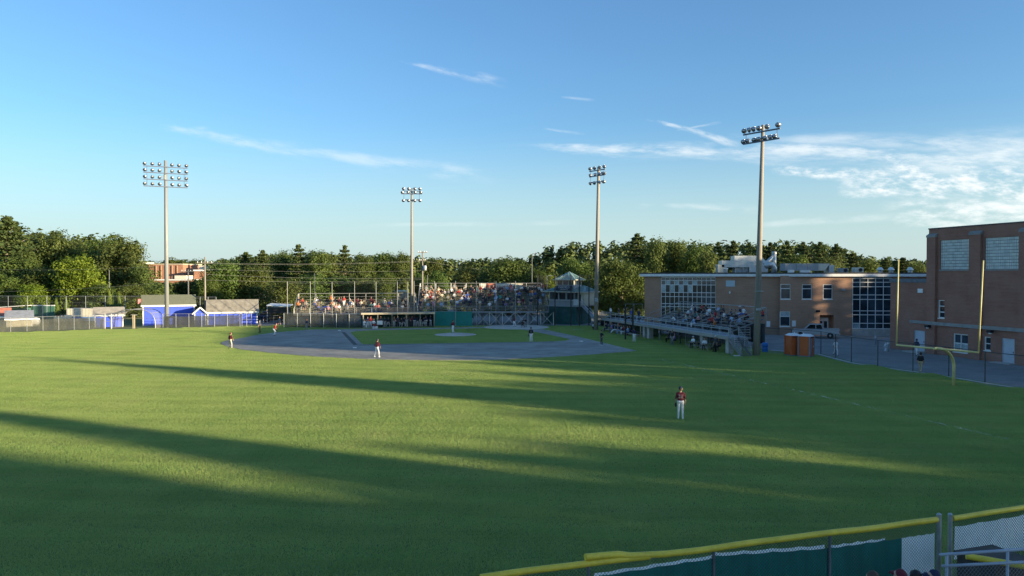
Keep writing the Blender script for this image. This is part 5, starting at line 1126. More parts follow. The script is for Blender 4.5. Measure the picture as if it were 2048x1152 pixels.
# ================================================================== vehicles
PAINT = {}
def paint(n, c):
    m, nt, b = newmat('car_paint_' + n); b.inputs['Base Color'].default_value = rgba(c); b.inputs['Metallic'].default_value = .35; b.inputs['Roughness'].default_value = .3; b.inputs['Coat Weight'].default_value = .6; PAINT[n] = m; return m
for n, c in (('silver', (.42, .44, .46)), ('black', (.012, .013, .016)), ('white', (.62, .62, .60)), ('blue', (.08, .16, .36)), ('navy', (.02, .03, .07)), ('red', (.3, .04, .03)), ('grey', (.16, .17, .18))): paint(n, c)
TYRE = M('tyre_rubber', (.018, .018, .02), .85, .2); RIM = M('rim_alloy', (.45, .46, .47), .35, .1, metal=.6); TAIL = M('tail_lamp', (.35, .02, .02), .3, .1); CGLASS = glass_mat('car_glass', (.012, .014, .017), .05)
def car(label, pos, rz, kind, col, group='parked cars'):
    o = thing('pickup_truck' if kind == 'pickup' else ('box_truck' if kind == 'truck' else 'parked_car'), label, 'pickup truck' if kind == 'pickup' else 'car', pos, rz, group)
    if kind == 'pickup':
        L, W, low = 5.7, 1.0, [(-2.85, .55), (-2.85, .95), (-2.75, 1.08), (-1.25, 1.16), (2.85, 1.16), (2.85, .5), (2.6, .42), (-2.6, .42)]; cab = [(-1.45, 1.162), (-.75, 1.86), (.75, 1.88), (.98, 1.162)]; wx = (-1.85, 1.75); wr_ = .40
    elif kind == 'suv':
        L, W, low = 4.7, .93, [(-2.3, .5), (-2.3, .95), (-1.2, 1.08), (2.3, 1.1), (2.35, .5), (2.1, .36), (-2.1, .36)]; cab = [(-1.2, 1.082), (-.55, 1.7), (1.95, 1.72), (2.28, 1.082)]; wx = (-1.45, 1.4); wr_ = .36
    else:
        L, W, low = 4.5, .88, [(-2.2, .45), (-2.2, .78), (-1.0, .92), (2.15, .95), (2.2, .5), (2.0, .3), (-2.0, .3)]; cab = [(-1.0, .922), (-.3, 1.42), (1.0, 1.42), (1.75, .922)]; wx = (-1.35, 1.35); wr_ = .33
    T = Matrix.Rotation(math.pi / 2, 4, 'X')
    mb = MB(); mb.prism(low, -W, W, 0, T); mb.obj('body', PAINT[col], o, bevel=.05)
    mb = MB(); mb.prism(cab, -W * .86, W * .86, 0, T); cb = mb.obj('cabin', PAINT[col], o, bevel=.06)
    c0, c1, c2, c3 = [Vector((x, 0, z)) for x, z in cab]; e = W * .86 + .012
    def q(p, f): return p
    for s_ in (-1, 1):
        zb, zt = cab[0][1] + .08, cab[1][1] - .1; xa0, xa1 = cab[0][0] + (cab[1][0] - cab[0][0]) * .2 + .12, cab[1][0] + .1; xb0, xb1 = cab[3][0] - .16, cab[2][0] - .06; xm = (xa1 + xb1) / 2
        for p in (((xa0, zb), (xm - .05, zb), (xm - .05, zt), (xa1, zt)), ((xm + .05, zb), (xb0, zb), (xb1, zt), (xm + .05, zt))): mb = MB(); mb.quad(*[(x, s_ * e, z) for x, z in p]); mb.obj('side_window', CGLASS, cb)
    for i, (p, t) in enumerate(((c0, c1), (c3, c2))):
        d = (t - p); n = Vector((-d.z, 0, d.x)).normalized() * (.016 if i == 0 else -.016); a_, b_ = p + d * .12 + n, p + d * .88 + n; w = W * .76
        mb = MB(); mb.quad((a_.x, -w, a_.z), (a_.x, w, a_.z), (b_.x, w * .92, b_.z), (b_.x, -w * .92, b_.z)); mb.obj('windscreen' if i == 0 else 'rear_window', CGLASS, cb)
    for x in wx:
        for s_ in (-1, 1):
            Tm = Matrix.Translation((x, s_ * (W - .1), wr_)) @ Matrix.Rotation(math.pi / 2, 4, 'X'); mb = MB(); mb.lathe([(wr_ * .6, -.13), (wr_ * .97, -.12), (wr_, -.08), (wr_, .08), (wr_ * .97, .12), (wr_ * .6, .13)], 18, 0, Tm); wh = mb.obj('wheel', TYRE, o); mb = MB(); mb.lathe([(.02, -.135), (wr_ * .58, -.125), (wr_ * .58, .125), (.02, .135)], 14, 0, Tm); mb.obj('rim', RIM, wh)
    x0, x1 = min(p[0] for p in low), max(p[0] for p in low)
    for s_ in (-1, 1):
        mb = MB(); mb.box(x1 - .02, x1 + .03, s_ * W * .86 - .1, s_ * W * .86 + .08, .78, 1.05); mb.obj('tail_light', TAIL, o); mb = MB(); mb.box(x0 - .03, x0 + .03, s_ * W * .75 - .15, s_ * W * .75 + .15, .66, .82); mb.obj('headlight', LENS, o)
    mb = MB(); mb.box(x1 - .02, x1 + .1, -W * .92, W * .92, .42, .58); mb.obj('rear_bumper', RIM, o); mb = MB(); mb.box(x0 - .1, x0 + .02, -W * .92, W * .92, .40, .58); mb.obj('front_bumper', RIM, o)
    if kind == 'pickup':
        mb = MB(); mb.box(1.1, 2.72, -W * .84, W * .84, 1.1625, 1.172); mb.obj('bed', BLACKM, o); mb = MB(); mb.box(2.852, 2.875, -W * .82, W * .82, .62, 1.15); tg = mb.obj('tailgate', PAINT[col], o); mb = MB(); mb.box(2.876, 2.89, -.15, .15, .95, 1.02); mb.obj('handle', BLACKM, tg)
        for s_ in (-1, 1): mb = MB(); mb.box(1.0, 2.84, s_ * W - .12 if s_ > 0 else -W, s_ * W if s_ > 0 else -W + .12, 1.1625, 1.26); mb.obj('bed_rail', PAINT[col], o)
    return o
car('silver pickup truck with a dark bed parked against the school wall', (XA(1632, 100.5), 100.5, 0), R(-22), 'pickup', 'silver')
for x, D, rz, k, c, lab in ((551, 134, .1, 'suv', 'black', 'black car standing in the gate opening beside the long blue shed'), (531, 138, .5, 'suv', 'navy', 'dark blue car half hidden by the end of the long blue shed'), (484, 178, .2, 'sedan', 'white', 'white car glimpsed under the round tree beyond the brown roof'), (455, 180, 1.2, 'sedan', 'grey', 'grey car under the sunlit tree beyond the brown roof'), (758, 150, .3, 'suv', 'blue', 'blue car seen through the first base bleachers near the tan building'), (805, 152, -.2, 'sedan', 'grey', 'grey car seen under the right end of the first base bleachers rail'),
        (1225, 124, .2, 'suv', 'black', 'dark car with open hatch beyond the third base dugout'), (1283, 126, 1.4, 'sedan', 'white', 'pale car by the left corner of the school'), (1258, 128, .1, 'sedan', 'silver', 'silver car parked between the black net poles and the school'), (640, 148, .2, 'suv', 'blue', 'light blue car behind the upper rail of the first base bleachers'), (715, 150, .1, 'suv', 'navy', 'navy car behind the upper rail at the middle of the first base bleachers')):
    car(lab, (XA(x, D), D, 0), rz, k, c)
o = thing('box_truck', 'cream van with dark windows behind the left fence screen', 'van', (XA(118, 125.5), 125.5, 0), 0); w = XA(130, 125.5) - XA(107, 125.5)
mb = MB(); mb.prism([(-w / 2, .5), (w / 2, .5), (w / 2, ZA(631, 125.5)), (-w / 2 + .35, ZA(631, 125.5)), (-w / 2, 1.3)], -2, 0, 0, Matrix.Rotation(math.pi / 2, 4, 'X')); mb.obj('body', CREAM, o, bevel=.04)
for a, b_ in ((-.5, .25), (.5, .8)): mb = MB(); mb.box(a, b_, -.03, -.004, 1.35, 1.85); mb.obj('window', CGLASS, o)
for x in (-.45, .55): mb = MB(); mb.lathe([(.3, -.1), (.36, -.08), (.36, .08), (.3, .1)], 14, 0, Matrix.Translation((x, .1, .36)) @ Matrix.Rotation(math.pi / 2, 4, 'X')); mb.obj('wheel', TYRE, o)
o = thing('equipment_bin', 'rounded white tank behind the left fence screen', 'tank', (XA(68, 124), 124, 0), 0); mb = MB(); mb.lathe([(.02, -.8), (.5, -.7), (.62, -.3), (.62, .3), (.5, .7), (.02, .8)], 14, 0, Matrix.Translation((0, 0, .75)) @ Matrix.Rotation(math.pi / 2, 4, 'Y')); mb.obj('tank', WHITE_P, o, smooth=True); mb = MB(); mb.box(-.6, .6, -.4, .4, 0, .2); mb.obj('stand', GALV, o)
o = thing('menu_canopy', 'dark canopy with a white roof edge beside the gate', 'canopy', (XA(555, 130), 130, 0), 0); w = XA(578, 130) - XA(533, 130)
mb = MB(); mb.add([(-w / 2, 0, ZA(612, 130)), (w / 2, 0, ZA(614, 130)), (w / 2, 2.4, ZA(611, 130)), (-w / 2, 2.4, ZA(609, 130)), (-w / 2, 0, ZA(612, 130) + .14), (w / 2, 0, ZA(614, 130) + .14), (w / 2, 2.4, ZA(611, 130) + .14), (-w / 2, 2.4, ZA(609, 130) + .14)], [(3, 2, 1, 0), (4, 5, 6, 7), (0, 1, 5, 4), (1, 2, 6, 5), (2, 3, 7, 6), (3, 0, 4, 7)]); mb.obj('roof', WHITE_P, o); mb = MB(); mb.box(-w / 2 + .2, w / 2 - .3, .3, 2.2, ZA(627, 130), ZA(615.5, 130)); mb.obj('curtain', BLACKM, o)
for x in (-w / 2 + .1, w / 2 - .1): mb = MB(); mb.tube([(x, .1, 0), (x, .1, ZA(613, 130))], .05, 6); mb.obj('post', GALV, o)
# low things on the grass near the third base stand
o = thing('folding_stand', 'small metal tripod stand on the grass near the light pole', 'stand', G(1464, 712), 0)
for a in (0, 2.1, 4.2): mb = MB(); mb.tube([(0, 0, .55), (.22 * math.cos(a), .22 * math.sin(a), 0)], .02, 5); mb.obj('leg', PALE_STEEL, o)
mb = MB(); mb.box(-.14, .14, -.1, .1, .555, .58); mb.obj('top', PALE_STEEL, o)
mb = MB(); mb.prism([(-.4, -.1), (.35, -.16), (.1, .2), (-.3, .2)], .05, .12); o = mb.obj('white_plate', WHITE_P); o.location = G(1474, 713); tag(o, 'flat white plate lying on the grass beside the tripod stand', 'plate')
# ================================================================== people: one continuous body per pose
def capsule(mb, p, q, r0, r1, n=8):
    p, q = Vector(p), Vector(q); d = q - p; L = d.length
    T = Matrix.Translation(p) @ (d.to_track_quat('Z', 'Y').to_matrix().to_4x4() if L > 1e-5 else Matrix.Identity(4))
    prof = [(r0 * math.cos(a), r0 * math.sin(a)) for a in (-1.5, -1.05, -.55, 0)] + [(r1 * math.cos(a), L + r1 * math.sin(a)) for a in (0, .55, 1.05, 1.5)]
    mb.lathe(prof, n, 0, T)
def rot_x(a): return Matrix.Rotation(a, 3, 'X')
POSES = {
 'stand': dict(pel=(0, 0, .93), lean=.02, el=(.25, .04, -.28), wr=(.26, -.05, -.53), kn=(.10, -.01, .50), an=(.115, .04, .09)),
 'hips': dict(pel=(0, 0, .93), lean=.03, el=(.40, .10, -.22), wr=(.20, -.04, -.40), kn=(.12, -.01, .50), an=(.15, .04, .09)),
 'fold': dict(pel=(0, 0, .93), lean=.0, el=(.26, -.03, -.26), wr=(.03, -.22, -.24), kn=(.10, -.01, .50), an=(.12, .04, .09)),
 'ready': dict(pel=(0, .16, .84), lean=.62, el=(.30, .02, -.24), wr=(.20, -.14, -.44), kn=(.20, -.10, .47), an=(.24, .08, .09)),
 'wide': dict(pel=(0, 0, .89), lean=.10, el=(.30, .0, -.27), wr=(.24, -.18, -.46), kn=(.18, -.04, .48), an=(.25, .03, .09)),
 'walk': dict(pel=(0, 0, .92), lean=.05, el=(.25, .10, -.26), wr=(.24, -.06, -.50), kn=(.10, -.17, .52), an=(.10, -.20, .10), kn2=(-.10, .06, .48), an2=(-.10, .34, .17)),
 'pitch': dict(pel=(0, 0, .92), lean=.03, el=(.28, -.06, -.27), wr=(.04, -.24, -.20), kn=(.10, -.03, .50), an=(.12, .02, .09)),
 'bat': dict(pel=(0, .06, .82), lean=.22, el=(.24, .14, -.14), wr=(.16, .05, .06), kn=(.20, -.10, .46), an=(.28, .02, .09), el2=(-.12, -.14, -.18), wr2=(.10, .02, .02)),
 'crouch': dict(pel=(0, .10, .36), lean=.35, el=(.26, -.16, -.22), wr=(.12, -.42, -.18), kn=(.30, -.24, .46), an=(.20, .02, .09)),
 'bend': dict(pel=(0, .18, .86), lean=.95, el=(.26, -.06, -.24), wr=(.18, -.16, -.42), kn=(.12, -.04, .48), an=(.13, .08, .09)),
 'sit': dict(pel=(0, 0, .53), lean=.16, el=(.25, -.12, -.26), wr=(.13, -.36, -.36), kn=(.13, -.43, .51), an=(.13, -.41, .08)),
 'sit_lean': dict(pel=(0, 0, .53), lean=.60, el=(.20, -.14, -.22), wr=(.04, -.32, -.16), kn=(.16, -.43, .51), an=(.16, -.42, .08)),
 'sit_up': dict(pel=(0, 0, .53), lean=-.02, el=(.24, -.06, -.27), wr=(.02, -.24, -.28), kn=(.11, -.43, .52), an=(.10, -.36, .08)),
 'sit_legs': dict(pel=(0, 0, .53), lean=.08, el=(.30, .14, -.26), wr=(.30, .16, -.50), kn=(.12, -.42, .54), an=(.16, -.74, .12)),
}
def human(pose, cap=False, vox=.030, fine=False):
    d = POSES[pose]; C_ = []   # (p, q, r0, r1, material)
    pel = Vector(d['pel']); ax = rot_x(d['lean']) @ Vector((0, 0, 1)); sit = 'sit' in pose or pose == 'crouch'
    at = lambda x, h, y=0.0: pel + ax * h + Vector((x, y, 0))
    C_ += [(at(-.075, .02), at(.075, .02), .122, .122, 2), (at(-.055, .15), at(.055, .15), .120, .120, 1), (at(-.085, .36), at(.085, .36), .122, .122, 1), (at(-.06, .24), at(.06, .24), .115, .115, 1), (at(-.135, .485), at(.135, .485), .070, .070, 1)]
    nk = at(0, .52); up = (ax * .35 + Vector((0, 0, .65))).normalized(); hd = nk + up * .20 + Vector((0, -.025, 0))
    C_ += [(nk, nk + up * .10, .058, .054, 0), (hd - up * .045, hd + up * .035, .082, .094, 0), (hd + up * .055 + Vector((0, .022, 0)), hd + up * .045 + Vector((0, .03, 0)), .098, .098, 7 if cap else 3), (hd + Vector((0, .045, -.03)), hd + Vector((0, .045, .03)), .078, .085, 3)]
    if cap: C_ += [(hd + up * .06 + Vector((-.045, -.10, 0)), hd + up * .055 + Vector((.045, -.10, 0)), .028, .028, 7), (hd + up * .05 + Vector((-.03, -.15, 0)), hd + up * .05 + Vector((.03, -.15, 0)), .024, .024, 7)]
    if fine: C_ += [(hd + Vector((0, -.10, -.01)), hd + Vector((0, -.108, -.03)), .014, .018, 0), (hd + Vector((-.10, .01, -.02)), hd + Vector((-.103, .012, .025)), .016, .02, 0), (hd + Vector((.10, .01, -.02)), hd + Vector((.103, .012, .025)), .016, .02, 0), (hd + Vector((-.025, -.082, -.062)), hd + Vector((.025, -.082, -.062)), .013, .013, 0)]
    for s in (1, -1):
        g = lambda k: Vector(d.get(k + '2', (-d[k][0],) + tuple(d[k][1:]))) if s < 0 else Vector(d[k])
        sh = at(.185 * s, .47); el = sh + g('el') - Vector((.185 * s, 0, 0)); wr_ = sh + g('wr') - Vector((.185 * s, 0, 0))
        C_ += [(sh, el, .060, .046, 1), (el, wr_, .042, .031, 6)]
        hdv = (wr_ - el).normalized()
        if fine:
            pm = wr_ + hdv * .05; C_.append((wr_, pm, .028, .034, 0)); sd = Vector((0, 1, 0)); inn = Vector((-s, 0, 0))
            for i, ln in enumerate((.062, .072, .068, .052)):
                b0 = pm + sd * (-.030 + .020 * i) * 1.05 + hdv * .025; k = b0 + hdv * ln * .55; C_ += [(b0, k, .0105, .0100, 0), (k, k + (hdv * .75 + inn * .55).normalized() * ln * .55, .0100, .0085, 0)]
            th = wr_ + hdv * .025 - sd * .034; C_.append((th, th + (hdv * .7 - sd * .7).normalized() * .055, .013, .010, 0))
        else: C_.append((wr_ + hdv * .02, wr_ + hdv * .09, .036, .030, 0))
        hp = pel + Vector((.09 * s, 0, -.02)); kn, an = g('kn'), g('an')
        C_ += [(hp, kn, .088, .064, 2), (kn, an, .062, .046, 5)]
        toe = Vector((.02 * s, -.16, -.045)); C_ += [(an + Vector((0, .03, -.045)), an + toe, .042, .036, 4)]
    mb = MB()
    for p, q, r0, r1, m_ in C_: capsule(mb, p, q, r0, r1)
    me = bpy.data.meshes.new('t'); me.from_pydata(mb.v, [], mb.f); o = bpy.data.objects.new('t', me); C.objects.link(o)
    md = o.modifiers.new('r', 'REMESH'); md.mode = 'VOXEL'; md.voxel_size = vox; md.use_smooth_shade = True
    sm = o.modifiers.new('s', 'SMOOTH'); sm.factor = .5; sm.iterations = 2 if not fine else 3
    dg = bpy.context.evaluated_depsgraph_get(); res = bpy.data.meshes.new_from_object(o.evaluated_get(dg)); bpy.data.objects.remove(o)
    res.name = 'person_' + pose; res.materials.clear()
    for i in range(8): res.materials.append(SKINS[0])
    segs = [(Vector(p), Vector(q) - Vector(p), r0, r1, m_) for p, q, r0, r1, m_ in C_]; mi = []
    for f in res.polygons:
        c = f.center; best = 9; bm_ = 0
        for p, dv, r0, r1, m_ in segs:
            L2 = dv.length_squared; t = 0 if L2 < 1e-9 else max(0, min(1, (c - p).dot(dv) / L2)); e = (c - p - dv * t).length - (r0 + (r1 - r0) * t)
            if e < best: best, bm_ = e, m_
        mi.append(bm_)
    res.polygons.foreach_set('material_index', mi); res.polygons.foreach_set('use_smooth', [True] * len(mi)); return res
SKINS = [M('skin_fair', (.50, .30, .21), .6, .08), M('skin_tan', (.40, .22, .14), .6, .08), M('skin_dark', (.14, .075, .05), .6, .08)]
CC = dict(r=(.42, .035, .03), m=(.115, .016, .026), n=(.018, .025, .06), b=(.05, .10, .36), l=(.30, .42, .60), w=(.74, .74, .74), k=(.015, .016, .018), g=(.22, .225, .23), o=(.50, .15, .035), t=(.42, .33, .22), p=(.55, .26, .28), c=(.56, .50, .38), e=(.05, .25, .22), y=(.55, .42, .10), v=(.22, .16, .32), d=(.05, .055, .065), s=(.60, .20, .16), u=(.14, .12, .07))
CNAME = dict(r='red', m='maroon', n='navy', b='blue', l='light blue', w='white', k='black', g='grey', o='orange', t='tan', p='pink', c='cream', e='teal', y='yellow', v='purple', d='dark', s='salmon pink', u='olive brown')
CLOTH = {k: M('cloth_' + CNAME[k].replace(' ', '_'), v, .85, .14, 5) for k, v in CC.items()}
HAIRS = [M('hair_brown', (.07, .045, .03), .7, .2), M('hair_black', (.018, .015, .014), .6, .2), M('hair_fair', (.30, .21, .11), .7, .2), M('hair_grey', (.33, .32, .31), .7, .15)]
HM = {}
def hmesh(pose, cap): 
    if (pose, cap) not in HM: HM[(pose, cap)] = human(pose, cap)
    return HM[(pose, cap)]
prnd = random.Random(77)
def person(pose, loc, rz, shirt, pants, label=None, group=None, cap=None, hair=None, skin=None, shorts=False, sleeves=False, shoes='d', h=None, mesh=None):
    me = mesh or hmesh(pose, cap is not None); o = bpy.data.objects.new('person', me); C.objects.link(o); o.location = loc; o.rotation_euler = (0, 0, rz)
    k = h or prnd.uniform(.95, 1.05); o.scale = (k, k, k)
    sk = SKINS[skin if skin is not None else prnd.choice((0, 0, 0, 1, 1, 2))]; hr = HAIRS[hair if hair is not None else prnd.choice((0, 0, 1, 1, 2, 3))]
    ms = [sk, CLOTH[shirt], CLOTH[pants], hr, CLOTH[shoes], sk if shorts else CLOTH[pants], CLOTH[shirt] if sleeves else sk, CLOTH[cap] if cap else hr]
    for i, m_ in enumerate(ms): o.material_slots[i].link = 'OBJECT'; o.material_slots[i].material = m_
    return tag(o, label, 'person', group)
ORD = 'zeroth first second third fourth fifth sixth seventh eighth ninth tenth eleventh twelfth thirteenth fourteenth fifteenth sixteenth seventeenth eighteenth nineteenth twentieth'.split()
ORD += ['twenty-' + w for w in ORD[1:10]] + ['thirtieth'] + ['thirty-' + w for w in ORD[1:10]]
# ------------------------------------------------------------------ stands
PLANK = M('weathered_plank', (.30, .28, .24), .85, .25, 2, stretch=(.3, 3, 3)); STEELD = M('stand_steel', (.17, .18, .19), .6, .2, 2); DECK = M('stand_deck', (.22, .225, .23), .7, .2)
class Stand:
    def __init__(s, name, label, F, wdir, L, rows, run, rise, z0, walk, zdeck):
        s.name, s.F, s.L, s.rows, s.run, s.rise, s.z0 = name, Vector((F[0], F[1], 0)), L, rows, run, rise, z0; s.w = Vector((wdir[0], wdir[1], 0)).normalized(); s.v = Vector((-s.w.y, s.w.x, 0)); s.rz = ang(s.w)
        o = s.o = thing('bleachers', label, 'bleachers', s.F, s.rz, 'spectator stands'); s.people = []
        for r in range(rows):
            y, z = r * run, z0 + r * rise
            mb = MB(); mb.box(0, L, y - .14, y + .14, z - .05, z); mb.obj('seat_plank', PLANK, o); mb = MB(); mb.box(0, L, y - run * .5 - .24, y - run * .5 + .22, z - .49, z - .44); mb.obj('footboard', PLANK if rows > 7 else DECK, o)
        n = max(3, int(L / 2.6)); yb, zb = (rows - 1) * run, z0 + (rows - 1) * rise
        for i in range(n + 1):
            x = L * i / n; mb = MB(); mb.beam((x, -.3, z0 - .35), (x, yb, zb - .3), .09, .14)
            for k in range(0, rows, 2): mb.beam((x, k * run, 0), (x, k * run, z0 + k * rise - .1), .08, .08)
            mb.obj('frame', STEELD, o)
        s.walk, s.zd = walk, zdeck
        if walk: mb = MB(); mb.box(-.1, L + .1, -walk - .45, -.42, zdeck - .16, zdeck); mb.obj('walkway', DECK, o)
        ztop = zb + 1.0
        mb = MB(); mb.tube([(-.1, yb + .35, ztop), (L + .1, yb + .35, ztop)], .045, 7); mb.obj('back_rail', PALE_STEEL, o)
        mb = MB(); mb.tube([(-.1, yb + .35, ztop - .55), (L + .1, yb + .35, ztop - .55)], .03, 6); mb.obj('back_rail', STEELD, o)
        for i in range(n + 1): x = L * i / n; mb = MB(); mb.tube([(x, yb + .35, zb - .6), (x, yb + .35, ztop)], .03, 6); mb.obj('rail_post', PALE_STEEL if rows < 9 else GALV, o)
        for x in (-.12, L + .12):
            mb = MB(); mb.tube([(x, -.4, z0 + .75), (x, yb + .3, ztop)], .04, 7); mb.tube([(x, -.4, z0 + .2), (x, yb + .3, ztop - .55)], .03, 6); mb.tube([(x, -.4, z0 - .6), (x, -.4, z0 + .75)], .04, 6); mb.tube([(x, yb + .34, zb - .6), (x, yb + .34, ztop)], .04, 6); mb.obj('side_rail', PALE_STEEL, o)
    def world(s, x, y, z): return s.F + s.w * x + s.v * y + Vector((0, 0, z))
    def seat(s, px, row, pose, shirt, pants, **kw):
        b_ = s.F + s.v * (row * s.run); a = wall_a(b_, s.w, px); z = s.z0 + row * s.rise - (.43 if 'sit' in pose else .46)
        y = row * s.run - (0 if 'sit' in pose else .34); loc = s.world(a, y, z + (.0 if 'sit' in pose else .02))
        o = person(pose, loc, s.rz + prnd.uniform(-.35, .35), shirt, pants, None, 'spectators in the ' + s.name, **kw); s.people.append((row, a, shirt, pose, kw.get('cap'), o)); return o
    def label(s):
        rows = {}
        for p in s.people: rows.setdefault(p[0], []).append(p)
        for r, L in rows.items():
            L.sort(key=lambda p: p[1])
            for i, p in enumerate(L): p[5]['label'] = '%s in %s top, %s row of %s, %s from its left' % ('standing person' if 'sit' not in p[3] else 'person', CNAME[p[2]], ORD[r + 1], s.name, ORD[i + 1])
def parse(st, txt):
    "x row shirt[pants][flags] tokens: flags S standing, L leaning, U upright, c/w/k/r cap"
    for tok in txt.split():
        x, r, cl, fl = (tok.split(',') + [''])[:4]
        pose = 'stand' if 'S' in fl else ('fold' if 'F' in fl else ('sit_lean' if 'L' in fl else ('sit_up' if 'U' in fl else prnd.choice(('sit', 'sit', 'sit_up', 'sit_lean', 'sit_legs')))))
        cap = None
        for ch in fl:
            if ch in 'wknrbmt': cap = ch
        st.seat(float(x), int(r), pose, cl[0], cl[1] if len(cl) > 1 else prnd.choice('dndgtk'), cap=cap, shorts=(len(cl) < 2 and prnd.random() < .5) or 'h' in fl, skin=0 if 'f' in fl else None, sleeves=prnd.random() < .3)
B1 = Stand('first base bleachers', 'long aluminium bleachers behind the first base dugout in evening sun', (-34.6, 123.0), (.985, .17), 19.2, 8, .76, .245, 2.38, 1.2, 1.95)
parse(B1, '597,5,nn 604,5,rn 596,3,o 601,2,kw 608,2,d 612,3,g 599,0,kd,S 634,5,w,w 641,5,n 629,4,gb,wU 631,2,n 637,1,b 662,5,od,S 667,5,t 669,5,nw,w 678,5,m 682,5,d 688,4,rw,S 700,4,gw,w 702,3,lg 711,5,m 716,4,mp 706,3,w 722,3,cc 728,4,t 730,3,u 726,2,k 742,5,m 747,4,md 749,2,ww 741,2,e 752,1,rt 757,1,s 769,4,cw,w 771,2,td 778,3,b 777,1,sw 783,3,w,w 785,2,d 804,5,k 806,3,tk 811,4,td,F 804,1,ww,n 811,1,kn 666,2,t 672,1,pc 678,1,w 664,3,o 694,1,g 656,0,p')
B2 = Stand('home plate bleachers', 'large grandstand of many plank rows behind home plate with banners on its top rail', (-15.3, 126.2), (.995, .08), 21.2, 12, .74, .285, 2.62, 1.1, 2.15)
parse(B2, '852,10,gw,U 862,10,tk 846,8,d 851,8,c 856,8,dt 861,8,s 866,8,k 848,7,k 853,6,w 858,7,t 863,7,rm 867,7,g 845,5,k 850,5,cw 861,5,rk 866,5,w 872,6,k,w 877,9,ct 876,8,ok 881,8,m 886,8,d 879,7,t 884,6,ct 889,8,wk,w 896,8,gk,w 903,9,wk,w 908,10,gd,S 912,10,tg 915,8,rt 918,8,r 922,8,wk 909,6,wk,k 930,10,cd,w 926,6,n 929,6,wb 935,6,bb 924,4,w 931,4,bn 937,4,w 941,4,d 942,10,nk 946,9,n 948,8,m 955,10,el 959,10,m 962,10,r 961,7,n 969,5,d 966,4,k 972,4,n 975,10,m,S 978,10,n 979,6,rn,k 983,8,n 986,10,mw 990,7,wb,wF 992,5,lb 991,4,lw 995,10,pd 1000,10,d 1004,10,mw 1006,8,n 1010,8,n 1009,10,g 1014,10,ld 1019,10,g 1021,10,rp,F 1024,10,p 1028,10,dm 1013,5,k 1015,4,wn 1020,4,n 1030,9,w 1034,8,mw,w 1037,10,g 1039,7,b 1038,5,n 1045,10,w 1048,10,dk 1052,9,k 1055,10,t 1061,8,ol 1067,8,ow,L 1070,7,b 1074,10,d 1078,10,wk 1083,9,w 1086,10,m,S 1089,8,k 1087,6,l 1075,4,n 1037,3,m 1046,3,m 1037,1,yg 1038,2,p 1062,3,n 1080,3,lw 841,1,n,S 856,1,l 866,2,v 868,1,p 883,2,lw 883,1,l 890,2,d 902,3,g 914,2,wb 920,3,l 927,2,d 940,2,n 955,3,g 960,2,ct 966,2,n 979,1,w 983,2,g 1007,2,n 1012,1,v 1024,1,d 1050,1,d 875,4,k 895,5,g 1000,5,e,k 1027,3,d')
B3 = Stand('third base stand', 'steel grandstand on a raised deck along the third base line', (19.6, 107.2), (.256, -.967), 20.9, 6, .78, .27, 2.12, 0, 1.6)
parse(B3, '1351,0,wn,L 1363,2,ud,S 1385,4,wl,w 1392,4,n 1404,5,rk 1412,5,kd 1387,3,g 1395,2,ek 1373,1,cl 1384,1,gd 1389,0,lw 1398,1,p 1419,4,wd 1416,3,wd,w 1424,2,mr 1425,1,rk 1429,0,ok 1437,5,ln 1443,5,u 1448,5,dn 1449,3,wn 1464,4,nk 1470,4,uk 1465,2,ln 1480,5,nw,w 1488,5,wb,n 1497,4,mk 1481,2,lg 1527,5,rn 1378,3,w 1431,3,r 1408,3,k 1456,3,n 1474,3,k 1436,1,n')
for s_ in (B1, B2, B3): s_.label()
def rail_run(par, pts, h, name='front_rail', mat=None, rails=(1.0,), post_every=2.0, r=.035):
    mat = mat or PALE_STEEL
    for k in rails: mb = MB(); mb.tube([Vector(p) + Vector((0, 0, h * k)) for p in pts], r, 6); mb.obj(name, mat, par)
    for i in range(len(pts) - 1):
        p, q = Vector(pts[i]), Vector(pts[i + 1]); n = max(1, int((q - p).length / post_every))
        for j in range(n + (1 if i == len(pts) - 2 else 0)): c_ = p + (q - p) * j / n; mb = MB(); mb.tube([c_ - Vector((0, 0, .1)), c_ + Vector((0, 0, h))], r * .9, 6); mb.obj('rail_post', mat, par)
rail_run(B1.o, [(-.1, -1.6, 1.95), (19.3, -1.6, 1.95)], 1.0, rails=(1.0, .12), post_every=2.4)
rail_run(B2.o, [(-.1, -1.5, 2.15), (21.3, -1.5, 2.15)], .95, rails=(1.0, .12), post_every=2.2)
mb = MB(); mb.quad((13.6, -1.58, 2.0), (19.2, -1.58, 2.0), (19.2, -1.58, 2.85), (13.6, -1.58, 2.85)); mb.obj('rail_cloth', M('brown_mesh_cloth', (.18, .15, .12), .9, .2), B1.o)
for x in [i * 2.1 for i in range(5, 11)]:
    mb = MB(); mb.beam((x - .9, -1.5, .05), (x + .9, -1.5, 2.0), .07, .07); mb.obj('cross_brace', GALV, B2.o); mb = MB(); mb.beam((x + .9, -1.42, .05), (x - .9, -1.42, 2.0), .07, .07); mb.obj('cross_brace', GALV, B2.o)
    mb = MB(); mb.beam((x + 1.05, -1.5, 0), (x + 1.05, -1.5, 2.1), .12, .12); mb.obj('front_post', GALV, B2.o)
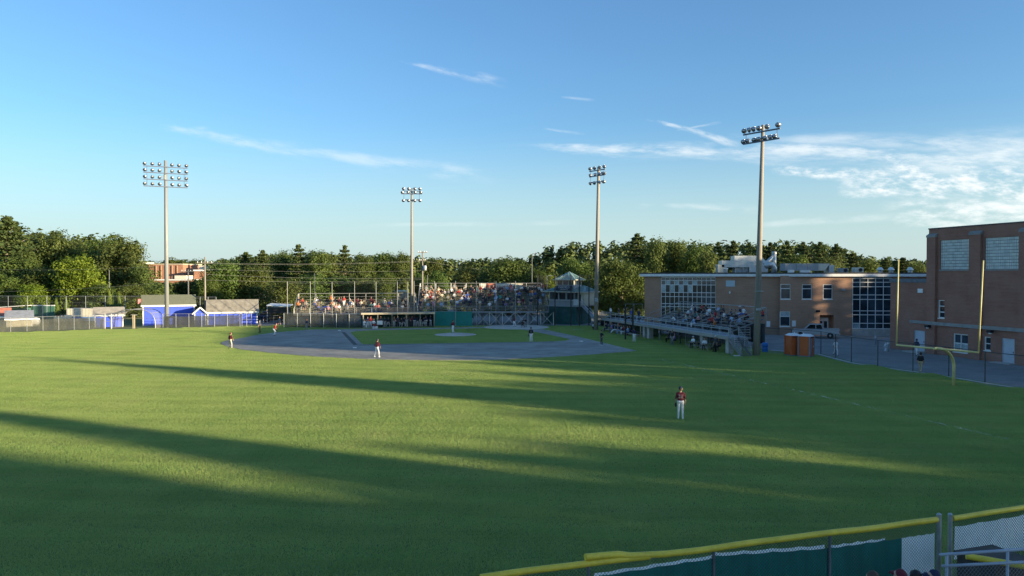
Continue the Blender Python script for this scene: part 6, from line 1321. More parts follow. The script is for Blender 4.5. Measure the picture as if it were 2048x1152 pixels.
# banners tied to the top rail of the home plate bleachers
yb = 11 * .74 + .38; zt = 2.62 + 11 * .285 + .98
def banner(label, x0, x1, h, mat, txt=None, tm=None):
    a0, a1 = wall_a(B2.F + B2.v * yb, B2.w, x0), wall_a(B2.F + B2.v * yb, B2.w, x1); c_ = B2.world((a0 + a1) / 2, yb + .02, 0); o = thing('banner', label, 'banner', (c_.x, c_.y, zt - h), B2.rz, 'banners on the home plate bleachers'); w = (a1 - a0) / 2
    mb = MB(); K = 8
    for i in range(K):
        f0, f1 = -w + 2 * w * i / K, -w + 2 * w * (i + 1) / K; y0, y1 = .03 * math.sin(i * 1.3), .03 * math.sin((i + 1) * 1.3); mb.quad((f0, y0, 0), (f1, y1, 0), (f1, y1 * .3, h), (f0, y0 * .3, h))
    mb.obj('cloth', mat, o)
    if txt: t = link('lettering', text_mesh(txt, .42, 'lettering', tm or CLOTH['n']), o); t.location = (0, -.045, h * .5); t.rotation_euler = (math.pi / 2, 0, 0)
WBAN = M('banner_white', (.60, .58, .52), .8, .1, 2); RBAN = M('banner_red', (.50, .17, .12), .8, .15, 2); CBAN = M('banner_cream', (.55, .50, .38), .8, .15, 2)
banner('white banner with a dark lower band, left end of the row', 959, 972.5, 1.05, WBAN); banner('salmon red banner beside the white one', 973.5, 992, 1.05, RBAN); banner('long white banner behind the crowd in the top row', 992.8, 1029, 1.1, WBAN); banner('cream banner right of the long white banner', 1029.8, 1046, 1.1, CBAN); banner('black banner with a white lettered panel at the right end', 1046.8, 1080, 1.2, CLOTH['k'], 'SPORTS', WBAN)
# blue golf umbrella among the front rows
o = thing('umbrella', 'open blue umbrella held low in the first base bleachers', 'umbrella', B1.world(wall_a(B1.F, B1.w, 652), .4, 2.0), .3)
mb = MB(); n = 8
prof = [(.02, 1.25), (.45, 1.14), (.8, .92), (.98, .66)]; mb.lathe(prof, 8, 0, Matrix.Rotation(-.5, 4, 'X'), cap=False); mb.obj('canopy', M('umbrella_blue', (.06, .10, .42), .7, .1), o); mb = MB(); mb.tube([(0, 0, .1), (0, .6, 1.15)], .015, 6); mb.obj('shaft', BLACKM, o)
# ------------------------------------------------------------------ first base dugout
du0, du1 = G(727, 656.5), G(868, 654.5); dw = (du1 - du0); dL = dw.length
dug = thing('dugout', 'first base dugout with a flat cream edged roof under the bleachers', 'dugout', du0, ang(dw)); zr1 = 2.22
mb = MB(); mb.box(-.3, dL + .1, -.25, 3.0, zr1, zr1 + .07); mb.obj('roof', DECK, dug); mb = MB(); mb.box(-.35, dL + .15, -.3, -.254, zr1 - .12, zr1 + .16); mb.obj('fascia', M('cream_board', (.44, .39, .28), .8, .12), dug)
mb = MB(); mb.box(-.3, dL + .1, 2.7, 2.8, 0, zr1 - .004); mb.box(dL, dL + .08, 0, 2.69, 0, zr1 - .004); mb.obj('back_wall', DKGREEN, dug)
for i in range(6): mb = MB(); x = dL * i / 5; mb.box(x - .05, x + .05, -.2, -.1, 0, zr1 - .004); mb.obj('post', M('dugout_post', (.30, .27, .2), .8, .15), dug)
mb = MB(); mb.box(2.2, dL, -.16, -.1, .92, .99); mb.obj('rail', BLACKM, dug); mb = MB(); mb.quad((2.2, -.13, .1), (dL, -.13, .1), (dL, -.13, .92), (2.2, -.13, .92)); mb.obj('netting', NETB, dug); mb = MB(); mb.box(.2, dL - .2, 2.0, 2.4, .38, .44); mb.obj('bench', PLANK, dug)
def facing(a, b): d = Vector(b) - Vector(a); return math.atan2(d.y, d.x) + math.pi / 2
TO_FIELD = facing((-18, 119, 0), (-5, 95, 0))
dl = [(735, 'n', 'w', 'fold', 'n'), (741, 'r', 'w', 'stand', 'r'), (746.5, 'w', 'r', 'sit', None), (728, 'w', 'w', 'sit', 'n'), (761, 'n', 'k', 'stand', None), (769, 'n', 'w', 'stand', 'n'), (776, 'n', 'w', 'ready', 'n'), (788, 'k', 'w', 'fold', 'k'), (795, 'n', 'd', 'stand', 'w'), (801, 'k', 'w', 'ready', 'n'), (807, 'n', 'w', 'ready', 'n'), (813, 'd', 'w', 'fold', None), (819, 'd', 'd', 'stand', 'n'), (824, 'm', 'd', 'stand', 'm'), (829, 'n', 'w', 'stand', 'n'), (835, 'n', 'w', 'hips', 'n'), (841, 'n', 'w', 'fold', 'n'), (848, 'n', 'w', 'ready', 'n'), (852, 'n', 'w', 'stand', 'n'), (862, 'n', 'w', 'pitch', 'n')]
dl.sort()
for i, (x, s_, p_, pose, cp_) in enumerate(dl):
    g = du0 + dw * ((x - 727) / 141); inn = Vector((-dw.y, dw.x, 0)).normalized() * (.55 if x > 757 else -.3); person(pose, g + inn + Vector((0, 0, .03)), TO_FIELD + prnd.uniform(-.4, .4), s_, p_, 'team member in %s top at the first base dugout, %s from its left' % (CNAME[s_], ORD[i + 1]), 'team at the first base dugout', cap=cp_)
mb = MB(); mb.box(-.42, .42, 0, .05, .55, 1.15); o = mb.obj('white_board', WHITE_P); o.location = du0 + dw * ((760 - 727) / 141) + Vector((0, -.35, .0)); o.rotation_euler = (0, 0, ang(dw)); tag(o, 'white board hung on the rail near the left end of the first base dugout', 'board')
for x, lab in ((748, 'white water cooler on the grass left of the white board'), (752, 'smaller white cooler beside the water cooler')):
    p = G(x, 657.6); mb = MB(); mb.box(-.22, .22, -.16, .16, 0, .34); mb.box(-.24, .24, -.18, .18, .345, .40); o = mb.obj('cooler', WHITE_P, bevel=.015); o.location = p; tag(o, lab, 'cooler')
# bench of players right of the dugout, green tarp screen
o = thing('tarp_screen', 'bright green tarp on the backstop fence right of the first base dugout', 'screen', Vector((XA(869, 122.8), 122.8, 0)), 0); w = XA(944.5, 122.8) - XA(869, 122.8)
mb = MB(); K = 12
for i in range(K): f0, f1 = w * i / K, w * (i + 1) / K; mb.quad((f0, .04 * math.sin(i), .1), (f1, .04 * math.sin(i + 1), .1), (f1, 0, ZA(623, 122.8)), (f0, 0, ZA(623, 122.8)))
mb.obj('tarp', M('green_tarp', (.01, .20, .17), .6, .12, 1.5), o); mb = MB(); mb.tube([(0, -.05, ZA(622.6, 122.8)), (w, -.05, ZA(622.6, 122.8))], .03, 6); mb.obj('top_rail', GALV, o)
o = thing('protective_screen', 'grey pipe framed net screen leaning on the green tarp', 'screen', G(896, 647.5), 0); 
for a, b_ in (((-.95, 0, 0), (-.95, .3, 2.0)), ((.95, 0, 0), (.95, .3, 2.0)), ((-.95, .3, 2.0), (.95, .3, 2.0)), ((-.95, 0, .05), (.95, 0, .05))): mb = MB(); mb.tube([a, b_], .03, 6); mb.obj('pipe', GALV, o)
mb = MB(); mb.quad((-.95, .01, .05), (.95, .01, .05), (.95, .31, 2), (-.95, .31, 2)); mb.obj('net', NETG, o)
for x, y, pose, s_, p_, lab in ((872, 651, 'sit', 'n', 'w', 'player in navy sitting at the left end of the green tarp'), (878, 650, 'sit_lean', 'n', 'w', 'player in navy leaning forward on the bench before the green tarp'), (888, 650.5, 'sit', 'n', 'w', 'player in navy sitting in front of the grey net screen')):
    g = G(x, y); person(pose, g, TO_FIELD + .2, s_, p_, lab, 'players on chairs by the green tarp', cap='n'); mb = MB(); mb.box(-.22, .22, -.2, .2, .38, .43); mb.box(-.2, -.16, -.18, .18, 0, .379); mb.box(.16, .2, -.18, .18, 0, .379); o = mb.obj('bench_seat', GREYP); o.location = g + Vector((0, .03, 0)); o.rotation_euler = (0, 0, TO_FIELD); tag(o, 'low seat under the ' + lab.replace('player in navy ', 'navy player '), 'seat', 'low seats by the green tarp')
mb = MB(); mb.lathe([(.14, 0), (.17, .38), (.175, .4)], 12); o = mb.obj('bucket', WHITE_P, smooth=True); o.location = G(893.5, 648.5); tag(o, 'white ball bucket at the foot of the green tarp', 'bucket')
# ------------------------------------------------------------------ people behind home plate, at the fence
for i, (x, y, s_, p_, pose) in enumerate(((1083, 643.5, 'k', 't', 'stand'), (1099, 644, 'k', 'd', 'stand'), (1105, 644, 'n', 'k', 'stand'), (1110, 644.5, 'n', 'd', 'fold'), (1118, 644, 'w', 'n', 'fold'), (1126, 644, 'm', 'n', 'stand'), (1136, 647, 'k', 'g', 'sit'), (1152, 647.5, 'g', 'g', 'sit'), (1062, 642, 'm', 'd', 'stand'), (1026, 641.5, 'm', 'd', 'stand'))):
    g = G(x, y); person(pose, Vector((g.x, g.y, 0)), facing(g, HOME), s_, p_, 'person in %s top, %s from the left in the shade below the press box' % (CNAME[s_], ORD[[1026, 1062, 1083, 1099, 1105, 1110, 1118, 1126, 1136, 1152].index(x) + 1]), 'people along the backstop fence')
    if pose == 'sit': mb = MB(); mb.box(-.22, .22, -.2, .25, .38, .43); mb.box(-.2, -.16, -.18, .18, 0, .379); mb.box(.16, .2, -.18, .18, 0, .379); o = mb.obj('bench_seat', GREYP); o.location = g; o.rotation_euler = (0, 0, facing(g, HOME)); tag(o, 'low seat under the person in %s top below the press box' % CNAME[s_], 'seat', 'low seats below the press box')
# ------------------------------------------------------------------ third base deck, dugout under it, stair
E0, E1_ = Vector((13.3, 114.6, 0)), Vector((22.35, 79.4, 0)); ed = (E1_ - E0); eL = ed.length; ed.normalize(); en = Vector((-ed.y, ed.x, 0))
deck = thing('walkway_deck', 'long raised steel walkway with railings running above the third base dugout', 'walkway', E0, ang(ed)); ZD = 1.72
mb = MB(); mb.box(0, eL, 0, 2.6, ZD - .2, ZD); mb.obj('deck', DECK, deck); mb = MB(); mb.box(0, eL, -.05, -.004, ZD - .22, ZD + .1); mb.obj('edge_beam', PALE_STEEL, deck)
rail_run(deck, [(0, .02, ZD), (eL, .02, ZD)], 1.05, 'front_rail', GALV, (1.0, .8, .4, .15), 1.8, .03)
rail_run(deck, [(eL - .03, 1.2, ZD), (eL - .03, 2.5, ZD)], 1.05, 'end_rail', PALE_STEEL, (1.0, .75, .5, .25), .7)
for x in (14.5, 15.9, 30, 35.5): mb = MB(); mb.box(x - .3, x + .3, .3, .9, 0, ZD - .204); mb.obj('pillar', CONC, deck)
for x in (19, 22.5, 26): mb = MB(); mb.beam((x, .5, 0), (x, .5, ZD - .2), .12, .12); mb.beam((x, 2.3, 0), (x, 2.3, ZD - .2), .12, .12); mb.obj('support_post', STEELD, deck)
st = thing('deck_stair', 'steel stair with sloping rails descending from the deck beside the near light pole', 'stair', E1_ + ed * .01, ang(ed)); steps = 9
for i in range(steps): z = ZD - (i + 1) * ZD / (steps + 1); mb = MB(); mb.box(i * .27, i * .27 + .28, .0, 1.1, z - .04, z); mb.obj('tread', DECK, st)
for y in (-.02, 1.12):
    mb = MB(); mb.beam((0, y, ZD - .12), (steps * .27, y, .05), .05, .25); mb.obj('stringer', STEELD, st)
    for k in (1.0, .8, .6, .4, .2): mb = MB(); mb.tube([(0, y, ZD + 1.05 * k), (steps * .27, y, .1 + 1.05 * k)], .025, 6); mb.obj('hand_rail', PALE_STEEL, st)
    for t in (0, .5, 1): mb = MB(); mb.tube([(steps * .27 * t, y, ZD * (1 - t)), (steps * .27 * t, y, ZD * (1 - t) + 1.1)], .03, 6); mb.obj('rail_post', GALV, st)
# aisle rails of the third base stand
for x, r0 in ((3.5, 0), (8.2, 0), (11.5, 2), (14.6, 0), (16.4, 2)):
    mb = MB(); y0, y1 = r0 * .78 - .4, r0 * .78 + 1.3; z0 = 2.12 + r0 * .27; mb.tube([(x, y0, z0 - .4), (x, y0, z0 + .55), (x, y1, z0 + 1.15), (x, y1, z0 + .1)], .035, 7); mb.obj('aisle_rail', PALE_STEEL, B3.o); mb = MB(); mb.tube([(x, y0, z0 + .2), (x, y1, z0 + .8)], .03, 6); mb.obj('aisle_rail', PALE_STEEL, B3.o)
mb = MB(); mb.box(0, 20.9, -.6, 4.3, .0, .01) if False else None
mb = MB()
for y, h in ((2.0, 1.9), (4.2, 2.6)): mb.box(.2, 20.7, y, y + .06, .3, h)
mb.obj('under_shade', M('shadow_board', (.06, .065, .07), .9, .2), B3.o)  # dark boards added in place of the shade beneath the seats
# dugout under the deck: bench and players
dg3 = thing('dugout', 'third base dugout recessed under the raised deck', 'dugout', E0 + ed * 1.0, ang(ed))
mb = MB(); mb.box(0, 13.5, 2.3, 2.4, 0, ZD - .21); mb.obj('back_wall', M('olive_board', (.05, .075, .04), .85, .3), dg3); mb = MB(); mb.box(.2, 13, 1.5, 1.9, .36, .42); mb.obj('bench', PLANK, dg3)
for i in range(6): mb = MB(); mb.box(i * 2.6, i * 2.6 + .09, .05, .14, 0, ZD - .21); mb.obj('post', M('tan_post', (.5, .42, .28), .7, .1), dg3)
T3 = facing((17, 100, 0), (0, 97, 0))
d3 = [(1199, 'w', 'd', 'crouch'), (1214, 'g', 'n', 'stand'), (1219, 'n', 'n', 'sit'), (1224, 'd', 'm', 'sit'), (1229, 'v', 'g', 'sit'), (1233, 'r', 'd', 'stand'), (1237, 'n', 'w', 'sit_legs'), (1241, 'w', 'l', 'sit_legs'), (1245, 'n', 'l', 'sit'), (1249, 'r', 'l', 'sit_lean'), (1253, 'n', 'w', 'sit_lean'), (1259, 'd', 'm', 'sit'), (1262, 'l', 'b', 'sit')]
for i, (x, s_, p_, pose) in enumerate(d3):
    a = wall_a(E0, ed, x); off = .5 if pose == 'stand' else (-.9 if x < 1205 else (.2 if i % 2 else -.35)); g = E0 + ed * a + en * off; person(pose, g, T3 + prnd.uniform(-.3, .3), s_, p_, 'player in %s top at the third base dugout, %s from its left' % (CNAME[s_], ORD[i + 1]), 'team at the third base dugout', cap='n' if i % 3 else None)
mb = MB(); mb.box(.8, 13.2, -.5, -.1, .3, .42); mb.box(.9, 1.0, -.45, -.15, 0, .299); mb.box(6.9, 7, -.45, -.15, 0, .299); mb.box(13, 13.1, -.45, -.15, 0, .299); o = mb.obj('team_bench', PLANK); o.location = E0 + ed * 1.0; o.rotation_euler = (0, 0, ang(ed)); tag(o, 'long bench in front of the third base dugout with seated players', 'bench')
for i, (x, s_, p_) in enumerate(((1205, 'w', 'd'), (1217, 'n', 'd'), (1232, 'k', 'd'), (1240, 'b', 'n'), (1247, 'b', 'd'), (1256, 'n', 'k'))):
    a = wall_a(E0, ed, x); person('stand', E0 + ed * a + en * (1.3 + .3 * (i % 2)) + Vector((0, 0, ZD)), T3 + .3 * (i - 3), s_, p_, 'person in %s top standing on the raised deck, %s from its left end' % (CNAME[s_], ORD[i + 1]), 'people standing on the raised deck')
# picnic tables and people beneath the stand
def picnic(label, g, rz):
    o = thing('picnic_table', label, 'picnic table', g, rz, 'picnic tables under the stand'); mb = MB()
    mb.box(-.9, .9, -.38, .38, .72, .76); mb.obj('table_top', PLANK, o)
    for s_ in (-1, 1):
        mb = MB(); mb.box(-.9, .9, s_ * .72 - .13, s_ * .72 + .13, .42, .46); mb.obj('seat', PLANK, o); mb = MB(); mb.beam((s_ * .65, -.7, 0), (s_ * .65, -.15, .72), .05, .09); mb.beam((s_ * .65, .7, 0), (s_ * .65, .15, .72), .05, .09); mb.box(s_ * .65 - .03, s_ * .65 + .03, -.82, .82, .34, .41); mb.obj('leg', PLANK, o)
picnic('wooden picnic table under the stand with two people, left one', G(1381, 697) + en * .8, .4); picnic('wooden picnic table under the stand next to the standing person', G(1405, 701) + en * .8, .4)
for i, (x, y, s_, p_, pose, off) in enumerate(((1321, 686, 'd', 'k', 'sit', 1.2), (1328, 687, 'm', 'n', 'sit', 1.5), (1334, 689, 'v', 'k', 'sit', 1.1), (1340, 688, 'k', 'd', 'stand', 1.3), (1338, 691, 'k', 'g', 'stand', .4), (1373, 697, 'w', 'n', 'sit', .9), (1378, 697, 'g', 'd', 'sit', 1.6), (1395, 701, 'w', 'd', 'sit', .9), (1405, 700, 'k', 'd', 'sit', 1.6), (1412, 702, 'd', 'n', 'sit', 1.6), (1419, 704, 'g', 'k', 'sit_lean', .9), (1432.5, 704.5, 'd', 'k', 'stand', -.1))):
    g = G(x, y) + en * off; person(pose, g, T3 + prnd.uniform(-.9, .9), s_, p_, 'person in %s top in the shade under the stand, %s from its left' % (CNAME[s_], ORD[i + 1]), 'people under the third base stand', cap='w' if i in (5, 11) else None)
# ------------------------------------------------------------------ players and officials on the field
GLOVE = M('glove_leather', (.035, .022, .016), .6, .2)
def glove(par, x, y, z):
    mb = MB(); mb.ball((x, y, z - .07), (.055, .10, .135), 6); mb.ball((x, y - .085, z - .04), (.035, .04, .075), 5); mb.obj('glove', GLOVE, par)
def number(par, txt, z=1.25, y=.138, s=.27, mat=None):
    t = link('jersey_number', text_mesh(txt, s, 'jersey_number', mat or CLOTH['g'], .002), par); t.location = (0, y, z); t.rotation_euler = (math.pi / 2, 0, math.pi)
def player(label, x, y, pose, rz, shirt, pants, cap='k', z=0.0, gl=None, num=None, grp='players on the field', **kw):
    g = G(x, y, z); o = person(pose, g, rz, shirt, pants, label, grp, cap=cap, **kw)
    if gl: glove(o, *gl)
    if num: number(o, num)
    return o
toH = lambda x, y: facing(G(x, y), HOME)
OFM = human('stand', True, .0125, True)
of = player('outfielder in maroon jersey and white trousers standing alone in the near shaded grass', 1361, 838, 'stand', toH(1361, 838) - .35, 'm', 'w', 'n', gl=(.26, -.06, .86), num='28', shoes='w', h=1.0, mesh=OFM, skin=0, hair=0)
of.scale = (1.05, 1.05, 1.04)
for ch in of.children:
    if ch.name.startswith('glove'): ch.location = (0, 0, -.02)
SSM = human('stand', True, .02, True)
player('shortstop in maroon jersey near second base with hands low', 754, 714.5, 'wide', toH(754, 714) - .1, 'm', 'w', 'n', DZ, (.24, -.2, .83), '21', shoes='w', skin=0)
player('third baseman in dark jersey standing on the infield grass edge', 1062, 684.5, 'stand', toH(1062, 684), 'k', 'w', 'k', DZ, (.27, -.06, .86), '33', skin=1)
player('second baseman in maroon at the outer left edge of the infield dirt', 460.5, 697, 'wide', toH(460, 697) + .3, 'm', 'c', 'm', DZ, (.24, -.2, .83), skin=0)
player('first baseman in bright maroon red bending by the dirt left of the coach', 549.5, 671, 'ready', toH(549, 671) - .4, 'r', 'w', 'm', DZ, (.22, -.2, .80), skin=0)
player('pitcher in maroon holding the ball at his chest on the mound', 906, 666, 'pitch', facing(DM(13, 13), HOME) + 1.2, 'm', 'w', 'm', .26, (.05, -.27, 1.26), skin=1)
player('base umpire in black behind the right side of the infield dirt', 519.5, 665.5, 'stand', toH(519, 665) + 2.6, 'd', 'k', 'k', DZ, skin=0)
player('first base coach in navy jersey and grey trousers', 613, 660.5, 'wide', toH(613, 660) - .5, 'n', 'g', 'k', 0, skin=1)
player('field umpire in all dark clothes near third base', 1203, 691, 'hips', facing(G(1203, 691), G(900, 690)) + .5, 'k', 'd', 'k', DZ, skin=0, shoes='w')
player('third base coach in navy jersey clapping near the dugout end', 1268, 684.5, 'fold', facing(G(1268, 684), HOME) - .3, 'n', 'w', 'n', 0, skin=1)
bt = player('batter in dark jersey and white trousers at the plate with his bat up', 1028.5, 653.6, 'bat', facing(HOME, DM(10, 10)) + 1.4, 'm', 'w', 'k', DZ, skin=2, grp='players on the field')
pb = bt.location; mb = MB(); mb.tube([(0, 0, 0), (.05, .02, .4), (.12, .05, .84)], [.014, .022, .033], 8); o = mb.obj('baseball_bat', M('bat_wood', (.30, .2, .11), .4, .1), smooth=True); o.location = pb + Vector((.12, .05, 1.32)); tag(o, 'baseball bat raised in the hands of the batter at home plate', 'bat')
player('catcher in dark gear crouching behind home plate', 1046, 655, 'crouch', facing(HOME, DM(13, 13)), 'k', 'g', 'k', DZ, (.1, -.46, .55), skin=2)
player('plate umpire in black bending behind the catcher', 1051, 654.2, 'bend', facing(HOME, DM(13, 13)), 'k', 'g', 'k', DZ, skin=1)
player('player in dark top and white trousers waiting right of the green tarp', 944, 647.5, 'stand', toH(944, 647) - .5, 'n', 'w', 'n', 0, skin=2)
player('groundskeeper in black waiting beside the dark end of the olive fence', 688.5, 651, 'stand', toH(688, 651) + .4, 'k', 't', 'w', 0, skin=0)
player('person in dark top and light skirt walking in the gate opening', 532, 640, 'walk', 1.2, 't', 'k', None, 0, grp='people walking beyond the fences', skin=0)
player('child in pale green shirt and shorts walking behind the gate', 559, 650.5, 'walk', 1.7, 'l', 'k', None, 0, grp='people walking beyond the fences', h=.78, shorts=True, skin=0)
player('child in white shirt and trousers running on the pavement beside the fence', 1671.5, 711.5, 'walk', facing(G(1671, 711), G(1760, 730)), 'w', 'w', None, -.006, grp='people walking beyond the fences', hair=1, skin=1, h=.96)
player('young player in dark jersey and white trousers running toward the pale blue door', 1833.5, 711.5, 'walk', facing(G(1833, 711), G(1780, 716)), 'n', 'w', 'n', -.006, grp='people walking beyond the fences', skin=2, h=.98)
player('child in dark shirt and light trousers running behind the goal post', 1841, 746, 'walk', facing(G(1841, 746), G(1870, 735)), 'k', 't', None, -.006, grp='people walking beyond the fences', hair=1, skin=1, h=.98)
# ================================================================== foreground: outfield fence, banners, spectators' rail
YPIPE = M('yellow_corrugated_pipe', (.76, .57, .06), .45, .14, 2.5); GTARP = M('green_windscreen', (.02, .26, .225), .75, .18, 2.2, stretch=(1, 1, .4)); WTARP = M('white_vinyl', (.80, .81, .82), .55, .12, 1.2)
_nt = NT(WTARP.node_tree); _b = WTARP.node_tree.nodes['Principled BSDF']; _tl = _nt.new('ShaderNodeBsdfTranslucent'); _tl.inputs[0].default_value = (.42, .43, .44, 1); _mx = _nt.new('ShaderNodeAddShader')
_b.inputs['Base Color'].default_value = (.6, .6, .6, 1); _nt.l.new(_b.outputs[0], _mx.inputs[0]); _nt.l.new(_tl.outputs[0], _mx.inputs[1]); _nt.l.new(_mx.outputs[0], WTARP.node_tree.nodes['Material Output'].inputs[0])
FZ = 2.44
fA, fB = G(900, 1165, FZ), G(1876, 1041, FZ); fC, fD = G(1906, 1038, FZ), G(2200, 994, FZ)
def wires(mb, a, b_, z0, z1, pitch=.078, r=.0030):
    d = (b_ - a); L = d.length; d.normalize(); h = z1 - z0; k = -h
    while k < L:
        for s_ in (0, 1):
            x0, x1 = k, k + h; t0, t1 = max(0, -x0) / h, min(1, (L - x0) / h)
            if t1 <= t0: continue
            p, q = a + d * (x0 + h * t0), a + d * (x0 + h * t1); zz0, zz1 = z0 + h * t0, z0 + h * t1
            if s_: zz0, zz1 = z1 - h * t0, z1 - h * t1
            off = Vector((-d.y, d.x, 0)) * (.004 if s_ else -.004)
            mb.beam((p.x + off.x, p.y + off.y, zz0), (q.x + off.x, q.y + off.y, zz1), r * 2, r * 2)
        k += pitch
def corr_pipe(par, pts, r, seg=.028, name='yellow_pipe', wob=.009, seed=1):
    rr = random.Random(seed); mb = MB(); P_ = []; R_ = []
    tot = sum((Vector(pts[i + 1]) - Vector(pts[i])).length for i in range(len(pts) - 1)); n = int(tot / seg); cum = [0]
    for i in range(len(pts) - 1): cum.append(cum[-1] + (Vector(pts[i + 1]) - Vector(pts[i])).length)
    ph = [rr.uniform(0, 6) for _ in range(4)]
    for k in range(n + 1):
        s_ = tot * k / n; i = max(j for j in range(len(pts) - 1) if cum[j] <= s_ + 1e-6); t = (s_ - cum[i]) / (cum[i + 1] - cum[i]); p = Vector(pts[i]).lerp(Vector(pts[i + 1]), min(1, t))
        w = wob * (math.sin(s_ * 1.3 + ph[0]) + .6 * math.sin(s_ * 2.9 + ph[1])); P_.append(p + Vector((0, 0, w - wob * .6))); R_.append(r * (1 if k % 2 else .955))
    mb.tube(P_, R_, 14); o = mb.obj(name, YPIPE, par, smooth=False)
    o.data.polygons.foreach_set('use_smooth', [len(p.vertices) == 4 for p in o.data.polygons]); return o
fdir = (fB - fA).normalized(); fn = Vector((-fdir.y, fdir.x, 0))
def fence_panel(label, a, b_, posts, tarps, pipe_pts, extra=None):
    o = thing('outfield_fence', label, 'fence', (a.x, a.y, 0), 0, 'near outfield fence'); org = Vector((a.x, a.y, 0)); A, B_ = Vector((0, 0, 0)), Vector((b_.x - a.x, b_.y - a.y, 0)); d = B_.normalized(); n = Vector((-d.y, d.x, 0))
    for x, h, r in posts: q = wall_a(org, d, x); mb = MB(); c_ = d * q; mb.tube([c_, c_ + Vector((0, 0, h))], r, 12); mb.lathe([(r * 1.1, h), (r * 1.1, h + .02), (r * .5, h + .05)], 12, 0, Matrix.Translation(c_)); mb.obj('post', GALV if r > .04 else M('dark_post_steel', (.14, .15, .17), .5, .2), o, smooth=False)
    mb = MB(); wires(mb, A, B_, .35, FZ - .02); mb.obj('wire_mesh', M('mesh_wire', (.06, .065, .07), .45, .1, metal=.4), o)
    mb = MB(); mb.tube([Vector((0, 0, FZ - .02)), B_ + Vector((0, 0, FZ - .02))], .022, 8); mb.obj('top_rail', GALV, o)
    for (x0, x1, y0, y1, zb, mat, nm, off) in tarps:
        q0, q1 = wall_a(org, d, x0), wall_a(org, d, x1); z0, z1 = ZA(y0, org.y + d.y * q0), ZA(y1, org.y + d.y * q1); mb = MB(); K, Jn = 28, 8
        for i in range(K):
            for j in range(Jn):
                def pt(u, v_):
                    s_ = q0 + (q1 - q0) * u; top = z0 + (z1 - z0) * u - .022 * math.sin(math.pi * ((u * 4) % 1)); z = zb + (top - zb) * v_; w = .012 * math.sin(s_ * 5 + v_ * 3) * (1 - v_ * .5) + .006 * math.sin(s_ * 17 + v_ * 5)
                    c_ = d * s_ + n * (off + w); return (c_.x, c_.y, z)
                mb.quad(pt(i / K, j / Jn), pt((i + 1) / K, j / Jn), pt((i + 1) / K, (j + 1) / Jn), pt(i / K, (j + 1) / Jn))
        mb.obj(nm, mat, o, smooth=True)
    return o, d, org
fo, d_, org = fence_panel('near outfield fence with green and white windscreen under a yellow pipe', fA, fB, [(1178, FZ - .05, .032), (1430, FZ - .05, .032), (1663, FZ - .05, .032), (1882.5, FZ + .12, .055)],
    [(1190, 1428, 1147, 1110.5, .2, WTARP, 'white_edge', .030), (1200, 1432, 1151.5, 1116, .2, GTARP, 'green_screen', .022), (1432, 1655, 1106, 1090, .2, WTARP, 'white_edge', .030), (1431, 1662, 1112, 1096.5, .2, GTARP, 'green_screen', .022), (1665, 1776, 1091, 1076.5, .2, WTARP, 'white_edge', .030), (1664, 1809, 1096, 1076, .2, GTARP, 'green_screen', .022), (1809.5, 1876, 1076, 1066, .2, WTARP, 'white_screen', .028)], None)
pp = lambda x: d_ * wall_a(org, d_, x) + Vector((0, 0, FZ + .03))
corr_pipe(fo, [pp(960), pp(1270), pp(1300)], .068, seed=2)
corr_pipe(fo, [pp(1171) + Vector((0, 0, .13)), pp(1200) + Vector((0, 0, .125)), pp(1238) + Vector((0, 0, .11)), pp(1262) + Vector((0, 0, .05)), pp(1285) + Vector((0, 0, .03)), pp(1330), pp(1400), pp(1663), pp(1878)], .070, seed=3)
fo2, d2_, org2 = fence_panel('near outfield fence panel with a white banner right of the narrow gap', fC, fD, [(1905, FZ + .10, .05)], [(1916, 2100, 1053.5, 1022, 1.45, WTARP, 'white_banner', .025)], None)
p2 = lambda x: d2_ * wall_a(org2, d2_, x) + Vector((0, 0, FZ + .03))
corr_pipe(fo2, [p2(1909), p2(2000), p2(2150)], .066, seed=5)
# dark wooden bullpen box with a length of yellow pipe on it, behind the rail
bx = thing('storage_box', 'dark wooden box in front of the white banner', 'box', (XA(1990, 16.4), 16.4, 0), .33)
mb = MB(); mb.box(-.3, .75, -.3, .6, 0, ZA(1122, 16.4)); mb.obj('body', M('dark_brown_wood', (.075, .058, .045), .8, .3, 2, stretch=(.3, 3, 3)), bx); mb = MB(); mb.box(-.35, .8, -.35, .65, ZA(1122, 16.4) + .004, ZA(1122, 16.4) + .05); mb.obj('lid', MATS['dark_brown_wood'], bx)
ly = thing('loose_pipe', 'loose length of yellow pipe lying on the dark wooden box', 'pipe', (0, 0, 0), 0)
corr_pipe(ly, [P(1932, 1113, 16.2), P(2000, 1124, 16.0), P(2100, 1139, 15.6)], .066, seed=7)
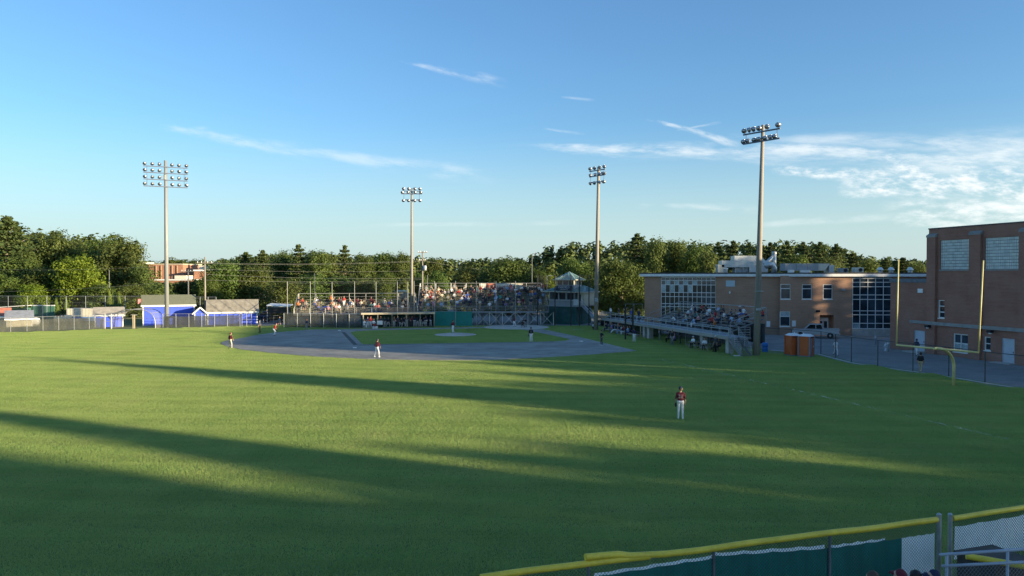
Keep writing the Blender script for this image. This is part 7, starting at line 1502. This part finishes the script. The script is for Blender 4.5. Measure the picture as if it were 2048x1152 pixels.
# spectators' stand below the camera: deck, seats and rail
stand = thing('spectator_stand', 'grey steel spectator stand with a pipe rail and chain link at the lower right', 'bleachers', (0, 0, 0), 0)
mb = MB()
for i in range(7): mb.box(-14, 16, 11.8 - i * 1.2 - 1.2, 11.8 - i * 1.2, 1.55 + i * .62 - .06, 1.55 + i * .62)
mb.box(-14, 16, 11.8, 13.4, 1.49, 1.56); mb.obj('deck', DECK, stand)
rA, rB = P(1880, 1109.5, 12.9), P(2180, 1090, 13.5); lA, lB = P(1885, 1132, 12.9), P(2180, 1118, 13.5)
BLUEGREY = M('rail_paint', (.36, .40, .46), .45, .1)
mb = MB(); mb.tube([rA, rB], .026, 10); mb.obj('top_rail', BLUEGREY, stand, smooth=True); mb = MB(); mb.tube([lA, lB], .024, 10); mb.obj('lower_rail', BLUEGREY, stand, smooth=True)
for x in (1893, 2012, 2130): t = (x - 1880) / 300; p = rA.lerp(rB, t); mb = MB(); mb.tube([p, Vector((p.x, p.y, 1.5))], .024, 9); mb.obj('rail_post', BLUEGREY, stand, smooth=True)
mb = MB(); a, b_ = Vector((lA.x, lA.y, 0)), Vector((lB.x, lB.y, 0)); wires(mb, a, b_, 1.6, lA.z - .02, .075, .002); mb.obj('wire_mesh', M('rail_mesh_wire', (.22, .25, .28), .45, .1, metal=.4), stand)
mb = MB()
for i in range(60): t = i / 59; p = lA.lerp(lB, t); mb.lathe([(.031, -.006), (.031, .006)], 8, 0, Matrix.Translation(p) @ Matrix.Rotation(math.pi / 2, 4, 'Y') @ Matrix.Rotation(.5, 4, 'X'))
mb.obj('tie_wire', BLUEGREY, stand)
# four people on the front deck, only the tops of their heads in the picture
FM, FMC = human('stand', False, .016, True), human('stand', True, .016, True)
for x, ytop, D, mesh, cap, hair, shirt, rz, lab in ((1752, 1143, 12.6, FM, None, 0, 'g', math.pi + .3, 'brown haired head at the bottom edge in front of the green windscreen'), (1809, 1139, 12.7, FMC, 'm', 1, 'l', math.pi + .7, 'head in a maroon cap at the bottom edge in front of the white screen'), (1838, 1141.5, 12.7, FM, None, 1, 'n', math.pi, 'dark haired head at the bottom edge between the two caps'), (1876, 1139.5, 12.6, FMC, 'n', 1, 'd', math.pi * 1.5 - .15, 'head in a navy cap facing left at the bottom edge beside the rail')):
    zt_ = ZA(ytop, D); H = 1.795 if cap else 1.79
    k = 1.0; o = person('stand', Vector((XA(x, D), D, zt_ - H)), rz, shirt, 'd', lab, 'spectators in the foreground', cap=cap, hair=hair, skin=0, h=1.0, mesh=mesh)
